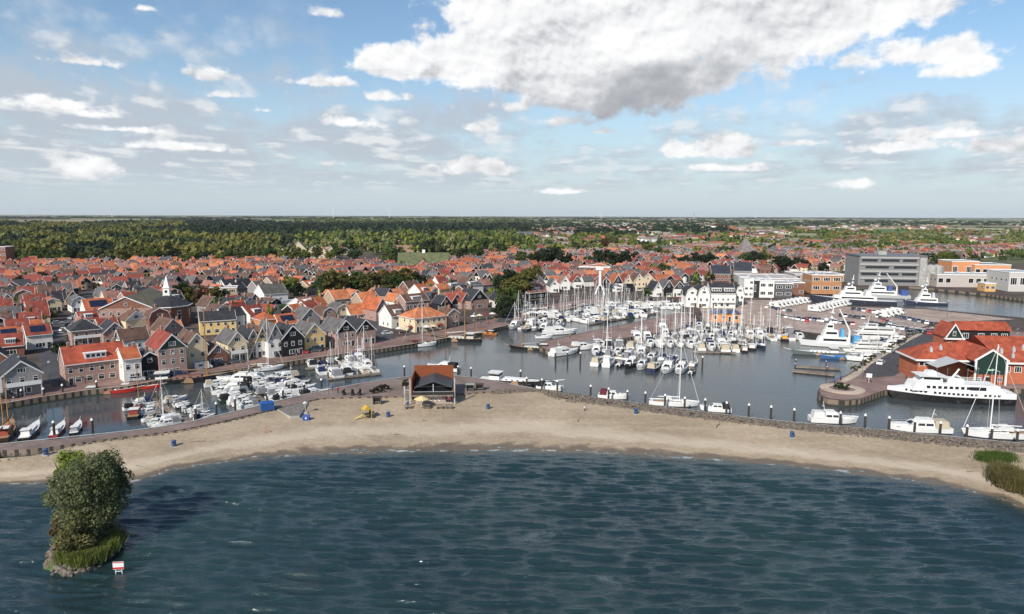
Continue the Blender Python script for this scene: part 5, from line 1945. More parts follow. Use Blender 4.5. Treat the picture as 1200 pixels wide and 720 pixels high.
# ------------------------------------------------------------------ larger buildings
def flat_building(px, py, w_px, h_px, depth, wall, look, region, rz=0.0, bands=2, cat='building', name='flat_roofed_building', roofc=(0.3, 0.3, 0.3), units=0, mat='render_wall', base=None):
    c = G(px, py, QZ)
    ppm = PPM(c)
    Wm, Hm = w_px / ppm, h_px / ppm
    P_ = Proto(name)
    w = Wm / 2
    mb = MB()
    mb.box(-w, w, 0, depth, -1, Hm, mat)
    P_.part('wall', mb, 'wall')
    mb = MB()
    for (a0, a1, b0, b1) in ((-w - .15, w + .15, -.15, 0.25), (-w - .15, w + .15, depth - .25, depth + .15), (-w - .15, -w + .25, .253, depth - .253), (w - .25, w + .15, .253, depth - .253)):
        mb.box(a0, a1, b0, b1, Hm + 0.003, Hm + 0.6, 'white_trim')
    P_.part('parapet', mb)
    mb = MB()
    mb.box(-w + .26, w - .26, .26, depth - .26, Hm + 0.005, Hm + 0.2, 'paint')
    P_.part('roof', mb, 'roof')
    nb = max(2, int(Wm / 4.5))
    for k in range(bands):
        z = (k + 0.55) * Hm / bands
        for j in range(nb):
            if rnd.random() < 0.12:
                continue
            P_.part('window', WIN['plain' if Wm > 25 else 'wide'], None, (-w + (j + .5) * Wm / nb, -0.003, z), 0, (Wm / nb * 0.72, 1, Hm / bands * 0.42))
    for k in range(int(depth / 5)):
        P_.part('window', WIN['plain'], None, (-w - 0.003, 2.5 + k * 5, Hm * 0.6), -math.pi / 2, (2.2, 1, 1.3))
    for k in range(units):
        mb = MB()
        mb.box(-0.9, 0.9, -0.9, 0.9, 0, 1.2, 'metal_bright')
        P_.part('roof_unit', mb, None, (rnd.uniform(-w * .7, w * .7), rnd.uniform(2, depth - 2), Hm + 0.2))
    r_ = P_.put((c.x, c.y, QZ), rz, 'x', cat, None, {'wall': wall, 'roof': roofc})
    later(r_, look, region)
    return r_


# olive-roofed brick hall and the octagonal church on the left
c = G(165, 379, QZ)
house((c.x, c.y, QZ), R(14), 19, 38, 9.0, 13.5, PINK, (0.19, 0.16, 0.10), BRICK, 'long brick hall with broad olive-grey roof', 'left of the octagonal church', cat='hall', gablem='brick_wall')
c = G(198, 380, QZ)
P_ = Proto('church')
n = 8
rg8 = [(math.cos(math.pi / 8 + i * math.pi / 4) * 9.0, math.sin(math.pi / 8 + i * math.pi / 4) * 9.0) for i in range(n)]
mb = MB()
mb.add([(x, y, -1) for x, y in rg8] + [(x, y, 8) for x, y in rg8], [(i, (i + 1) % n, (i + 1) % n + n, i + n) for i in range(n)] + [tuple(range(n, 2 * n))], 'brick_wall')
P_.part('wall', mb, 'wall')
mb = MB()
mb.add([(x * 1.09, y * 1.09, 8.003) for x, y in rg8] + [(x * 1.09, y * 1.09, 8.35) for x, y in rg8], [(i, (i + 1) % n, (i + 1) % n + n, i + n) for i in range(n)] + [tuple(range(n - 1, -1, -1)), tuple(range(n, 2 * n))], 'white_trim')
P_.part('cornice', mb)
mb = MB()
mb.add([(x * 1.06, y * 1.06, 8.353) for x, y in rg8] + [(x * 0.16, y * 0.16, 12.4) for x, y in rg8], [(i, (i + 1) % n, (i + 1) % n + n, i + n) for i in range(n)] + [tuple(range(n, 2 * n))], 'roof_tile')
P_.part('roof', mb, 'roof')
mb = MB()
mb.tbox(-1.35, 1.35, -1.35, 1.35, 12.0, 15.5, .12, .12, .12, 'white_trim')
mb.tbox(-1.5, 1.5, -1.5, 1.5, 15.503, 15.8, 0, 0, 0, 'white_trim')
mb.tbox(-1.1, 1.1, -1.1, 1.1, 15.803, 20.5, 1.0, 1.0, 1.0, 'white_trim')
mb.box(-0.5, 0.5, -1.30, -1.27, 13.2, 14.6, 'glass')
P_.part('tower', mb)
for i in range(n):
    a_ = i * math.pi / 4
    P_.part('window', WIN['tall'], None, (math.cos(a_) * 8.33, math.sin(a_) * 8.33, 4.6), a_ + math.pi / 2, (1.6, 1, 4))
P_.put((c.x, c.y, QZ), 0.2, 'octagonal brick church with dark roof and small white spire', 'church', None, {'wall': BRICK, 'roof': DARKR})
c = G(312, 354, QZ)
front(311, 337, 354, 334, WHITE, (0.10, 0.10, 0.085), 'white hall with grey ridge roof', 14, shape='side', he_f=0.5, region='beside the bright green tree', wallm='render_wall')
flat_building(348, 365, 50, 9, 14, GREY, 'low grey flat-roofed block', 'in the middle of the village', QANG, 1, roofc=(0.14, 0.145, 0.15), units=5)
flat_building(262, 352, 30, 14, 9, TAN, 'tan brick block', 'behind the rusty brown tree', 0.3, 2, mat='brick_wall', roofc=(0.3, 0.2, 0.17))
flat_building(57, 344, 24, 7, 10, WHITE, 'long white flat-roofed house', 'among the dark roofs', 0.2, 1, roofc=(0.3, 0.12, 0.1))
# church with green roof
c = G(495, 318, QZ)
P_ = Proto('church')
mb = MB()
mb.prism([(-10, -1), (10, -1), (10, 5), (0, 14.5), (-10, 5)], -21, 21, 'brick_wall', 'x')
P_.part('wall', mb, 'wall')
mb = MB()
for sg in (-1, 1):
    pr = [(sg * 10.6, 4.7), (0, 15.0), (0, 14.7), (sg * 10.6, 4.4)]
    mb.prism(pr if sg > 0 else pr[::-1], -21.4, 21.4, 'roof_tile', 'x')
P_.part('roof', mb, 'roof')
mb = MB()
mb.prism([(-6, -1), (6, -1), (6, 4.5), (0, 10.5), (-6, 4.5)], -13.5, -2, 'brick_wall')
P_.part('porch', mb, 'porch')
mb = MB()
for sg in (-1, 1):
    pr = [(sg * 6.6, 4.1), (0, 11.0), (0, 10.7), (sg * 6.6, 3.8)]
    mb.prism(pr if sg > 0 else pr[::-1], -13.9, -2, 'roof_tile')
P_.part('roof', mb, 'roof')
mb = MB()
mb.tbox(-1.2, 1.2, -1.2, 1.2, 14.5, 17.3, 0, 0, 0, 'white_trim')
P_.part('turret', mb)
for k in range(3):
    P_.part('window', WIN['tall'], None, (-4 + k * 4, -13.503, 2.6), 0, (1.8, 1, 3))
P_.put((c.x, c.y + 10, QZ), 0.05, 'large brick church with broad moss-green roof and cross gable', 'church', None, {'wall': TAN, 'roof': (0.115, 0.13, 0.06), 'porch': PINK})
# white gabled row beyond the tree belt
for i, x in enumerate((350, 366, 377, 388)):
    front(x - (9 if i == 0 else 5.5), x + (9 if i == 0 else 5.5), 303, 283 if i == 0 else 289, CREAM, BROWNR, 'large white gable' if i == 0 else 'smaller white gable', 16, he_f=0.5, region='beyond the tree belt', rz=0.25, wallm='render_wall')
flat_building(268, 302, 66, 7, 12, CREAM, 'long pale low block', 'beyond the tree belt', 0.1, 1)
flat_building(298, 300, 12, 9, 10, WHITE, 'white block', 'beyond the tree belt', 0.1, 2)
flat_building(3, 314, 10, 24, 12, BRICK, 'tall balcony block with white floors', 'behind the left edge of village', 0.1, 4, mat='brick_wall')
flat_building(22, 312, 26, 8, 10, WHITE, 'low white block', 'beside the tall balcony block', 0.1, 1)
flat_building(436, 294, 18, 7, 12, TAN, 'tan block', 'behind the green-roofed church', 0.1, 1)
front(458, 484, 300, 288, TAN, (0.28, 0.17, 0.12), 'broad tan-roofed hall', 16, shape='side', he_f=0.4, region='behind the green-roofed church', rz=0.1)
front(604, 624, 284, 272, DARKR, (0.10, 0.11, 0.13), 'dark hall with grey solar roof', 24, shape='side', he_f=0.35, region='far beyond the village', rz=-0.2)
front(868, 886, 302, 280, TAN, (0.22, 0.19, 0.18), 'church hall with steep grey roof', 18, shape='hip', he_f=0.2, region='beyond the warehouses', rz=0.1)
front(834, 856, 330, 312, BRICK, (0.03, 0.035, 0.05), 'house with solar-covered black roof', 12, shape='side', he_f=0.5, region='left of the grey solar gable', rz=-0.1)
front(860, 880, 328, 308, GREY, (0.03, 0.035, 0.05), 'grey house with white edges and solar roof', 12, shape='side', he_f=0.5, region='above the white apartments', rz=-0.3)
# white apartments with black roofs, white modern building
WA = 'in the white quayside apartments'
for i, (x0, x1, yb, ya) in enumerate(((804, 817, 360, 337), (818, 831, 361, 336), (833, 861, 361, 333), (862, 871, 358, 334))):
    front(x0, x1, yb, ya, WHITE, DARKR, 'wide black-roofed block' if i == 2 else 'narrow white gabled block', 13, shape='gambrel' if i != 2 else 'side', he_f=0.62, region=WA, rz=-0.05, wallm='render_wall', balcony=(i == 2), dormer=(2 if i == 2 else 0))
flat_building(877, 349, 11, 21, 14, WHITE, 'narrow white cube', 'beside the dark glass stair', -0.1, 3, roofc=(0.5, 0.5, 0.48))
flat_building(886, 349, 6, 20, 12, (0.03, 0.03, 0.035), 'dark glazed stair block', 'between the white cubes', -0.1, 1)
flat_building(898, 349, 17, 19, 16, WHITE, 'white cube with two long windows', 'right of the dark glass stair', -0.1, 2, roofc=(0.5, 0.5, 0.48), units=2)
flat_building(918, 349, 20, 16, 16, (0.10, 0.10, 0.11), 'dark glazed block with white frames', 'left of the brick block', -0.1, 2, roofc=(0.3, 0.3, 0.3))
flat_building(935, 346, 14, 14, 14, BRICK, 'red brick block', 'behind the caravans', -0.1, 2, mat='brick_wall', units=2)
flat_building(968, 343, 34, 20, 18, (0.42, 0.22, 0.11), 'orange brick block with black lettering band', 'behind the white ships', -0.1, 2, mat='brick_wall', roofc=(0.2, 0.2, 0.2), units=4)
flat_building(905, 335, 62, 8, 34, (0.4, 0.38, 0.36), 'wide pale warehouse with flat roof', 'behind the white cubes', -0.08, 1, roofc=(0.42, 0.38, 0.35), units=8, name='warehouse', cat='warehouse')
flat_building(960, 330, 56, 8, 24, (0.36, 0.33, 0.31), 'wide brown warehouse with flat roof', 'behind the orange brick block', -0.08, 1, roofc=(0.3, 0.25, 0.22), units=8, name='warehouse', cat='warehouse')
flat_building(857, 318, 30, 9, 14, CREAM, 'cream school block with flat roof', 'behind the solar roofs', 0.0, 1, roofc=(0.45, 0.45, 0.43), units=4)

# grey office on the north bank
c = G(1044, 335, QZ)
ppm = PPM(c)
P_ = Proto('office_building')
w, Hm = 37 / ppm, 34 / ppm
mb = MB()
mb.box(-w, w, 0, 26, -1, Hm, 'render_wall')
P_.part('wall', mb, 'wall')
mb = MB()
mb.box(-w - .4, w + .4, -.6, 26.4, Hm + .003, Hm + .9, 'steel_grey')
mb.box(-w * .35, -w * .1, 5, 12, Hm + .903, Hm + 3.2, 'concrete')
P_.part('roof', mb)
for k in range(4):
    z = Hm * (0.12 + 0.235 * k)
    for (a_, b_) in (((-.92, -.45), (-.35, .2), (.3, .72)) if k % 2 else ((-.8, -.1), (0.05, .72))):
        mb = MB()
        mb.box(w * a_, w * b_, -0.10, -0.003, z, z + 1.5, 'glass')
        P_.part('window', mb)
    mb = MB()
    mb.box(-w * .97, w * .78, -0.5, -0.003, z + 2.0, z + 3.4, 'render_wall')
    P_.part('balcony', mb, 'pale')
mb = MB()
mb.box(w * .80, w * 1.0 + .1, -1.0, -0.003, -1, Hm - .4, 'concrete')
P_.part('stair_tower', mb)
P_.put((c.x, c.y, QZ), -0.12, 'large grey four-storey office with long window bands', 'office', None, {'wall': (0.22, 0.215, 0.21), 'pale': (0.36, 0.35, 0.34)})
# factory with orange hall, silos
flat_building(1146, 337, 92, 14, 20, (0.45, 0.41, 0.38), 'long pale factory front with glazed hall', 'on the north bank', -0.1, 1, roofc=(0.4, 0.4, 0.4), units=4, name='factory', cat='factory')
flat_building(1130, 328, 30, 21, 20, (0.60, 0.27, 0.13), 'terracotta factory block', 'above the pale factory', -0.1, 1, roofc=(0.3, 0.3, 0.3), name='factory', cat='factory')
flat_building(1162, 329, 40, 18, 24, (0.62, 0.31, 0.16), 'larger terracotta factory block', 'above the pale factory', -0.1, 1, roofc=(0.2, 0.2, 0.21), name='factory', cat='factory')
flat_building(1160, 342, 12, 9, 8, (0.60, 0.36, 0.14), 'small ochre entrance block', 'in front of the pale factory', -0.1, 1)
flat_building(1198, 342, 32, 22, 24, (0.5, 0.48, 0.45), 'white warehouse', 'right of the factory', -0.1, 1, roofc=(0.4, 0.4, 0.4), name='warehouse', cat='warehouse')
for i, x in enumerate((1089, 1096)):
    c = G(x, 334, QZ)
    P_ = Proto('silo')
    mb = MB()
    mb.lathe([(4.3, -1), (4.3, 12.3), (3.9, 12.9), (0.3, 14.0)], 'concrete', 20)
    P_.part('tank', mb)
    mb = MB()
    for a_ in (-0.9, -1.3):
        mb.tube((math.cos(a_) * 4.45, math.sin(a_) * 4.45, 0), (math.cos(a_) * 4.45, math.sin(a_) * 4.45, 13), .08, .08, 'steel_grey', 4)
    P_.part('ladder', mb)
    P_.put((c.x, c.y, QZ), 0, ('left' if i == 0 else 'right') + ' of two pale concrete silos beside the grey office', 'silo', 'pale silos')

# white shipyard crane
c = G(703, 345, QZ)
P_ = Proto('shipyard_crane')
mb = MB()
for sx_ in (-1, 1):
    for sy_ in (-1, 1):
        mb.tube((sx_ * 3.2, sy_ * 3.2, 0), (sx_ * 0.9, sy_ * 0.9, 6), 0.35, 0.3, 'mast_white', 6)
P_.part('frame', mb)
mb = MB()
mb.tube((0, 0, 5.6), (0, 0, 16.5), 1.1, 0.85, 'mast_white', 8)
P_.part('tower', mb)
mb = MB()
mb.tbox(-3.0, 2.2, -1.4, 1.4, 16.503, 18.0, 0.3, 0.6, 0.2, 'mast_white')
P_.part('machine_house', mb)
mb = MB()
mb.box(-14.5, 6.5, -0.5, 0.5, 18.003, 18.7, 'mast_white')
mb.tube((-14, 0, 18.7), (0, 0, 20.6), .15, .15, 'mast_white', 4)
mb.tube((0, 0, 20.6), (6.2, 0, 18.7), .15, .15, 'mast_white', 4)
mb.tube((-12.5, 0, 18.0), (-12.5, 0, 12.0), .05, .05, 'black', 4)
P_.part('jib', mb)
P_.put((c.x, c.y, QZ), -0.15, 'white hammerhead shipyard crane on four splayed legs', 'crane', None, None, 0.88)
# orange kiosk
c = G(849, 376, QZ)
P_ = Proto('harbour_office')
mb = MB()
mb.box(-6, 6, -3, 3, -.2, 3.6, 'render_wall')
P_.part('wall', mb, 'wall')
mb = MB()
mb.prism([(-6.8, 3.603), (6.8, 3.603), (5.2, 4.6), (-5.2, 4.6)], -3.6, 3.6, 'paint')
P_.part('roof', mb, 'roof')
for x in (-4.6, -1.0, 4.4):
    P_.part('window', WIN['plain'], None, (x, -3.003, 1.9), 0, (1.6, 1, 2.0))
P_.part('door', DOOR, None, (1.6, -3.003, 0), 0, (1.3, 1, 2.4))
P_.put((c.x, c.y, QZ), -0.1, 'small orange harbour office with blue roof on the quay', 'kiosk', None, {'wall': (0.62, 0.24, 0.05), 'roof': (0.05, 0.07, 0.14)})

# ------------------------------------------------------------------ fish restaurant on the ferry quay
RC = G(1141, 451, QZ)
P_ = Proto('restaurant')
OR = 'roof_tile'
mb = MB()
mb.box(0, 11, 0, 26, -.5, 3.0, 'brick_wall')
mb.box(-18, -0.003, 5, 19, -.5, 6.2, 'brick_wall')
mb.box(11.003, 34, 3, 30, -.5, 6.2, 'brick_wall')
P_.part('wall', mb, 'wall')
mb = MB()
mb.prism([(0, 3.003), (11, 3.003), (11, 7.0), (5.5, 9.9), (0, 7.0)], 0.15, 0.5, 'board_wall')
hb = P_.part('gable', mb, 'green')
mb = MB()
mb.box(-0.25, 0.35, -0.35, 0.1, -.3, 7.2, 'white_trim')
mb.box(10.65, 11.25, -0.35, 0.1, -.3, 7.2, 'white_trim')
mb.prism([(-0.6, 6.75), (5.5, 9.95), (5.5, 10.5), (-0.6, 7.3)], -0.5, -0.2, 'white_trim')
mb.prism([(5.5, 9.95), (11.6, 6.75), (11.6, 7.3), (5.5, 10.5)], -0.5, -0.2, 'white_trim')
P_.part('bargeboard', mb)
mb = MB()
mb.prism([(-0.7, 6.85), (5.5, 10.1), (5.5, 10.4), (-0.7, 7.15)][::1], -0.19, 27, OR)
mb.prism([(5.5, 10.1), (11.7, 6.85), (11.7, 7.15), (5.5, 10.4)], -0.19, 27, OR)
P_.part('roof', mb, 'roof')
mb = MB()                                   # left wing: hipped
mb.add([(-19, 4, 6.2), (1, 4, 6.2), (1, 20, 6.2), (-19, 20, 6.2), (-11, 12, 10.4), (5.4, 12, 10.3)], [(0, 1, 5, 4), (1, 2, 5), (2, 3, 4, 5), (3, 0, 4), (3, 2, 1, 0)], OR)
P_.part('roof', mb, 'roof')
mb = MB()
mb.box(-19.1, 0.5, 3.8, 3.97, 5.9, 6.4, 'white_trim')
mb.box(-19.3, -19.03, 3.8, 20, 5.9, 6.4, 'white_trim')
mb.box(11.8, 34.6, 1.7, 1.95, 5.9, 6.4, 'white_trim')
P_.part('gutter', mb)
mb = MB()                                   # right hall, wide low roof
mb.add([(11.2, 2, 6.2), (35, 2, 6.2), (35, 31, 6.2), (11.2, 31, 6.2), (8, 16, 12.2), (31, 16, 12.2)], [(0, 1, 5, 4), (1, 2, 5), (2, 3, 4, 5), (3, 0, 4), (3, 2, 1, 0)], OR)
P_.part('roof', mb, 'roof')
mb = MB()                                   # glazed terrace roof
mb.prism([(-15.5, 5.4), (-8, 7.4), (-0.6, 5.4), (-0.6, 5.3), (-8, 7.25), (-15.5, 5.3)][::-1], -3.5, 4.6, 'paint')
P_.part('terrace_roof', mb, 'canopy')
mb = MB()
for x in (-15.3, -11.5, -8, -4.4, -0.9):
    mb.tube((x, -3.3, 0), (x, -3.3, 5.3), .12, .12, 'steel_grey', 6)
P_.part('terrace_post', mb)
mb = MB()
mb.box(-17, -0.5, -5.5, 4.9, -.3, 1.5, 'grey_wood')
for k in range(17):
    mb.box(-17 + k, -16.92 + k, -5.5, -5.42, 1.503, 2.6, 'white_trim')
mb.box(-17, -0.5, -5.53, -5.45, 2.603, 2.7, 'white_trim')
P_.part('terrace', mb)
mb = MB()
mb.box(-18, -13.5, -6.5, -3.8, 3.4, 3.6, 'white_trim')
for x in (-17.8, -13.7):
    mb.box(x - .1, x + .1, -6.4, -6.2, -.3, 3.397, 'white_trim')
P_.part('awning', mb)
for k, x in enumerate((0.5, 2.9, 5.3, 7.7, 10.1)):
    mb = MB()
    mb.box(x, x + .3, -0.12, -0.003, -.3, 3.0, 'black')
    P_.part('post', mb)
mb = MB()
mb.box(4.3, 6.5, -0.2, -0.05 + .05, 4.2, 4.6, 'paint')
P_.part('sign', mb, 'sign')
P_.part('door', DOOR, None, (4.6, -0.003, 0), 0, (1.8, 1, 2.5))
for x in (1.9, 9.0):
    P_.part('window', WIN['wide'], None, (x, -0.003, 1.6), 0, (1.6, 1, 1.2))
for x in (13, 17, 21, 25, 29):
    P_.part('window', WIN['wide'], None, (x, 2.997, 4.2), 0, (2.6, 1, 1.8))
for x in (-16.6, -14.6):
    P_.part('window', WIN['plain'], None, (x, 4.997, 5.0), 0, (1.8, 1, 1.4))
for (x, y, z) in ((-12, 8, 8.4), (-8, 9, 8.9), (13, 7, 8.6), (18, 8, 9.0), (22, 9, 9.4), (26, 10, 9.9), (16, 5, 7.6)):
    mb = MB()
    mb.box(-.45, .45, -.45, .45, -.6, .8, 'metal_bright')
    mb.tube((0, 0, .8), (0, 0, 1.3), .25, .35, 'metal_bright', 8)
    P_.part('vent', mb, None, (x, y, z))
mb = MB()
mb.box(0.2, 6.2, 21, 30, 6, 10.6, 'brick_wall')
P_.part('upper_floor', mb, 'wall')
mb = MB()
mb.prism([(0.2, 10.603), (6.2, 10.603), (3.2, 14.4)], 20.6, 20.9, 'board_wall')
mb.box(-0.6, 7.0, 19.6, 20.9, 10.2, 10.6, 'white_trim')
mb.prism([(-.1, 10.4), (3.2, 14.6), (3.2, 15.1), (-.1, 10.9)], 20.2, 20.5, 'white_trim')
mb.prism([(3.2, 14.6), (6.5, 10.4), (6.5, 10.9), (3.2, 15.1)], 20.2, 20.5, 'white_trim')
P_.part('upper_gable', mb, 'green')
mb = MB()
mb.prism([(-.2, 10.6), (3.2, 14.7), (3.2, 15.0), (-.2, 10.9)], 20.51, 31, OR)
mb.prism([(3.2, 14.7), (6.6, 10.6), (6.6, 10.9), (3.2, 15.0)], 20.51, 31, OR)
P_.part('roof', mb, 'roof')
P_.part('window', WIN['wide'], None, (3.2, 20.997, 8.6), 0, (3.4, 1, 1.6))
P_.part('window', WIN['tall'], None, (3.2, 20.597, 12.0), 0, (1.2, 1, 1.5))
mb = MB()
mb.box(7.5, 27, 25, 33, 8, 12.6, 'board_wall')
P_.part('upper_wall', mb, 'black')
mb = MB()
mb.add([(7, 24.3, 12.6), (27.5, 24.3, 12.6), (27.5, 34, 12.6), (7, 34, 12.6), (7, 29, 15), (27.5, 29, 15)], [(0, 1, 5, 4), (1, 2, 5), (2, 3, 4, 5), (3, 0, 4), (3, 2, 1, 0)], OR)
P_.part('roof', mb, 'roof')
for x in (10, 16, 21, 25):
    P_.part('window', WIN['wide'], None, (x, 24.997, 10.8), 0, (2.4, 1, 1.7))
P_.put((RC.x, RC.y, QZ), -0.10, 'brick restaurant with wide orange roofs, dark green gable and glazed terrace', 'restaurant', None,
       {'wall': (0.42, 0.14, 0.075), 'roof': (0.34, 0.075, 0.038), 'green': (0.012, 0.035, 0.026), 'canopy': (0.42, 0.44, 0.44), 'black': BLACK, 'sign': (0.35, 0.6, 0.4)}, (0.74, 0.8, 0.97))

# ------------------------------------------------------------------ beach pavilion
PC = G(507, 472.5, 1.25)
P_ = Proto('beach_pavilion')
mb = MB()
mb.box(-4.2, 5.0, 0, 9, -.5, 2.7, 'render_wall')
P_.part('wall', mb, 'wall')
mb = MB()
mb.box(-4.9, 5.2, -1.3, 9, 2.703, 2.95, 'timber')
mb.box(-4.9, 5.2, -1.35, -1.303, 2.5, 3.0, 'timber')
P_.part('deck', mb)
mb = MB()
for k in range(6):
    x = -4.8 + k * 1.98
    mb.box(x, x + .09, -1.25, -1.16, 2.953, 4.0, 'black')
mb.box(-4.8, 5.2, -1.25, -1.16, 4.003, 4.1, 'metal_bright')
mb.box(-4.8, 5.2, -1.22, -1.19, 3.1, 3.9, 'glass')
P_.part('railing', mb)
mb = MB()
mb.prism([(-3.9, 2.953), (4.5, 2.953), (4.5, 5.3), (0.3, 6.9), (-3.9, 5.3)], 1.2, 8.6, 'board_wall')
P_.part('upper_room', mb, 'dark')
mb = MB()
for k in range(4):
    x = -3.6 + k * 2.0
    mb.box(x, x + 1.85, 1.12, 1.19, 3.0, 5.2, 'glass')
P_.part('window', mb)
mb = MB()
mb.prism([(-4.4, 5.0), (0.3, 6.95), (0.3, 7.2), (-4.4, 5.25)], -0.7, 8.8, 'paint')
mb.prism([(0.3, 6.95), (4.9, 5.0), (4.9, 5.25), (0.3, 7.2)], -0.7, 8.8, 'paint')
P_.part('roof', mb, 'slate')
mb = MB()
mb.box(-5.2, 5.0, 8.803, 9.2, 2.7, 9.6, 'board_wall')
mb.box(-5.3, -5.0, -0.9, 8.8, 2.96, 7.9, 'board_wall')
mb.box(4.9, 5.15, -0.9, 8.8, 2.96, 4.6, 'board_wall')
P_.part('rust_panel', mb, 'rust')
mb = MB()
mb.box(0.15, 0.35, -1.2, -1.0, 2.953, 6.4, 'metal_bright')
P_.part('post', mb)
for x, y, zz in ((-6.9, -0.4, 5.6), (-5.5, -0.6, 8.0), (5.5, -0.6, 8.2)):
    mb = MB()
    mb.box(x - .17, x + .17, y - .17, y + .17, -.6, zz, 'concrete')
    P_.part('pillar', mb)
mb = MB()
mb.box(-6.7, -5.6, -0.5, -0.3, 4.3, 4.5, 'concrete')
mb.box(-6.9, -5.4, 3, 7, -.4, 2.6, 'grey_wood')
P_.part('stair', mb)
mb = MB()
mb.box(3.3, 4.95, -0.16, -0.003, .4, 2.5, 'black')
mb2 = MB()
P_.part('notice_board', mb)
mb = MB()
mb.box(3.65, 4.6, -0.19, -0.163, 1.1, 2.3, 'paint')
ri = P_.part('red_sign', mb, 'red')
mb = MB()
for (x0, x1, z0, z1) in ((3.8, 4.0, 1.3, 2.0), (4.0, 4.3, 1.8, 2.1), (4.25, 4.45, 1.35, 1.7)):
    mb.box(x0, x1, -0.21, -0.193, z0, z1, 'white_trim')
P_.part('sign_emblem', mb)
mb = MB()
for i in range(3):                          # painted swirls on the lower wall
    x = -0.3 + i * 1.05
    for k in range(7):
        a_ = k * 0.75
        mb.box(x + 0.36 * math.cos(a_) - .13, x + 0.36 * math.cos(a_) + .13, -0.03 - 0.004 * k, -0.003 - 0.004 * k, 1.3 + .6 * math.sin(a_) - .16, 1.3 + .6 * math.sin(a_) + .16, 'white_trim')
P_.part('painted_lettering', mb)
P_.put((PC.x, PC.y, 1.25), 0.06, 'two-storey beach pavilion with rust-brown screen, dark gable roof and red sign', 'beach pavilion', None,
       {'wall': (0.35, 0.28, 0.25), 'dark': (0.012, 0.014, 0.015), 'slate': (0.05, 0.056, 0.062), 'rust': (0.22, 0.06, 0.022), 'red': (0.55, 0.03, 0.03)}, (1, 1, 0.8))
def parasol(x, y, z, r_, col_, lab, tilt=0):
    P_ = Proto('parasol')
    mb = MB()
    mb.tube((0, 0, 0), (0, 0, 2.6), .05, .04, 'mast_white', 6)
    mb.box(-.3, .3, -.3, .3, 0, .12, 'concrete')
    P_.part('pole', mb)
    mb = MB()
    n = 8
    mb.add([(math.cos(i * 6.2832 / n) * r_, math.sin(i * 6.2832 / n) * r_, 2.0) for i in range(n)] + [(0, 0, 2.8)], [(i, (i + 1) % n, n) for i in range(n)], 'canvas')
    P_.part('canopy', mb, 'c')
    return P_.put((x, y, z), 0.3, lab, 'parasol', None, {'c': col_})


c = G(494, 477, 1.2)
parasol(c.x, c.y, 1.2, 1.9, (0.62, 0.50, 0.24), 'cream-yellow parasol standing in front of the beach pavilion')
for i, x in enumerate((478, 500, 515, 526)):
    c = G(x, 478, 1.15)
    P_ = Proto('picnic_table')
    mb = MB()
    mb.box(-.9, .9, -.35, .35, .72, .78, 'grey_wood')
    P_.part('table_top', mb)
    for sg in (-1, 1):
        mb = MB()
        mb.box(-.9, .9, sg * .75 - .14, sg * .75 + .14, .42, .47, 'grey_wood')
        P_.part('bench', mb)
        mb = MB()
        mb.box(sg * .65 - .04, sg * .65 + .04, -.8, .8, .0, .415, 'grey_wood')
        P_.part('leg', mb)
    r_ = P_.put((c.x, c.y, 1.15), rnd.uniform(-.3, .3), 'x', 'picnic table', 'picnic tables on the sand')
    later(r_, 'weathered wooden picnic table', 'in front of the beach pavilion')

# ------------------------------------------------------------------ ferry
P_ = Proto('ferry')
L, B = 29.6, 6.8
mb, f = hull_part(L, B, 2.0, .7, 0.9, 'hull_paint', 16)
P_.part('hull', mb, 'hull')
mb = MB()
vs = []
for i in range(16):
    t_ = i / 15
    wd, sh = f(t_)
    x = -L / 2 + L * t_
    h_ = 1.6 if t_ < 0.93 else 1.3
    vs.append([(x, wd * .97, sh - .02), (x, wd * .96, sh + h_), (x, -wd * .96, sh + h_), (x, -wd * .97, sh - .02)])
vv = [p for r__ in vs for p in r__]
for j in range(3):
    mb.add(vv, [(i * 4 + j, (i + 1) * 4 + j, (i + 1) * 4 + j + 1, i * 4 + j + 1) for i in range(15)], 'paint')
mb.add(vv, [(0, 1, 2, 3)], 'paint')
d1 = P_.part('main_deck', mb, 'white')
for sg in (-1, 1):
    for k in range(21):
        if k in (4, 15):
            continue
        t_ = 0.14 + k * 0.036
        wd, sh = f(t_)
        x = -L / 2 + L * t_
        mb = MB()
        mb.box(x - .3, x + .3, sg * wd * .97 - .06, sg * wd * .97 + .06, sh + .55, sh + 1.2, 'glass')
        P_.part('window', mb, sub=d1)
mb = MB()
mb.tbox(-L * .42, L * .33, -2.9, 2.9, 3.6, 5.9, 1.8, .8, .12, 'paint')
d2 = P_.part('saloon', mb, 'white')
for sg in (-1, 1):
    for k in range(9):
        x = L * .20 - k * 1.35
        mb = MB()
        mb.box(x - .42, x + .42, sg * 2.83 - .05, sg * 2.83 + .05, 4.45, 5.3, 'glass')
        P_.part('window', mb, sub=d2)
    mb = MB()
    mb.box(-L * .26, -L * .13, sg * 2.84 - .05, sg * 2.84 + .05, 4.3, 5.4, 'glass')
    P_.part('window', mb, sub=d2)
mb = MB()
mb.tbox(L * .08, L * .27, -2.3, 2.3, 5.903, 8.0, .1, 1.0, .2, 'paint')
mb.box(L * .05, L * .28, -2.8, 2.8, 8.003, 8.2, 'deck')
mb.tbox(L * .12, L * .20, -1.2, 1.2, 8.203, 9.4, .1, .3, .1, 'paint')
mb.box(-L * .1, L * .03, -1.4, 1.4, 5.903, 7.4, 'paint')
d3 = P_.part('wheelhouse', mb, 'white')
for sg in (-1, 1):
    mb = MB()
    mb.box(L * .10, L * .235, sg * 2.16 - .06, sg * 2.16 + .06, 7.0, 7.7, 'glass')
    P_.part('window', mb, sub=d3)
mb = MB()
mb.box(L * .222, L * .235, -1.9, 1.9, 7.0, 7.65, 'glass')
P_.part('window', mb, loc=(0.35, 0, 0), sub=d3)
mb = MB()
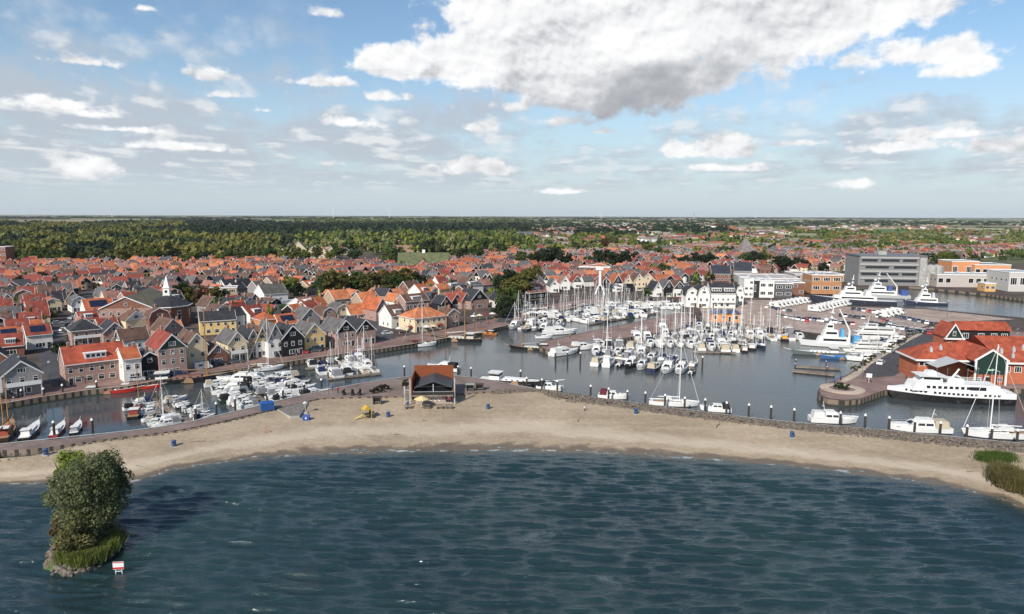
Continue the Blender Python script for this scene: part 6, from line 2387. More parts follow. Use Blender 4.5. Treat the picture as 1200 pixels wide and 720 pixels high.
mb.tube((0, 0, 5.9), (-2.2, 0, 10.2), .35, .2, 'paint', 6)
mb.box(-2.2, -1.2, -1.0, 1.0, 8.0, 8.12, 'paint')
P_.part('mast', mb, 'white')
mb = MB()
for sg in (-1, 1):
    for (x0, x1, z) in ((-L * .46, -L * .31, 3.5), (-L * .29, L * .02, 5.9)):
        mb.tube((x0, sg * 2.7, z + 1.0), (x1, sg * 2.7, z + 1.0), .05, .05, 'mast_white', 4)
        for k in range(7):
            x = x0 + (x1 - x0) * k / 6
            mb.tube((x, sg * 2.7, z), (x, sg * 2.7, z + 1.0), .04, .04, 'mast_white', 4)
P_.part('railing', mb)
c = G(1110, 469.5, 0)
P_.put((c.x, c.y, 0), R(170), 'large white passenger ferry with black hull moored at the quay', 'ferry', None, {'hull': (0.014, 0.014, 0.015), 'white': (0.74, 0.74, 0.72)}, (1, 1, 0.84))

# ------------------------------------------------------------------ white ships in the northern basin
def ship(px, py, L, B, ang, hullc, label, up=(0.70, 0.70, 0.68), accent=(0.05, 0.09, 0.3), crane=False, name='work_ship'):
    P_ = Proto(name)
    mb, f = hull_part(L, B, L * .055, L * .05, .9)
    P_.part('hull', mb, 'hull')
    P_.part('deck', deck_part(L, f, 'deck'))
    z = L * .05
    mb = MB()
    mb.tbox(-L * .28, L * .22, -B * .4, B * .4, z, z + 2.6, .3, 1, .2, 'paint')
    a_ = P_.part('deckhouse', mb, 'up')
    mb = MB()
    mb.tbox(-L * .12, L * .14, -B * .33, B * .33, z + 2.603, z + 5.2, .3, .9, .2, 'paint')
    mb.tbox(-L * .04, L * .09, -B * .3, B * .3, z + 5.203, z + 7.6, .2, .7, .2, 'paint')
    b_ = P_.part('bridge', mb, 'up')
    for sg in (-1, 1):
        for (x0, x1, z0) in ((-.24, .12, z + 1.2), (-.09, .08, z + 3.7), (-.02, .06, z + 6.2)):
            mb = MB()
            y_ = B * (.4 if z0 < z + 2 else (.33 if z0 < z + 5 else .3)) - .13
            mb.box(L * x0, L * x1, sg * y_ - .06, sg * y_ + .06, z0, z0 + .8, 'glass')
            P_.part('window', mb, sub=a_ if z0 < z + 2 else b_)
    mb = MB()
    mb.tube((0, 0, z + 7.5), (-.6, 0, z + 14), .4, .15, 'mast_white', 6)
    for q in (9.5, 11.5):
        mb.box(-.8, .4, -1.8, 1.8, z + q, z + q + .15, 'mast_white')
    mb.lathe([(0.1, z + 8.2), (.8, z + 8.6), (.8, z + 9.2), (.1, z + 9.6)], 'mast_white', 8, Matrix.Translation((1.6, 0, 0)))
    P_.part('mast', mb)
    mb = MB()
    mb.tbox(-L * .22, -L * .15, -B * .2, B * .2, z + 2.603, z + 5.6, .3, .3, .1, 'paint')
    P_.part('funnel', mb, 'accent')
    if crane:
        mb = MB()
        mb.tube((-L * .3, 0, z), (-L * .3, 0, z + 5), .5, .4, 'mast_white', 6)
        mb.tube((-L * .3, 0, z + 5), (-L * .12, 0, z + 13), .35, .2, 'mast_white', 5)
        P_.part('deck_crane', mb)
        mb = MB()
        mb.tbox(-L * .46, -L * .36, -B * .35, B * .35, z, z + 3.2, 0, 0, 0, 'paint')
        P_.part('stern_house', mb, 'accent')
    c = G(px, py, 0)
    return P_.put((c.x, c.y, 0), ang, label, 'ship', None, {'hull': hullc, 'up': up, 'accent': accent})


ship(997, 356.5, 44, 8.5, R(162), (0.03, 0.035, 0.05), 'long white ship with tiered bridge moored by the car park', accent=(0.6, 0.6, 0.6))
ship(1028, 349, 34, 8, R(165), (0.45, 0.45, 0.44), 'white work ship with crane boom and blue stern', crane=True)
ship(1083, 357, 22, 5, R(168), (0.03, 0.04, 0.07), 'small white patrol vessel with dark hull alone in the channel', accent=(0.5, 0.5, 0.5))
ship(972, 406, 22, 4.6, R(168), (0.62, 0.62, 0.60), 'white fishing-style ship with pale blue stern at quay head', accent=(0.10, 0.35, 0.6), crane=True, name='moored_ship')
P_ = Proto('river_cruiser')
L, B = 24, 5.4
mb, f = hull_part(L, B, 1.3, .7, .92)
P_.part('hull', mb, 'hull')
P_.part('deck', deck_part(L, f))
for k, (x0, x1, z0, z1) in enumerate(((-.46, .30, 1.3, 3.6), (-.42, .22, 3.75, 5.7), (-.1, .14, 5.85, 7.4))):
    mb = MB()
    mb.tbox(L * x0, L * x1, -B * (.42 - .06 * k), B * (.42 - .06 * k), z0, z1, .1, .8, .1, 'deck')
    mb.box(L * x0 - .4, L * x1 + .2, -B * (.45 - .06 * k), B * (.45 - .06 * k), z1 + .003, z1 + .14, 'deck')
    a_ = P_.part('saloon', mb)
    for sg in (-1, 1):
        mb = MB()
        mb.box(L * x0 + .8, L * x1 - 1.4, sg * (B * (.42 - .06 * k) - .05) - .06, sg * (B * (.42 - .06 * k) - .05) + .06, z0 + .9, z0 + 1.5, 'glass')
        P_.part('window', mb, sub=a_)
mb = MB()
mb.tube((1.5, 0, 7.4), (1.2, 0, 11), .15, .08, 'mast_white', 6)
P_.part('mast', mb)
for i, (px, py, sc_, lb) in enumerate(((1020, 397.5, .82, 'three-decked white excursion ship behind the moored ships'), (1012, 413, .6, 'white excursion boat with long side windows beside the pale blue stern'))):
    c = G(px, py, 0)
    P_.put((c.x, c.y, 0), R(170 + i * 2), lb, 'excursion boat', None, {'hull': WHITE}, sc_)

# ------------------------------------------------------------------ boats
SAIL = [sailboat(10.5, 3.3, 14.0), sailboat(9.0, 3.0, 12.0), sailboat(12.0, 3.8, 16.5), sailboat(7.6, 2.6, 10.0)]
CRU = [cruiser(11.5, 3.7, True), cruiser(9.5, 3.3, False), cruiser(13, 4.1, True), cruiser(8.5, 3.0, False)]
OPEN = [sloop(6.5, 2.4), sloop(5.6, 2.1, cover=False)]
HW = (0.74, 0.73, 0.70)
NAVY = (0.02, 0.03, 0.07)
COVERS = {'navy': (0.02, 0.03, 0.08), 'black': (0.02, 0.02, 0.022), 'grey': (0.20, 0.20, 0.21), 'white': (0.62, 0.61, 0.58), 'maroon': (0.12, 0.02, 0.03), 'green': (0.02, 0.08, 0.06), 'blue': (0.025, 0.06, 0.16), 'beige': (0.45, 0.38, 0.28)}
br = random.Random(21)
NB = [0]


def boat(p, ang, kind, region, sc_=1.0, cov=None, hullc=None, look=None):
    cov = cov or br.choice(['navy', 'black', 'grey', 'white', 'white', 'grey', 'navy', 'beige', 'black', 'grey'])
    hn, hc_ = ('white', HW)
    if br.random() < 0.17:
        hn, hc_ = br.choice([('navy', NAVY), ('black', BLACK), ('cream', (0.6, 0.55, 0.42)), ('dark green', (0.02, 0.05, 0.03))])
    if hullc:
        hn, hc_ = hullc
    if kind == 's':
        P_, cat, nm = br.choice(SAIL), 'sailing yacht', 'sailing yacht'
    elif kind == 'c':
        P_, cat, nm = br.choice(CRU), 'motor boat', 'motor cruiser'
    else:
        P_, cat, nm = br.choice(OPEN), 'small boat', 'open boat'
    z = 0.02 + br.uniform(-.03, .03)
    r_ = P_.put((p[0], p[1], z), ang, 'x', cat, 'boats moored in the harbour', {'hull': hc_, 'cover': COVERS[cov]}, sc_ * br.uniform(.93, 1.06))
    later(r_, look or f'{hn} {nm} with {cov} cover', region)
    NB[0] += 1
    return r_


def pontoon(a_, b_, region, w=1.6):
    a_, b_ = Vector((a_[0], a_[1])), Vector((b_[0], b_[1]))
    d_ = b_ - a_
    P_ = Proto('pontoon')
    mb = MB()
    mb.box(0, d_.length, -w / 2, w / 2, .25, .6, 'timber')
    P_.part('walkway', mb)
    for k in range(int(d_.length // 9) + 1):
        mb = MB()
        mb.tube((k * 9 + .5, w / 2 + .25, -1), (k * 9 + .5, w / 2 + .25, 2.3), .16, .16, 'dark_wood', 7)
        mb.tube((k * 9 + .5, w / 2 + .25, 2.3), (k * 9 + .5, w / 2 + .25, 2.5), .2, .05, 'white_trim', 7)
        P_.part('mooring_pile', mb)
    r_ = P_.put((a_.x, a_.y, 0), math.atan2(d_.y, d_.x), 'x', 'pontoon', None)
    r_['label'] = f'timber pontoon walkway {region}'


def brow(p0, p1, side, mix, region, gap=0.2, off=6.5, pont=True, skip=0.02, flip=False, sc_=1.0):
    """a row of boats lying side by side along a pontoon that runs p0..p1 (pixels)"""
    a_, b_ = Vector(xy(*p0, 0)), Vector(xy(*p1, 0))
    d_ = (b_ - a_).normalized()
    nrm = Vector((-d_.y, d_.x)) * side
    s_ = 1.5
    tot = (b_ - a_).length
    while s_ < tot:
        k = br.choice(mix)
        wd = {'s': 3.3, 'c': 3.8, 'o': 2.7}[k] * sc_
        if br.random() > skip:
            p = a_ + d_ * (s_ + wd / 2) + nrm * (off * sc_ + br.uniform(-.6, .6))
            an = math.atan2(nrm.y, nrm.x) + (math.pi if br.random() < (0.3 if not flip else 0.8) else 0) + br.uniform(-.05, .05)
            boat(p, an, k, region, sc_)
        s_ += wd + gap * br.uniform(.3, 1.2)


def pair(p0, p1, mix, name, sides=(-1, 1), **kw):
    pontoon(xy(*p0, 0), xy(*p1, 0), name)
    for sd in sides:
        brow(p0, p1, sd, mix, name, **kw)


pair((697, 421), (813, 432.5), 'cccsccso', 'on nearest main pontoon')
pair((738, 401.5), (884, 403.5), 'csscsscs', 'on middle main pontoon')
pair((768, 390), (926, 394), 'sscssc', 'on farther main pontoon')
pair((800, 381), (872, 384), 'ssc', 'on pontoon before orange office', sides=(-1,))
pair((594, 381), (652, 385), 'cscso', 'beside the pier end')
pair((640, 374.5), (742, 369), 'ccscs', 'in middle of upper basin')
pair((668, 364), (792, 359.5), 'ccsc', 'at back of upper basin')
pair((384, 446), (447, 439), 'ccos', 'on pontoon near beach pavilion', sides=(1,), sc_=.85)
pair((358, 434), (428, 426.5), 'ccoscs', 'on pontoon before yellow gable', sc_=.85)
pair((274, 447), (314, 476), 'ccoc', 'on pontoon nearest black barge', sc_=.74)
pair((303, 444), (350, 468), 'cco', 'on pontoon by blue container', sides=(1,), sc_=.76)
pair((178, 470), (222, 497), 'ocso', 'on small pontoon at left', sc_=.62)
pair((812, 413.5), (862, 415), 'scs', 'right of the nearest pontoon', sides=(1,))
pair((762, 412.5), (704, 410.5), 'csc', 'between pier and nearest pontoon')
pair((690, 381.5), (772, 367.5), 'ccs', 'along far side of pier', sides=(1,), off=5.5)
pair((604, 372), (650, 368), 'csc', 'near upper basin quay')
# row of yachts along the quay before the village
for (x, y, k, an, lk, cv, sc_) in ((310, 434, 's', 20, 'lone white yacht at the village quay', 'white', 1.0), (424, 416, 's', 25, 'white yacht by the pink ground floors', 'white', 1.1), (491, 406, 's', 14, 'white yacht left of the black barge', 'maroon', 1.1),
                                   (601, 384, 's', 12, 'white sailing yacht beside the dark trees', 'navy', 1.1), (662, 415.5, 'c', 35, 'white cruiser with tall white hood', 'white', .95), (684, 409.5, 'c', 18, 'sleek white powerboat', 'white', 1.0),
                                   (703, 407, 'c', 18, 'second sleek powerboat', 'grey', 1.0), (657, 391.5, 'c', 14, 'white cruiser on the pier', 'white', 1.1), (638, 396.5, 'c', 10, 'white launch on the pier', 'grey', .9),
                                   (280, 448, 'c', 184, 'large white flybridge cruiser', 'white', 1.05), (271, 459, 'c', 184, 'dark-hulled white cruiser', 'black', .9)):
    boat(xy(x, y, 0), R(an), k, 'near the quay' if y < 420 else 'in the west basin', sc_, cv, ('white', HW) if 'dark' not in lk else ('black', BLACK), lk)
# single boats moored along the dike
for (x, y, k, an, lk, cv, sc_, P_) in ((620, 449, 'b', 166, 'long white and black motor barge lying by the dike', 'black', .95, None), (719, 468, 'c', -14, 'white launch with brown wheelhouse by the dike', 'maroon', .85, CRU[1]), (790, 476, 's', -12, 'white yacht with tall bare mast by the dike', 'white', 1.05, SAIL[2]),
                                       (838, 483, 'c', 168, 'small white cruiser with black hood by the dike', 'black', .8, CRU[1]), (977, 496, 'c', -8, 'white flybridge cruiser by the dike', 'white', .95, CRU[0]), (1076, 506, 'c', 172, 'white cruiser with beige hood by the dike', 'beige', 1.0, CRU[2]),
                                       (1168, 513, 's', 174, 'large white yacht whose mast crosses the restaurant', 'white', 1.25, SAIL[2])):
    c = G(x, y - 1, 0)
    if P_ is not None:
        P_.put((c.x, c.y, 0), R(an), lk, 'boat', None, {'hull': HW, 'cover': COVERS[cv]}, sc_)
MOT = barge(23, 4.6, 0, False, 'motor_barge', 'deck')
c = G(606, 451, 0)
MOT.put((c.x, c.y, 0), R(-19), 'long white and black motor barge lying behind the rock dike', 'barge', None, {'hull': (0.02, 0.02, 0.02), 'cabin': HW, 'wheel': HW, 'cover': BLACK}, 0.98)
c = G(645, 457.5, 0)
CRU[3].put((c.x, c.y, 0), R(-20), 'small cruiser with black hood right of the motor barge', 'boat', None, {'hull': HW, 'cover': BLACK}, .9)
c = G(519, 434, 0)
CRU[0].put((c.x, c.y, 0), R(160), 'white cruiser with black biminis right behind the beach pavilion', 'boat', None, {'hull': HW, 'cover': BLACK}, 0.95)
BAR = barge(24, 5.0, 1)
BAR2 = barge(20, 4.6, 2, True, 'two_masted_barge')
for (x, y, an, P_, hc_, cb, wh, cv, lb, sc_) in (
        (222, 447.5, 20, BAR, (0.015, 0.015, 0.02), BRICK, HW, (0.2, .15, .1), 'black sailing barge with white wheelhouse along the village quay', 1.0),
        (534, 400, 172, BAR2, (0.012, 0.012, 0.012), (0.5, .47, .4), (0.5, .47, .4), (0.45, .42, .36), 'black two-masted sailing ship by the long orange-roofed hall', 1.0),
        (565, 392, 160, BAR, (0.35, 0.12, 0.03), (0.45, .17, .04), (0.45, .17, .04), (0.3, .1, .05), 'varnished orange-brown barge right of the two-masted ship', .55),
        (622, 410, 170, BAR, (0.012, 0.012, 0.015), (0.5, .5, .48), (0.1, .08, .06), (0.3, .3, .3), 'black tjalk-shaped barge moored at the pier end', .68),
        (917, 396.5, 78, BAR, (0.012, 0.012, 0.014), (0.5, .5, .48), (0.6, .3, .05), (0.2, .1, .05), 'black-hulled boat with orange mast right of the yachts', .6),
        (872, 410, 75, BAR, (0.012, 0.012, 0.014), (0.2, .1, .06), HW, (0.2, .2, .2), 'black work boat in front of the main basin yachts', .5),
        (880, 407, 75, BAR, (0.015, 0.015, 0.02), HW, HW, (0.5, .5, .5), 'broad white-decked black boat at basin entrance', .6),
        (128, 461, 14, MOT, (0.45, 0.03, 0.02), HW, HW, (0.4, .04, .03), 'long red boat with white cabin along the village quay', .62),
        (163, 456, 16, MOT, (0.50, 0.03, 0.02), (0.5, .04, .03), (0.5, .04, .03), (0.4, .04, .03), 'bright red low boat right of the long red boat', .5),
        (8, 508, 118, BAR2, (0.06, 0.03, 0.02), (0.35, .08, .04), (0.35, .08, .04), (0.25, .1, .05), 'old brown fishing barge with wooden masts at the left edge', .75),
        (37, 507, 112, MOT, (0.012, 0.014, 0.014), HW, HW, (0.1, .1, .1), 'black and white tug with flag mast beside the brown barge', .58),
        (69, 505, 112, MOT, (0.35, 0.05, 0.05), HW, HW, (0.1, .1, .1), 'white wheelhouse boat with red stern', .48),
        (90, 503, 115, MOT, (0.012, 0.012, 0.012), HW, (0.3, .3, .3), (0.1, .1, .1), 'small black and white boat on short mooring', .45),
        (161, 483, 110, BAR, (0.012, 0.012, 0.014), (0.2, .03, .03), (0.25, .04, .03), (0.5, .5, .45), 'black flat-bottomed boat with brown mast, small pontoon at left', .6),
        (184, 494, 110, BAR, (0.5, 0.5, .45), (0.55, .55, .52), (0.1, .3, .2), (0.5, .5, .45), 'white and green sailing boat with mast near the promenade', .42),
        (958, 416, 172, MOT, (0.10, 0.12, 0.11), HW, HW, (0.2, .2, .2), 'grey houseboat with white cabin by the timber jetty', .8),
        (985, 421, 172, MOT, (0.03, 0.10, 0.25), (0.05, .2, .5), HW, (0.2, .2, .2), 'blue-decked boat beside the grey houseboat', .62)):
    c = G(x, y, 0)
    P_.put((c.x, c.y, 0), R(an), lb, 'barge', None, {'hull': hc_, 'cabin': cb, 'wheel': wh, 'cover': cv}, sc_)
# timber jetty in front of the houseboats
c0, c1 = xy(929, 436, 0), xy(978, 441, 0)
pontoon(c0, c1, 'left of the curved quay head', 3.0)
pontoon(xy(931, 431, 0), xy(985, 434, 0), 'behind the one left of quay head', 2.2)
# yachts standing ashore and along the ferry road quay
for i, (x, y, k, an) in enumerate(((1042, 406, 'c', 172), (1030, 418, 's', 172), (1012, 423, 'c', 172), (1046, 400, 'c', 170), (1036, 411.5, 'o', 172))):
    boat(xy(x, y, 0), R(an), k, 'along the ferry road quay', .85)

# ------------------------------------------------------------------ mooring piles with white caps
PILE = Proto('mooring_pile')
mb = MB()
mb.tube((0, 0, -2), (0, 0, 3.3), .26, .26, 'dark_wood', 9)
PILE.part('post', mb)
mb = MB()
mb.lathe([(.30, 3.3), (.30, 3.45), (.05, 3.85)], 'white_trim', 9)
PILE.part('cap', mb)
for (x, y) in ((474, 443), (537, 443), (552, 445), (610, 448.5), (617, 457.5), (635, 459.5), (653, 461.5), (692, 467.5), (713, 471), (735, 474), (756, 476), (779, 479), (802, 482.5), (826, 484.5), (851, 488.5), (877, 491), (903, 493.5), (930, 497), (984, 501),
               (1013, 504), (1041, 507), (1071, 511.5), (1101, 513.5), (1132, 517.5), (1161, 520), (1191, 523), (109, 510), (64, 513), (230, 495), (254, 489.5), (276, 483), (332, 472), (357, 465), (377, 459.5), (26, 473), (52, 471), (74, 466.5), (114, 462), (665, 425), (651, 425), (823, 431), (680, 426)):
    c = G(x, y, 0)
    north = (y < 475 and x < 120)
    r_ = PILE.put((c.x, c.y, 0), 0, 'x', 'mooring pile', 'mooring piles with white caps')
    later(r_, 'dark mooring pile with white cap', 'along the village quay' if north else ('in the open basin' if (600 < x < 700 or x == 823) and y < 435 else ('along the rock dike' if x > 560 else 'along the promenade')))

# ------------------------------------------------------------------ cars, campers
CAR, VAN = car_proto(), van_proto()
CARC = {'black': (0.015, 0.015, 0.017), 'silver': (0.42, 0.43, 0.44), 'white': (0.68, 0.68, 0.66), 'dark grey': (0.07, 0.075, 0.08), 'red': (0.42, 0.02, 0.02), 'dark blue': (0.02, 0.04, 0.12)}
cr = random.Random(9)
for (x, y, an, cn) in ((161, 446.5, 22, 'silver'), (210, 440, 22, 'dark blue'), (182, 444, 22, 'black'), (259, 428, 24, 'black'), (277, 425.5, 24, 'dark grey'), (324, 418.5, 24, 'black'), (342, 416.5, 24, 'black'), (354, 415, 24, 'red'), (369, 412.5, 24, 'dark grey'), (376, 411, 24, 'black'),
                       (454, 392, 30, 'silver'), (74, 394, 60, 'silver'), (77, 388, 60, 'white'), (81, 382, 60, 'dark grey'), (88, 374, 65, 'silver'), (10, 467, 20, 'black'), (68, 380, 60, 'silver'), (1032, 427, 50, 'white'), (1043, 413, 45, 'white'), (612, 362, 40, 'dark grey'), (620, 359, 40, 'silver'),
                       (597, 371, 40, 'dark blue'), (636, 357, 30, 'dark grey')):
    c = G(x, y, QZ)
    r_ = CAR.put((c.x, c.y, QZ + .06), R(an), 'x', 'car', 'parked cars', {'body': CARC[cn]})
    later(r_, f'{cn} parked car', 'on the village quay' if x < 460 and y > 400 else ('on the village street' if x < 460 else ('beside the fish restaurant road' if x > 900 else 'behind the upper basin')))
for (x0, y0, x1, y1, n_, an, rg) in ((912, 371, 946, 377, 8, 60, 'in the quayside row of car park'), (944, 375, 1000, 381, 12, 60, 'in the quayside row of car park'), (985, 371, 1012, 374, 6, 60, 'in the second car park row'), (1000, 363, 1024, 367, 5, 60, 'in the back car park row'),
                                     (1020, 380, 1090, 392, 14, 55, 'beside the excursion ships'), (1050, 372, 1092, 381, 9, 60, 'in the row left of restaurant'), (1028, 372, 1048, 383, 6, 60, 'in the middle car park row'), (900, 361, 925, 366, 5, 50, 'near the white cubes'), (1065, 391, 1098, 389, 7, 70, 'just left of the restaurant roof')):
    for i in range(n_):
        t_ = (i + cr.uniform(-.15, .15)) / max(1, n_ - 1)
        c = G(x0 + (x1 - x0) * t_, y0 + (y1 - y0) * t_, QZ)
        cn = cr.choice(['black', 'dark grey', 'silver', 'white', 'black', 'dark grey', 'red', 'dark blue', 'white'])
        r_ = CAR.put((c.x, c.y, QZ + .05), R(an + cr.uniform(-4, 4)) + (math.pi if cr.random() < .4 else 0), 'x', 'car', 'parked cars', {'body': CARC[cn]})
        later(r_, f'{cn} parked car', rg)
for (x0, y0, x1, y1, n_, rg) in ((909, 361, 943, 355, 8, 'in the left camper row'), (955, 365.5, 990, 357.5, 9, 'in the long camper row'), (1035, 372, 1052, 368, 4, 'in the short camper row')):
    for i in range(n_):
        t_ = i / (n_ - 1)
        c = G(x0 + (x1 - x0) * t_, y0 + (y1 - y0) * t_, QZ)
        r_ = VAN.put((c.x, c.y, QZ + .05), R(-52 + cr.uniform(-3, 3)), 'x', 'camper van', 'parked camper vans', {'body': (0.70, 0.69, 0.66)})
        later(r_, 'white camper van', rg)
c = G(238, 433, QZ)
VAN.put((c.x, c.y, QZ + .05), QANG, 'white van parked in front of the tall cream gable', 'van', None, {'body': WHITE}, .8)

# ------------------------------------------------------------------ people
def person_mesh(stride=0.25):
    me = bpy.data.meshes.new('body')
    J = {'pel': (0, 0, .95), 'che': (0, 0, 1.3), 'neck': (0, 0, 1.48), 'head': (0.02, 0, 1.62), 'top': (0.02, 0, 1.74),
         'hl': (0, .1, .88), 'kl': (stride * .5, .11, .5), 'al': (stride * .6, .11, .09), 'tl': (stride * .6 + .17, .12, .04),
         'hr': (0, -.1, .88), 'kr': (-stride * .1, -.11, .5), 'ar': (-stride * .8, -.11, .1), 'tr': (-stride * .8 + .16, -.12, .04),
         'sl': (0, .19, 1.40), 'el': (-.06, .25, 1.12), 'wl': (.06, .27, .88), 'fl': (.10, .27, .78),
         'sr': (0, -.19, 1.40), 'er': (.02, -.25, 1.12), 'wr': (.14, -.26, .90), 'fr': (.19, -.26, .80)}
    Rr = {'pel': .15, 'che': .16, 'neck': .06, 'head': .10, 'top': .075, 'hl': .10, 'kl': .065, 'al': .045, 'tl': .04, 'hr': .10, 'kr': .065, 'ar': .045, 'tr': .04,
          'sl': .065, 'el': .045, 'wl': .033, 'fl': .035, 'sr': .065, 'er': .045, 'wr': .033, 'fr': .035}
    ks = list(J)
    E = [('pel', 'che'), ('che', 'neck'), ('neck', 'head'), ('head', 'top'), ('pel', 'hl'), ('hl', 'kl'), ('kl', 'al'), ('al', 'tl'), ('pel', 'hr'), ('hr', 'kr'), ('kr', 'ar'), ('ar', 'tr'),
         ('che', 'sl'), ('sl', 'el'), ('el', 'wl'), ('wl', 'fl'), ('che', 'sr'), ('sr', 'er'), ('er', 'wr'), ('wr', 'fr')]
    me.from_pydata([J[k] for k in ks], [(ks.index(a_), ks.index(b_)) for a_, b_ in E], [])
    ob = bpy.data.objects.new('tmp', me)
    COL.objects.link(ob)
    ob.modifiers.new('s', 'SKIN')
    ob.modifiers.new('u', 'SUBSURF').levels = 1
    for i, k in enumerate(ks):
        sv = me.skin_vertices[0].data[i]
        sv.radius = (Rr[k], Rr[k])
        sv.use_root = (k == 'pel')
    dg = bpy.context.evaluated_depsgraph_get()
    out = bpy.data.meshes.new_from_object(ob.evaluated_get(dg))
    bpy.data.objects.remove(ob)
    out.name = 'body'
    out.materials.clear()
    for mn in ('skin', 'canvas', 'black'):
        out.materials.append(MATS[mn])
    for p in out.polygons:
        c_ = p.center
        p.use_smooth = True
        if c_.z > 1.5 or (c_.z < .92 and abs(c_.y) > .2):
            p.material_index = 0
        elif c_.z > .93:
            p.material_index = 1
        else:
            p.material_index = 2
    return out


PB = person_mesh()
PB2 = person_mesh(0.05)
mb = MB()
mb.lathe([(.11, 1.60), (.125, 1.68), (.09, 1.77), (.02, 1.80)], 'dark_wood', 10)
HAIR = mb.mesh('hair')
PPR = []
for me in (PB, PB2):
    P_ = Proto('person')
    P_.part('body', me, 'c')
    P_.part('hair', HAIR)
    PPR.append(P_)
pr = random.Random(4)
SH_ = {'red': (0.4, .03, .03), 'white': (.6, .6, .6), 'blue': (.03, .08, .3), 'black': (.02, .02, .02), 'yellow': (.6, .42, .05)}
for i, (x, y, rg) in enumerate(((486, 393, 'on the quay by the hipped roof'), (493, 391.5, 'on the quay by the hipped roof'), (512, 389, 'on the quay by the hipped roof'), (556, 383, 'on the quay by the black gables'), (563, 380, 'on the quay by the black gables'), (572, 381, 'on the quay by the black gables'),
                               (580, 377, 'on the quay by the black gables'), (685, 483, 'on the sand below the dike'), (390, 458, 'on the promenade'), (396, 461, 'on the promenade'), (760, 354, 'on the far quay'), (766, 353.5, 'on the far quay'), (978, 451, 'on the curved quay head'), (985, 446, 'on the curved quay head'),
                               (668, 396, 'on the long pier'), (724, 384, 'on the long pier'), (752, 377, 'on the long pier'), (418, 411, 'on the village quay'), (300, 431, 'on the village quay'), (1062, 444, 'beside the ferry'), (1098, 452, 'beside the ferry'), (478, 478, 'by the beach pavilion'), (822, 361, 'before the white apartments'), (830, 362.5, 'before the white apartments'))):
    z = QZ + .03
    if x in (685,):
        z = 0.75
    elif x == 478:
        z = 1.1
    c = G(x, y, z)
    sh_ = pr.choice(list(SH_))
    r_ = PPR[i % 2].put((c.x, c.y, z), pr.uniform(0, 6.28), 'x', 'person', None, {'c': SH_[sh_]})
    later(r_, ('walking' if i % 2 == 0 else 'standing') + f' person in {sh_} top and dark trousers', rg)

# ------------------------------------------------------------------ beach things
BIN = Proto('litter_bin')
mb = MB()
mb.lathe([(.36, 0), (.42, .1), (.42, 1.0), (.46, 1.02), (.46, 1.1), (.3, 1.25)], 'paint', 12)
BIN.part('barrel', mb, 'c')
mb = MB()
mb.box(-.18, .18, -.47, -.40, .78, .96, 'black')
BIN.part('opening', mb)
mb = MB()
mb.box(-.55, .55, -.55, .55, -.1, .003, 'concrete')
BIN.part('base', mb)


def zbeach(px, py):
    """height of the sand at a pixel, from the two edge lines"""
    p = G(px, py, 0.8)
    th = math.atan2(p.x, p.y + 60)
    i = int(np.clip(np.searchsorted(ths, th), 1, NX - 1))
    a_, b_ = BA[i], SH[i]
    t_ = np.dot(np.array([p.x, p.y]) - a_, b_ - a_) / np.dot(b_ - a_, b_ - a_)
    return 1.28 * (1 - min(max(t_, 0), 1)) ** 1.15


for (x, y) in ((54, 533), (204, 523), (455, 489), (572, 479.5), (745, 485), (928, 512.5)):
    z = zbeach(x, y)
    c = G(x, y, z)
    r_ = BIN.put((c.x, c.y, z), 0, 'x', 'litter bin', 'blue litter bins on the beach', {'c': (0.035, 0.075, 0.18)}, 1.05)
    later(r_, 'blue litter bin', 'on the sand')
c = G(313, 480, QZ)
P_ = Proto('container')
mb = MB()
mb.box(-1.5, 1.5, -1.0, 1.0, 0, 1.7, 'paint')
for k in range(9):
    mb.box(-1.45 + k * .35, -1.3 + k * .35, -1.04, -1.003, .1, 1.6, 'paint')
P_.part('box', mb, 'c')
mb = MB()
mb.tbox(-1.6, 1.6, -1.1, 1.1, 1.703, 1.95, .3, .3, .3, 'canvas')
P_.part('tarpaulin', mb, 'c')
P_.put((c.x, c.y, QZ), QANG - .2, 'bright blue storage container under tarpaulin on the promenade edge', 'container', None, {'c': (0.02, 0.09, 0.30)})
z = zbeach(359, 493)
c = G(359, 492.5, z)
P_ = Proto('beach_chest')
mb = MB()
mb.box(-.75, .75, -.5, .5, 0, 1.0, 'paint')
P_.part('body', mb, 'c')
mb = MB()
mb.tbox(-.8, .8, -.55, .55, 1.003, 1.2, .1, .1, .1, 'paint')
P_.part('lid', mb, 'c')
mb = MB()
mb.box(-.2, .2, -.53, -.503, .4, .75, 'white_trim')
P_.part('sticker', mb)
P_.put((c.x, c.y, z), .1, 'blue chest with white mark standing on the sand', 'chest', None, {'c': (0.02, 0.06, 0.32)})
z = zbeach(358, 484)
c = G(358, 484, z)
P_ = Proto('beach_shower')
mb = MB()
mb.box(-.6, .6, -.6, .6, -.1, .15, 'concrete')
mb.tube((0, 0, .1), (0, 0, 2.6), .09, .08, 'metal_bright', 7)
P_.part('post', mb)
mb = MB()
mb.lathe([(.55, 2.3), (.6, 2.5), (.1, 2.8)], 'paint', 10)
P_.part('hood', mb, 'c')
P_.put((c.x, c.y, z), 0, 'pale hooded post on a concrete foot beside the beach ramp', 'post', None, {'c': (0.5, 0.55, 0.5)})
# ramp down to the sand
rp = [xy(*p) for p in ((326, 478), (345, 472.5), (365, 470), (350, 487))]
struct('beach_ramp', poly_sheet('beach_ramp', [xy(322, 477.5), xy(345, 473), xy(362, 471), xy(351, 486.5), xy(340, 487.5)], 1.5, 'grey_wood', 'concrete', 0.2))
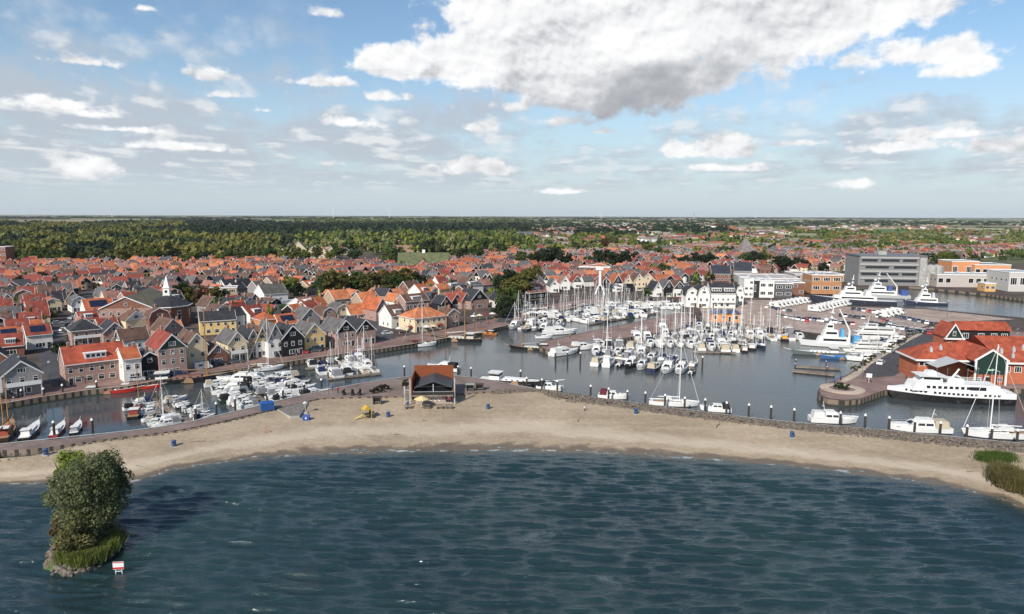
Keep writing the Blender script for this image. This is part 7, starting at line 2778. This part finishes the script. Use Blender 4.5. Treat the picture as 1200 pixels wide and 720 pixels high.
# yellow play set
z = zbeach(430, 490)
c = G(430, 490, z)
P_ = Proto('play_frame')
mb = MB()
for x in (-1.2, 1.2):
    for y in (-1.2, 1.2):
        mb.tube((x, y, 0), (x, y, 3.2), .1, .1, 'paint', 6)
P_.part('frame', mb, 'y')
mb = MB()
mb.box(-1.2, 1.2, -1.2, 1.2, 1.3, 1.45, 'paint')
P_.part('platform', mb, 'k')
mb = MB()
mb.prism([(-1.4, 3.1), (1.4, 3.1), (0, 4.2)], -1.4, 1.4, 'paint')
P_.part('roof', mb, 'y')
mb = MB()
mb.prism([(-1.2, 1.4), (-1.2, 1.2), (-4.0, .1), (-4.0, .25)], -.35, .35, 'paint')
P_.part('slide', mb, 'y2')
for k in range(3):
    mb = MB()
    mb.lathe([(.02, -.3), (.32, -.1), (.32, .2), (.02, .4)], 'paint', 8)
    P_.part('float', mb, 'y2' if k % 2 else 'k', (1.7 + .3 * k, -1.2 + k * .9, .5 + .5 * k))
mb = MB()
mb.box(1.25, 1.35, -1.1, 1.1, .2, 2.4, 'paint')
P_.part('climbing_wall', mb, 'k')
P_.put((c.x, c.y, z), .5, 'yellow and black climbing frame with slide on the beach', 'climbing frame', None, {'y': (0.50, 0.34, 0.04), 'y2': (0.55, 0.45, 0.12), 'k': (0.05, 0.04, 0.03)}, 0.72)
# small markers and driftwood
z = zbeach(312, 508)
c = G(312, 508, z)
P_ = Proto('marker_pole')
mb = MB()
mb.tube((0, 0, 0), (0, 0, 2.6), .05, .04, 'paint', 6)
P_.part('pole', mb, 'r')
mb = MB()
for a_ in range(4):
    mb.tube((0, 0, 1.2), (math.cos(a_ * 1.57) * 1.1, math.sin(a_ * 1.57) * 1.1, .02), .03, .03, 'paint', 4)
P_.part('stay', mb, 'r')
P_.put((c.x, c.y, z), .3, 'thin red marker pole with stays on the sand', 'pole', None, {'r': (0.45, 0.09, 0.06)})
for i, (x, y, l_, an, lb) in enumerate(((442, 517, 3.0, -.3, 'pale driftwood log near the waterline'), (232, 518, 3.0, .2, 'long dark driftwood plank above the waterline'), (466, 510, 1.4, 0, 'short piece of driftwood on open sand'), (163, 547, 1.6, -.4, 'small driftwood piece near the island tree'),
                                     (678, 493, 2.5, 1.2, 'thin rope-like branch below the dike'), (842, 498, 5, 1.1, 'long pale branch leaning down from the rocks'), (1140, 553, 2.6, .2, 'weathered branch near the reeds'), (498, 493, 1.0, .3, 'tiny branch in front of the pavilion'))):
    z = zbeach(x, y)
    c = G(x, y, z)
    mb = MB()
    rr_ = random.Random(i)
    px_, py_ = 0.0, 0.0
    pts = [(-l_ / 2 + l_ * k / 5, rr_.uniform(-.12, .12) * l_ * .4, .08 + rr_.uniform(0, .06)) for k in range(6)]
    for k in range(5):
        mb.tube(pts[k], pts[k + 1], .10 - .01 * k, .10 - .01 * (k + 1), 'grey_wood', 6)
    o = link('driftwood', mb.mesh('driftwood'))
    o.location = (c.x, c.y, z)
    o.rotation_euler = (0, 0, an)
    tag(o, lb, 'driftwood')
# benches, planters, small shelters on the promenade
for i, (x, y) in enumerate(((403, 463), (413, 463.5), (421, 463.5))):
    c = G(x, y, QZ)
    P_ = Proto('planter')
    mb = MB()
    mb.lathe([(.45, 0), (.6, .7), (.5, .7), (.48, .6)], 'dark_wood', 10)
    P_.part('tub', mb)
    rs = np.random.default_rng(i)
    V_, F_ = crown_np(rs, 8, 240, .6, .55, 1.15, .10)
    P_.part('shrub', np_mesh('shrub', V_, F_, ['leaf']), 'leaf')
    r_ = P_.put((c.x, c.y, QZ), 0, 'x', 'planter', 'dark planters', {'leaf': LEAFC['dark']})
    later(r_, 'small dark planter', 'on the promenade left of the pavilion')
for i, (x, y, w_) in enumerate(((437, 461.5, 1.2), (444, 460, 1.5), (451, 457.5, 1.6), (475, 458, 1.5), (447, 456, 1.0))):
    c = G(x, y, QZ)
    rs = np.random.default_rng(50 + i)
    P_ = Proto('shrub')
    V_, F_ = crown_np(rs, 14, 700, w_, w_ * .6 if i != 3 else 1.7, w_ * .5 if i != 3 else 1.7, .12, low=-.3)
    P_.part('foliage', np_mesh('foliage', V_, F_, ['leaf']), 'leaf')
    mb = MB()
    mb.tube((0, 0, -.2), (0, 0, w_ * .5), .06, .03, 'bark', 5)
    P_.part('stem', mb)
    r_ = P_.put((c.x, c.y, QZ), 0, 'x', 'shrub', 'dark shrubs on the promenade', {'leaf': (0.03, 0.028, 0.02)})
    later(r_, 'dark low shrub', 'on the promenade left of the pavilion')
for i, (x, y, cl) in enumerate(((551, 458, (0.3, 0.33, 0.3)), (562, 457.5, (0.08, 0.05, 0.04)), (442, 473.5, (0.04, 0.035, 0.03)))):
    z = QZ if i < 2 else 1.2
    c = G(x, y, z)
    P_ = Proto('shelter')
    mb = MB()
    mb.box(-1.0, 1.0, 0.5, .6, 0, 1.7, 'glass')
    mb.box(-1.0, 1.0, -.1, .45, .4, .5, 'grey_wood')
    for sx_ in (-1, 1):
        mb.box(sx_ * .95 - .05, sx_ * .95 + .05, -.5, .6, 0, 1.7, 'steel_grey')
    P_.part('frame', mb)
    mb = MB()
    mb.box(-1.2, 1.2, -.7, .8, 1.703, 1.85, 'paint')
    P_.part('roof', mb, 'c')
    r_ = P_.put((c.x, c.y, z), 0, 'x', 'shelter', None, {'c': cl})
    r_['label'] = ('pale-roofed bench shelter right of the beach pavilion', 'brown-roofed bench shelter at the dike start', 'dark cabinet shelter against the promenade wall')[i]

for i, (x, y) in enumerate(((468, 391), (474, 389.5), (481, 389), (500, 389), (508, 388), (516, 386.5), (555, 376), (562, 375), (570, 374), (577, 373), (784, 352), (796, 354), (1078, 436), (1084, 434))):
    c = G(x, y, QZ)
    cn = ('white', 'cream', 'dark red')[i % 3]
    r_ = parasol(c.x, c.y, QZ, 1.7, {'white': (.65, .64, .6), 'cream': (.6, .5, .32), 'dark red': (.2, .03, .03)}[cn], 'x')
    r_['group'] = 'terrace parasols on the quays'
    later(r_, cn + ' terrace parasol', 'on the quay' if x < 600 else ('on the far quay' if x < 900 else 'beside the ferry'))

# lamp posts
LAMP = Proto('street_lamp')
mb = MB()
mb.tube((0, 0, 0), (0, 0, 7.5), .09, .06, 'steel_grey', 7)
LAMP.part('pole', mb)
mb = MB()
mb.lathe([(.12, 7.5), (.32, 7.6), (.30, 7.9), (.05, 8.05)], 'metal_bright', 8)
LAMP.part('lantern', mb)
for (x, y, rg) in ((385, 462.5, 'on the promenade'), (82, 397, 'in the village street'), (60, 458, 'on the village quay'), (205, 446, 'on the village quay'), (288, 433, 'on the village quay'), (390, 417, 'on the village quay'), (480, 404.5, 'on the village quay'), (556, 390, 'on the village quay'),
                   (1010, 445, 'on the ferry quay'), (1045, 420, 'on the ferry quay'), (1070, 405, 'on the ferry quay'), (930, 386, 'on the car park quay'), (968, 366, 'in the car park'), (1020, 388, 'in the car park'), (1060, 370, 'in the car park'), (1110, 372, 'in the car park'),
                   (660, 405, 'on the pier'), (705, 392, 'on the pier'), (748, 382, 'on the pier')):
    c = G(x, y, QZ)
    r_ = LAMP.put((c.x, c.y, QZ), 0, 'x', 'street lamp', 'street lamps of the harbour')
    later(r_, 'slender grey street lamp', rg)
# flag pole and white billboards by the curved head
c = G(1018, 449, QZ)
P_ = Proto('notice_sign')
mb = MB()
mb.tube((0, 0, 0), (0, 0, 2.6), .06, .06, 'mast_white', 6)
P_.part('post', mb)
mb = MB()
mb.box(-.7, .7, -.05, .05, 1.6, 2.7, 'white_trim')
P_.part('panel', mb)
P_.put((c.x, c.y, QZ), -.4, 'white notice panel on a post by the ferry quay', 'sign')

# warning sign standing in the lake
c = G(139.5, 672, 0)
P_ = Proto('warning_sign')
mb = MB()
for x in (-.35, .35):
    mb.tube((x, 0, -1.5), (x, 0, 1.3), .05, .05, 'mast_white', 6)
mb.tube((-.35, 0, .25), (.35, 0, .25), .04, .04, 'mast_white', 5)
P_.part('post', mb)
mb = MB()
mb.box(-.6, .6, -.06, -.003, .5, 1.45, 'white_trim')
bi = P_.part('board', mb)
mb = MB()
mb.box(-.6, .6, -.08, -.063, .55, .78, 'paint')
mb.box(-.6, .6, -.08, -.063, 1.33, 1.43, 'paint')
P_.part('red_stripe', mb, 'r', sub=bi)
P_.put((c.x, c.y, 0), .15, 'white warning board with red stripes on two legs in the lake', 'sign', None, {'r': (0.5, 0.03, 0.03)}, 1.15)

# ------------------------------------------------------------------ the tree island
ic = G(96, 655, 0)
rs = np.random.default_rng(8)


def rocks_mesh(name, pts, rad, mat='stone_armour', seed=0):
    rs = np.random.default_rng(seed)
    ph = (1 + 5 ** .5) / 2
    ico = np.array([(-1, ph, 0), (1, ph, 0), (-1, -ph, 0), (1, -ph, 0), (0, -1, ph), (0, 1, ph), (0, -1, -ph), (0, 1, -ph), (ph, 0, -1), (ph, 0, 1), (-ph, 0, -1), (-ph, 0, 1)]) / 1.9
    fc = np.array([(0, 11, 5), (0, 5, 1), (0, 1, 7), (0, 7, 10), (0, 10, 11), (1, 5, 9), (5, 11, 4), (11, 10, 2), (10, 7, 6), (7, 1, 8), (3, 9, 4), (3, 4, 2), (3, 2, 6), (3, 6, 8), (3, 8, 9), (4, 9, 5), (2, 4, 11), (6, 2, 10), (8, 6, 7), (9, 8, 1)])
    Vs, Fs, Ts = [], [], []
    for i, (p, r_) in enumerate(zip(pts, rad)):
        v = ico * (1 + rs.normal(0, .16, (12, 1))) * r_ * np.array([1, rs.uniform(.7, 1.1), rs.uniform(.45, .8)])
        a_ = rs.uniform(0, 6.28)
        v = np.stack([v[:, 0] * math.cos(a_) - v[:, 1] * math.sin(a_), v[:, 0] * math.sin(a_) + v[:, 1] * math.cos(a_), v[:, 2]], 1) + np.array(p)
        Vs.append(v)
        Fs.append(fc + 12 * i)
        k = rs.uniform(.6, 1.3)
        Ts.append(np.tile(np.array([.135, .112, .092]) * k * np.array([1 + rs.uniform(-.1, .15), 1, 1 - rs.uniform(0, .15)]), (12, 1)))
    return np_mesh(name, np.concatenate(Vs), np.concatenate(Fs), ['tinted'], tint=np.concatenate(Ts))


# island ground: low oval mound running away from the camera
a0, a1 = Vector(xy(92, 662, 0)), Vector(xy(112, 618, 0))
ax = (a1 - a0)
il = ax.length / 2 + 2.0
icx = (a0 + a1) / 2
ang_i = math.atan2(ax.y, ax.x)
n = 36
vs = [(icx.x, icx.y, .95)]
fs = []
for k, (s_, z_) in enumerate(((.45, .9), (.8, .6), (1.0, .15), (1.2, -.9))):
    for i in range(n):
        t_ = 6.2832 * i / n
        q = 1 + .1 * math.sin(3 * t_ + 1) + .06 * math.sin(7 * t_)
        lx, ly = math.cos(t_) * il * s_ * q, math.sin(t_) * 4.3 * s_ * q
        vs.append((icx.x + lx * math.cos(ang_i) - ly * math.sin(ang_i), icx.y + lx * math.sin(ang_i) + ly * math.cos(ang_i), z_))
for i in range(n):
    fs.append((0, 1 + i, 1 + (i + 1) % n))
for k in range(3):
    for i in range(n):
        fs.append((1 + k * n + i, 1 + (k + 1) * n + i, 1 + (k + 1) * n + (i + 1) % n, 1 + k * n + (i + 1) % n))
mb = MB()
mb.add(vs, fs, 'grass_green')
struct('island_ground', mb.mesh('island_ground', True))
pts, rad = [], []
for _ in range(520):
    t_ = rs.uniform(0, 6.28)
    s_ = rs.uniform(.78, 1.12)
    lx, ly = math.cos(t_) * il * s_, math.sin(t_) * 4.3 * s_
    pts.append((icx.x + lx * math.cos(ang_i) - ly * math.sin(ang_i), icx.y + lx * math.sin(ang_i) + ly * math.cos(ang_i), .85 - (s_ - .78) * 2.8 + rs.uniform(-.05, .12)))
    rad.append(rs.uniform(.20, .52))
o = link('shore_rocks', rocks_mesh('shore_rocks', pts, rad, seed=2))
tag(o, 'brown boulders piled around the edge of the tree island', 'rocks')
o['kind'] = 'stuff'


def big_tree(px, py, h, rx, leaves, colr, lab, seed, zc=.55, s=.13, lean=(0, 0), nclump=60, rz=None, name='willow_tree'):
    rs = np.random.default_rng(seed)
    c = G(px, py, .7)
    P_ = Proto(name)
    mb = MB()
    for k in range(4):
        a_ = k * 1.6 + rs.random()
        q1 = (math.cos(a_) * .9, math.sin(a_) * .9, h * .25)
        q2 = (math.cos(a_) * rx * .55 + lean[0], math.sin(a_) * rx * .55 + lean[1], h * .62)
        mb.tube((math.cos(a_) * .15, math.sin(a_) * .15, -.6), q1, .26, .19, 'bark', 7)
        mb.tube(q1, q2, .19, .09, 'bark', 6)
        for j in range(3):
            b_ = a_ + rs.uniform(-.8, .8)
            mb.tube(q2, (q2[0] + math.cos(b_) * rx * .35, q2[1] + math.sin(b_) * rx * .35, h * rs.uniform(.7, .95)), .08, .02, 'bark', 5)
    P_.part('trunk', mb)
    V_, F_ = crown_np(rs, nclump, leaves, rx, rz or h * .47, h * zc, s, squash=.9, low=-1)
    V_[:, 0] += lean[0] * V_[:, 2] / h
    V_[:, 1] += lean[1] * V_[:, 2] / h
    P_.part('crown', np_mesh('crown', V_, F_, ['leaf']), 'leaf')
    return P_.put((c.x, c.y, .5), 0, lab, 'tree', None, {'leaf': colr})


big_tree(109, 636, 12.9, 3.9, 30000, (0.125, 0.145, 0.075), 'tall grey-green willow filling the middle of the island', 1, nclump=120)
big_tree(127, 620, 12.9, 3.2, 22000, (0.095, 0.112, 0.050), 'dark willow on the right side of the island', 2, nclump=90)
big_tree(87, 628, 11.6, 3.1, 18000, (0.145, 0.165, 0.09), 'paler willow on the left side of the island', 3, nclump=80)
big_tree(90, 607, 11.2, 2.8, 10000, (0.19, 0.24, 0.045), 'bright yellow-green tree at the upper left of the island', 4, nclump=40)
big_tree(94, 646, 6.0, 3.0, 14000, (0.13, 0.13, 0.055), 'low brownish willow bush at the island front', 5, nclump=50, zc=.5)
big_tree(77, 634, 4.6, 1.8, 5000, (0.13, 0.09, 0.05), 'small rusty bush at the left edge of the island', 6, nclump=30, zc=.5)


def blades(name, centers, hgt, n_, spread, colr, label, kind='stuff', cat='grass', seed=1, w=.05):
    rs = np.random.default_rng(seed)
    C_ = np.array(centers)
    i_ = rs.integers(0, len(C_), n_)
    base = C_[i_] + np.concatenate([rs.normal(0, spread, (n_, 2)), np.zeros((n_, 1))], 1)
    hh = hgt * rs.uniform(.5, 1.2, n_)
    d_ = rs.normal(0, .25, (n_, 2))
    top = base + np.stack([d_[:, 0] * hh, d_[:, 1] * hh, hh], 1)
    a_ = rs.uniform(0, 3.14, n_)
    o_ = np.stack([np.cos(a_) * w, np.sin(a_) * w, np.zeros(n_)], 1)
    V_ = np.stack([base - o_, base + o_, top + o_ * .3, top - o_ * .3], 1).reshape(-1, 3)
    t_ = np.repeat(np.array(colr)[None] * rs.uniform(.6, 1.35, (n_, 1)), 4, 0)
    o = link(name, np_mesh(name, V_, np.arange(len(V_)).reshape(-1, 4), ['leaf_far'], tint=t_))
    tag(o, label, cat)
    o['kind'] = kind


gc = []
for (x, y) in ((122, 645), (118, 650), (112, 654), (104, 656), (96, 658), (86, 657), (78, 655), (127, 640), (131, 633), (100, 660), (110, 648)):
    p = G(x, y, .6)
    gc.append((p.x, p.y, .6))
blades('tall_grass', gc, 1.3, 9000, .7, (0.15, 0.18, 0.05), 'tall yellow-green grass at the foot of the island trees', seed=3)
gc = []
for k in range(60):
    x = 1148 + rnd.random() * 36
    p = G(x, 533 + rnd.uniform(-1, 7), 1.0)
    gc.append((p.x, p.y, .95))
blades('grass', gc, .5, 9000, .8, (0.06, 0.10, 0.02), 'low green grass patch at the right end of the beach', seed=5)
gc = []
for k in range(80):
    x = 1168 + rnd.random() * 60
    p = G(x, 556 + (x - 1168) * .35 + rnd.uniform(-3, 10), .8)
    gc.append((p.x, p.y, .7))
blades('reeds', gc, 2.2, 16000, .8, (0.12, 0.105, 0.045), 'olive-brown reeds at the right edge of the beach', cat='reeds', seed=6)
# scrub on the bank of the ferry road
gc = []
for k in range(26):
    t_ = k / 25
    p = G(1000 + 62 * t_, 437 - 36 * t_ - 2.2, QZ)
    rs_ = np.random.default_rng(100 + k)
    if k % 2:
        continue
    P_ = Proto('shrub')
    w_ = rs_.uniform(.9, 1.5)
    V_, F_ = crown_np(rs_, 10, 420, w_, w_ * .55, w_ * .45, .14, low=-.3)
    P_.part('foliage', np_mesh('foliage', V_, F_, ['leaf']), 'leaf')
    mb = MB()
    mb.tube((0, 0, -.2), (0, 0, w_ * .5), .06, .03, 'bark', 5)
    P_.part('stem', mb)
    r_ = P_.put((p.x, p.y, QZ), 0, 'x', 'shrub', 'shrubs on the ferry road bank', {'leaf': [(0.09, .08, .03), (0.07, .05, .03), (.06, .08, .03)][k % 3]})
    later(r_, 'rounded bank shrub', 'along the ferry road')
p = G(987, 456.5, QZ)
P_ = Proto('shrub')
V_, F_ = crown_np(np.random.default_rng(1), 20, 1500, 2.3, 1.0, .7, .14, low=-.3)
P_.part('foliage', np_mesh('foliage', V_, F_, ['leaf']), 'leaf')
mb = MB()
mb.tube((0, 0, -.2), (0, 0, .8), .1, .05, 'bark', 5)
P_.part('stem', mb)
P_.put((p.x, p.y, QZ + .1), 0, 'dark green shrub bed in the round planter of the quay head', 'shrub', None, {'leaf': (0.03, 0.045, 0.018)})

# ------------------------------------------------------------------ rock dike between promenade and sand
ph_, bk_ = np.array(resample(prom_h, 900)), None
pts, rad = [], []
L_ = [Vector(p) for p in prom_s]
rs = np.random.default_rng(12)
B_ = np.array(resample(back, 900))
S_ = np.array(resample([tuple(p) for p in prom_s], 900))
for _ in range(9000):
    i = rs.integers(0, 899)
    s_ = S_[i]
    px, py = PIX((s_[0], s_[1], QZ))
    if px < 575 or px > 1290:
        if not (-60 < px < 330 and rs.random() < .12):
            continue
    j = np.argmin(np.hypot(B_[:, 0] - s_[0], B_[:, 1] - s_[1]))
    t_ = rs.uniform(-.55, 1.15) if px > 575 else rs.uniform(.5, 1.3)
    q = s_ * (1 - t_) + B_[j] * t_ + rs.normal(0, .12, 2)
    z_ = 1.68 - max(0, t_) * .45
    pts.append((q[0], q[1], z_))
    rad.append(rs.uniform(.18, .42) if px > 575 else rs.uniform(.12, .26))
o = link('dike_rocks', rocks_mesh('dike_rocks', pts, rad, seed=5))
tag(o, 'grey-brown armour stones along the dike above the sand', 'rocks')
o['kind'] = 'stuff'

# ------------------------------------------------------------------ horizon: wind turbines and a tower
for i, (x, D_, hh) in enumerate(((135, 8200, 95), (392, 7600, 110), (457, 8200, 118), (542, 10500, 95), (703, 9000, 80), (883, 12000, 95))):
    a_ = math.atan2(x - 600, 800)
    P_ = Proto('wind_turbine')
    mb = MB()
    mb.tube((0, 0, 0), (0, 0, hh), 3.4, 2.2, 'mast_white', 8)
    P_.part('tower', mb)
    mb = MB()
    mb.box(-3, 3, -4, 5, hh, hh + 5, 'mast_white')
    P_.part('nacelle', mb)
    for k in range(3):
        b_ = k * 2.094 + i * .7
        mb = MB()
        mb.tube((0, -5, hh + 2.5), (math.cos(b_) * 42, -5, hh + 2.5 + math.sin(b_) * 42), 2.0, .5, 'mast_white', 5)
        P_.part('blade', mb)
    r_ = P_.put((math.sin(a_) * D_, math.cos(a_) * D_, 0), 0.2, 'x', 'wind turbine', 'wind turbines on the horizon')
    later(r_, 'tiny white wind turbine', 'on the horizon')
a_ = math.atan2(811 - 600, 800)
P_ = Proto('water_tower')
mb = MB()
mb.lathe([(9, 0), (7, 60), (12, 68), (12, 84), (2, 90)], 'concrete', 12)
P_.part('shaft', mb)
P_.put((math.sin(a_) * 12000, math.cos(a_) * 12000, 0), 0, 'small dark water tower on the far horizon', 'water tower')

flush_labels()
print('boats', NB[0], 'objects', len(bpy.data.objects))

# ------------------------------------------------------------------ air
mb = MB()
mb.box(-15000, 15000, -400, 24000, -4, 190, 'black')
hz = mb.mesh('haze')
mh = bpy.data.materials.new('haze_air')
mh.use_nodes = True
t = NT(mh.node_tree)
out = t.n('ShaderNodeOutputMaterial')
pv = t.n('ShaderNodeVolumePrincipled', Color=(0.86, 0.92, 1.0, 1), Density=HAZE, Anisotropy=0.0)
t.t.links.new(pv.outputs[0], out.inputs['Volume'])
hz.materials.clear()
hz.materials.append(mh)
o = link('haze', hz)
o['kind'] = 'stuff'
o['label'] = 'thin pale haze in the air over the town and horizon'
o['category'] = 'haze'
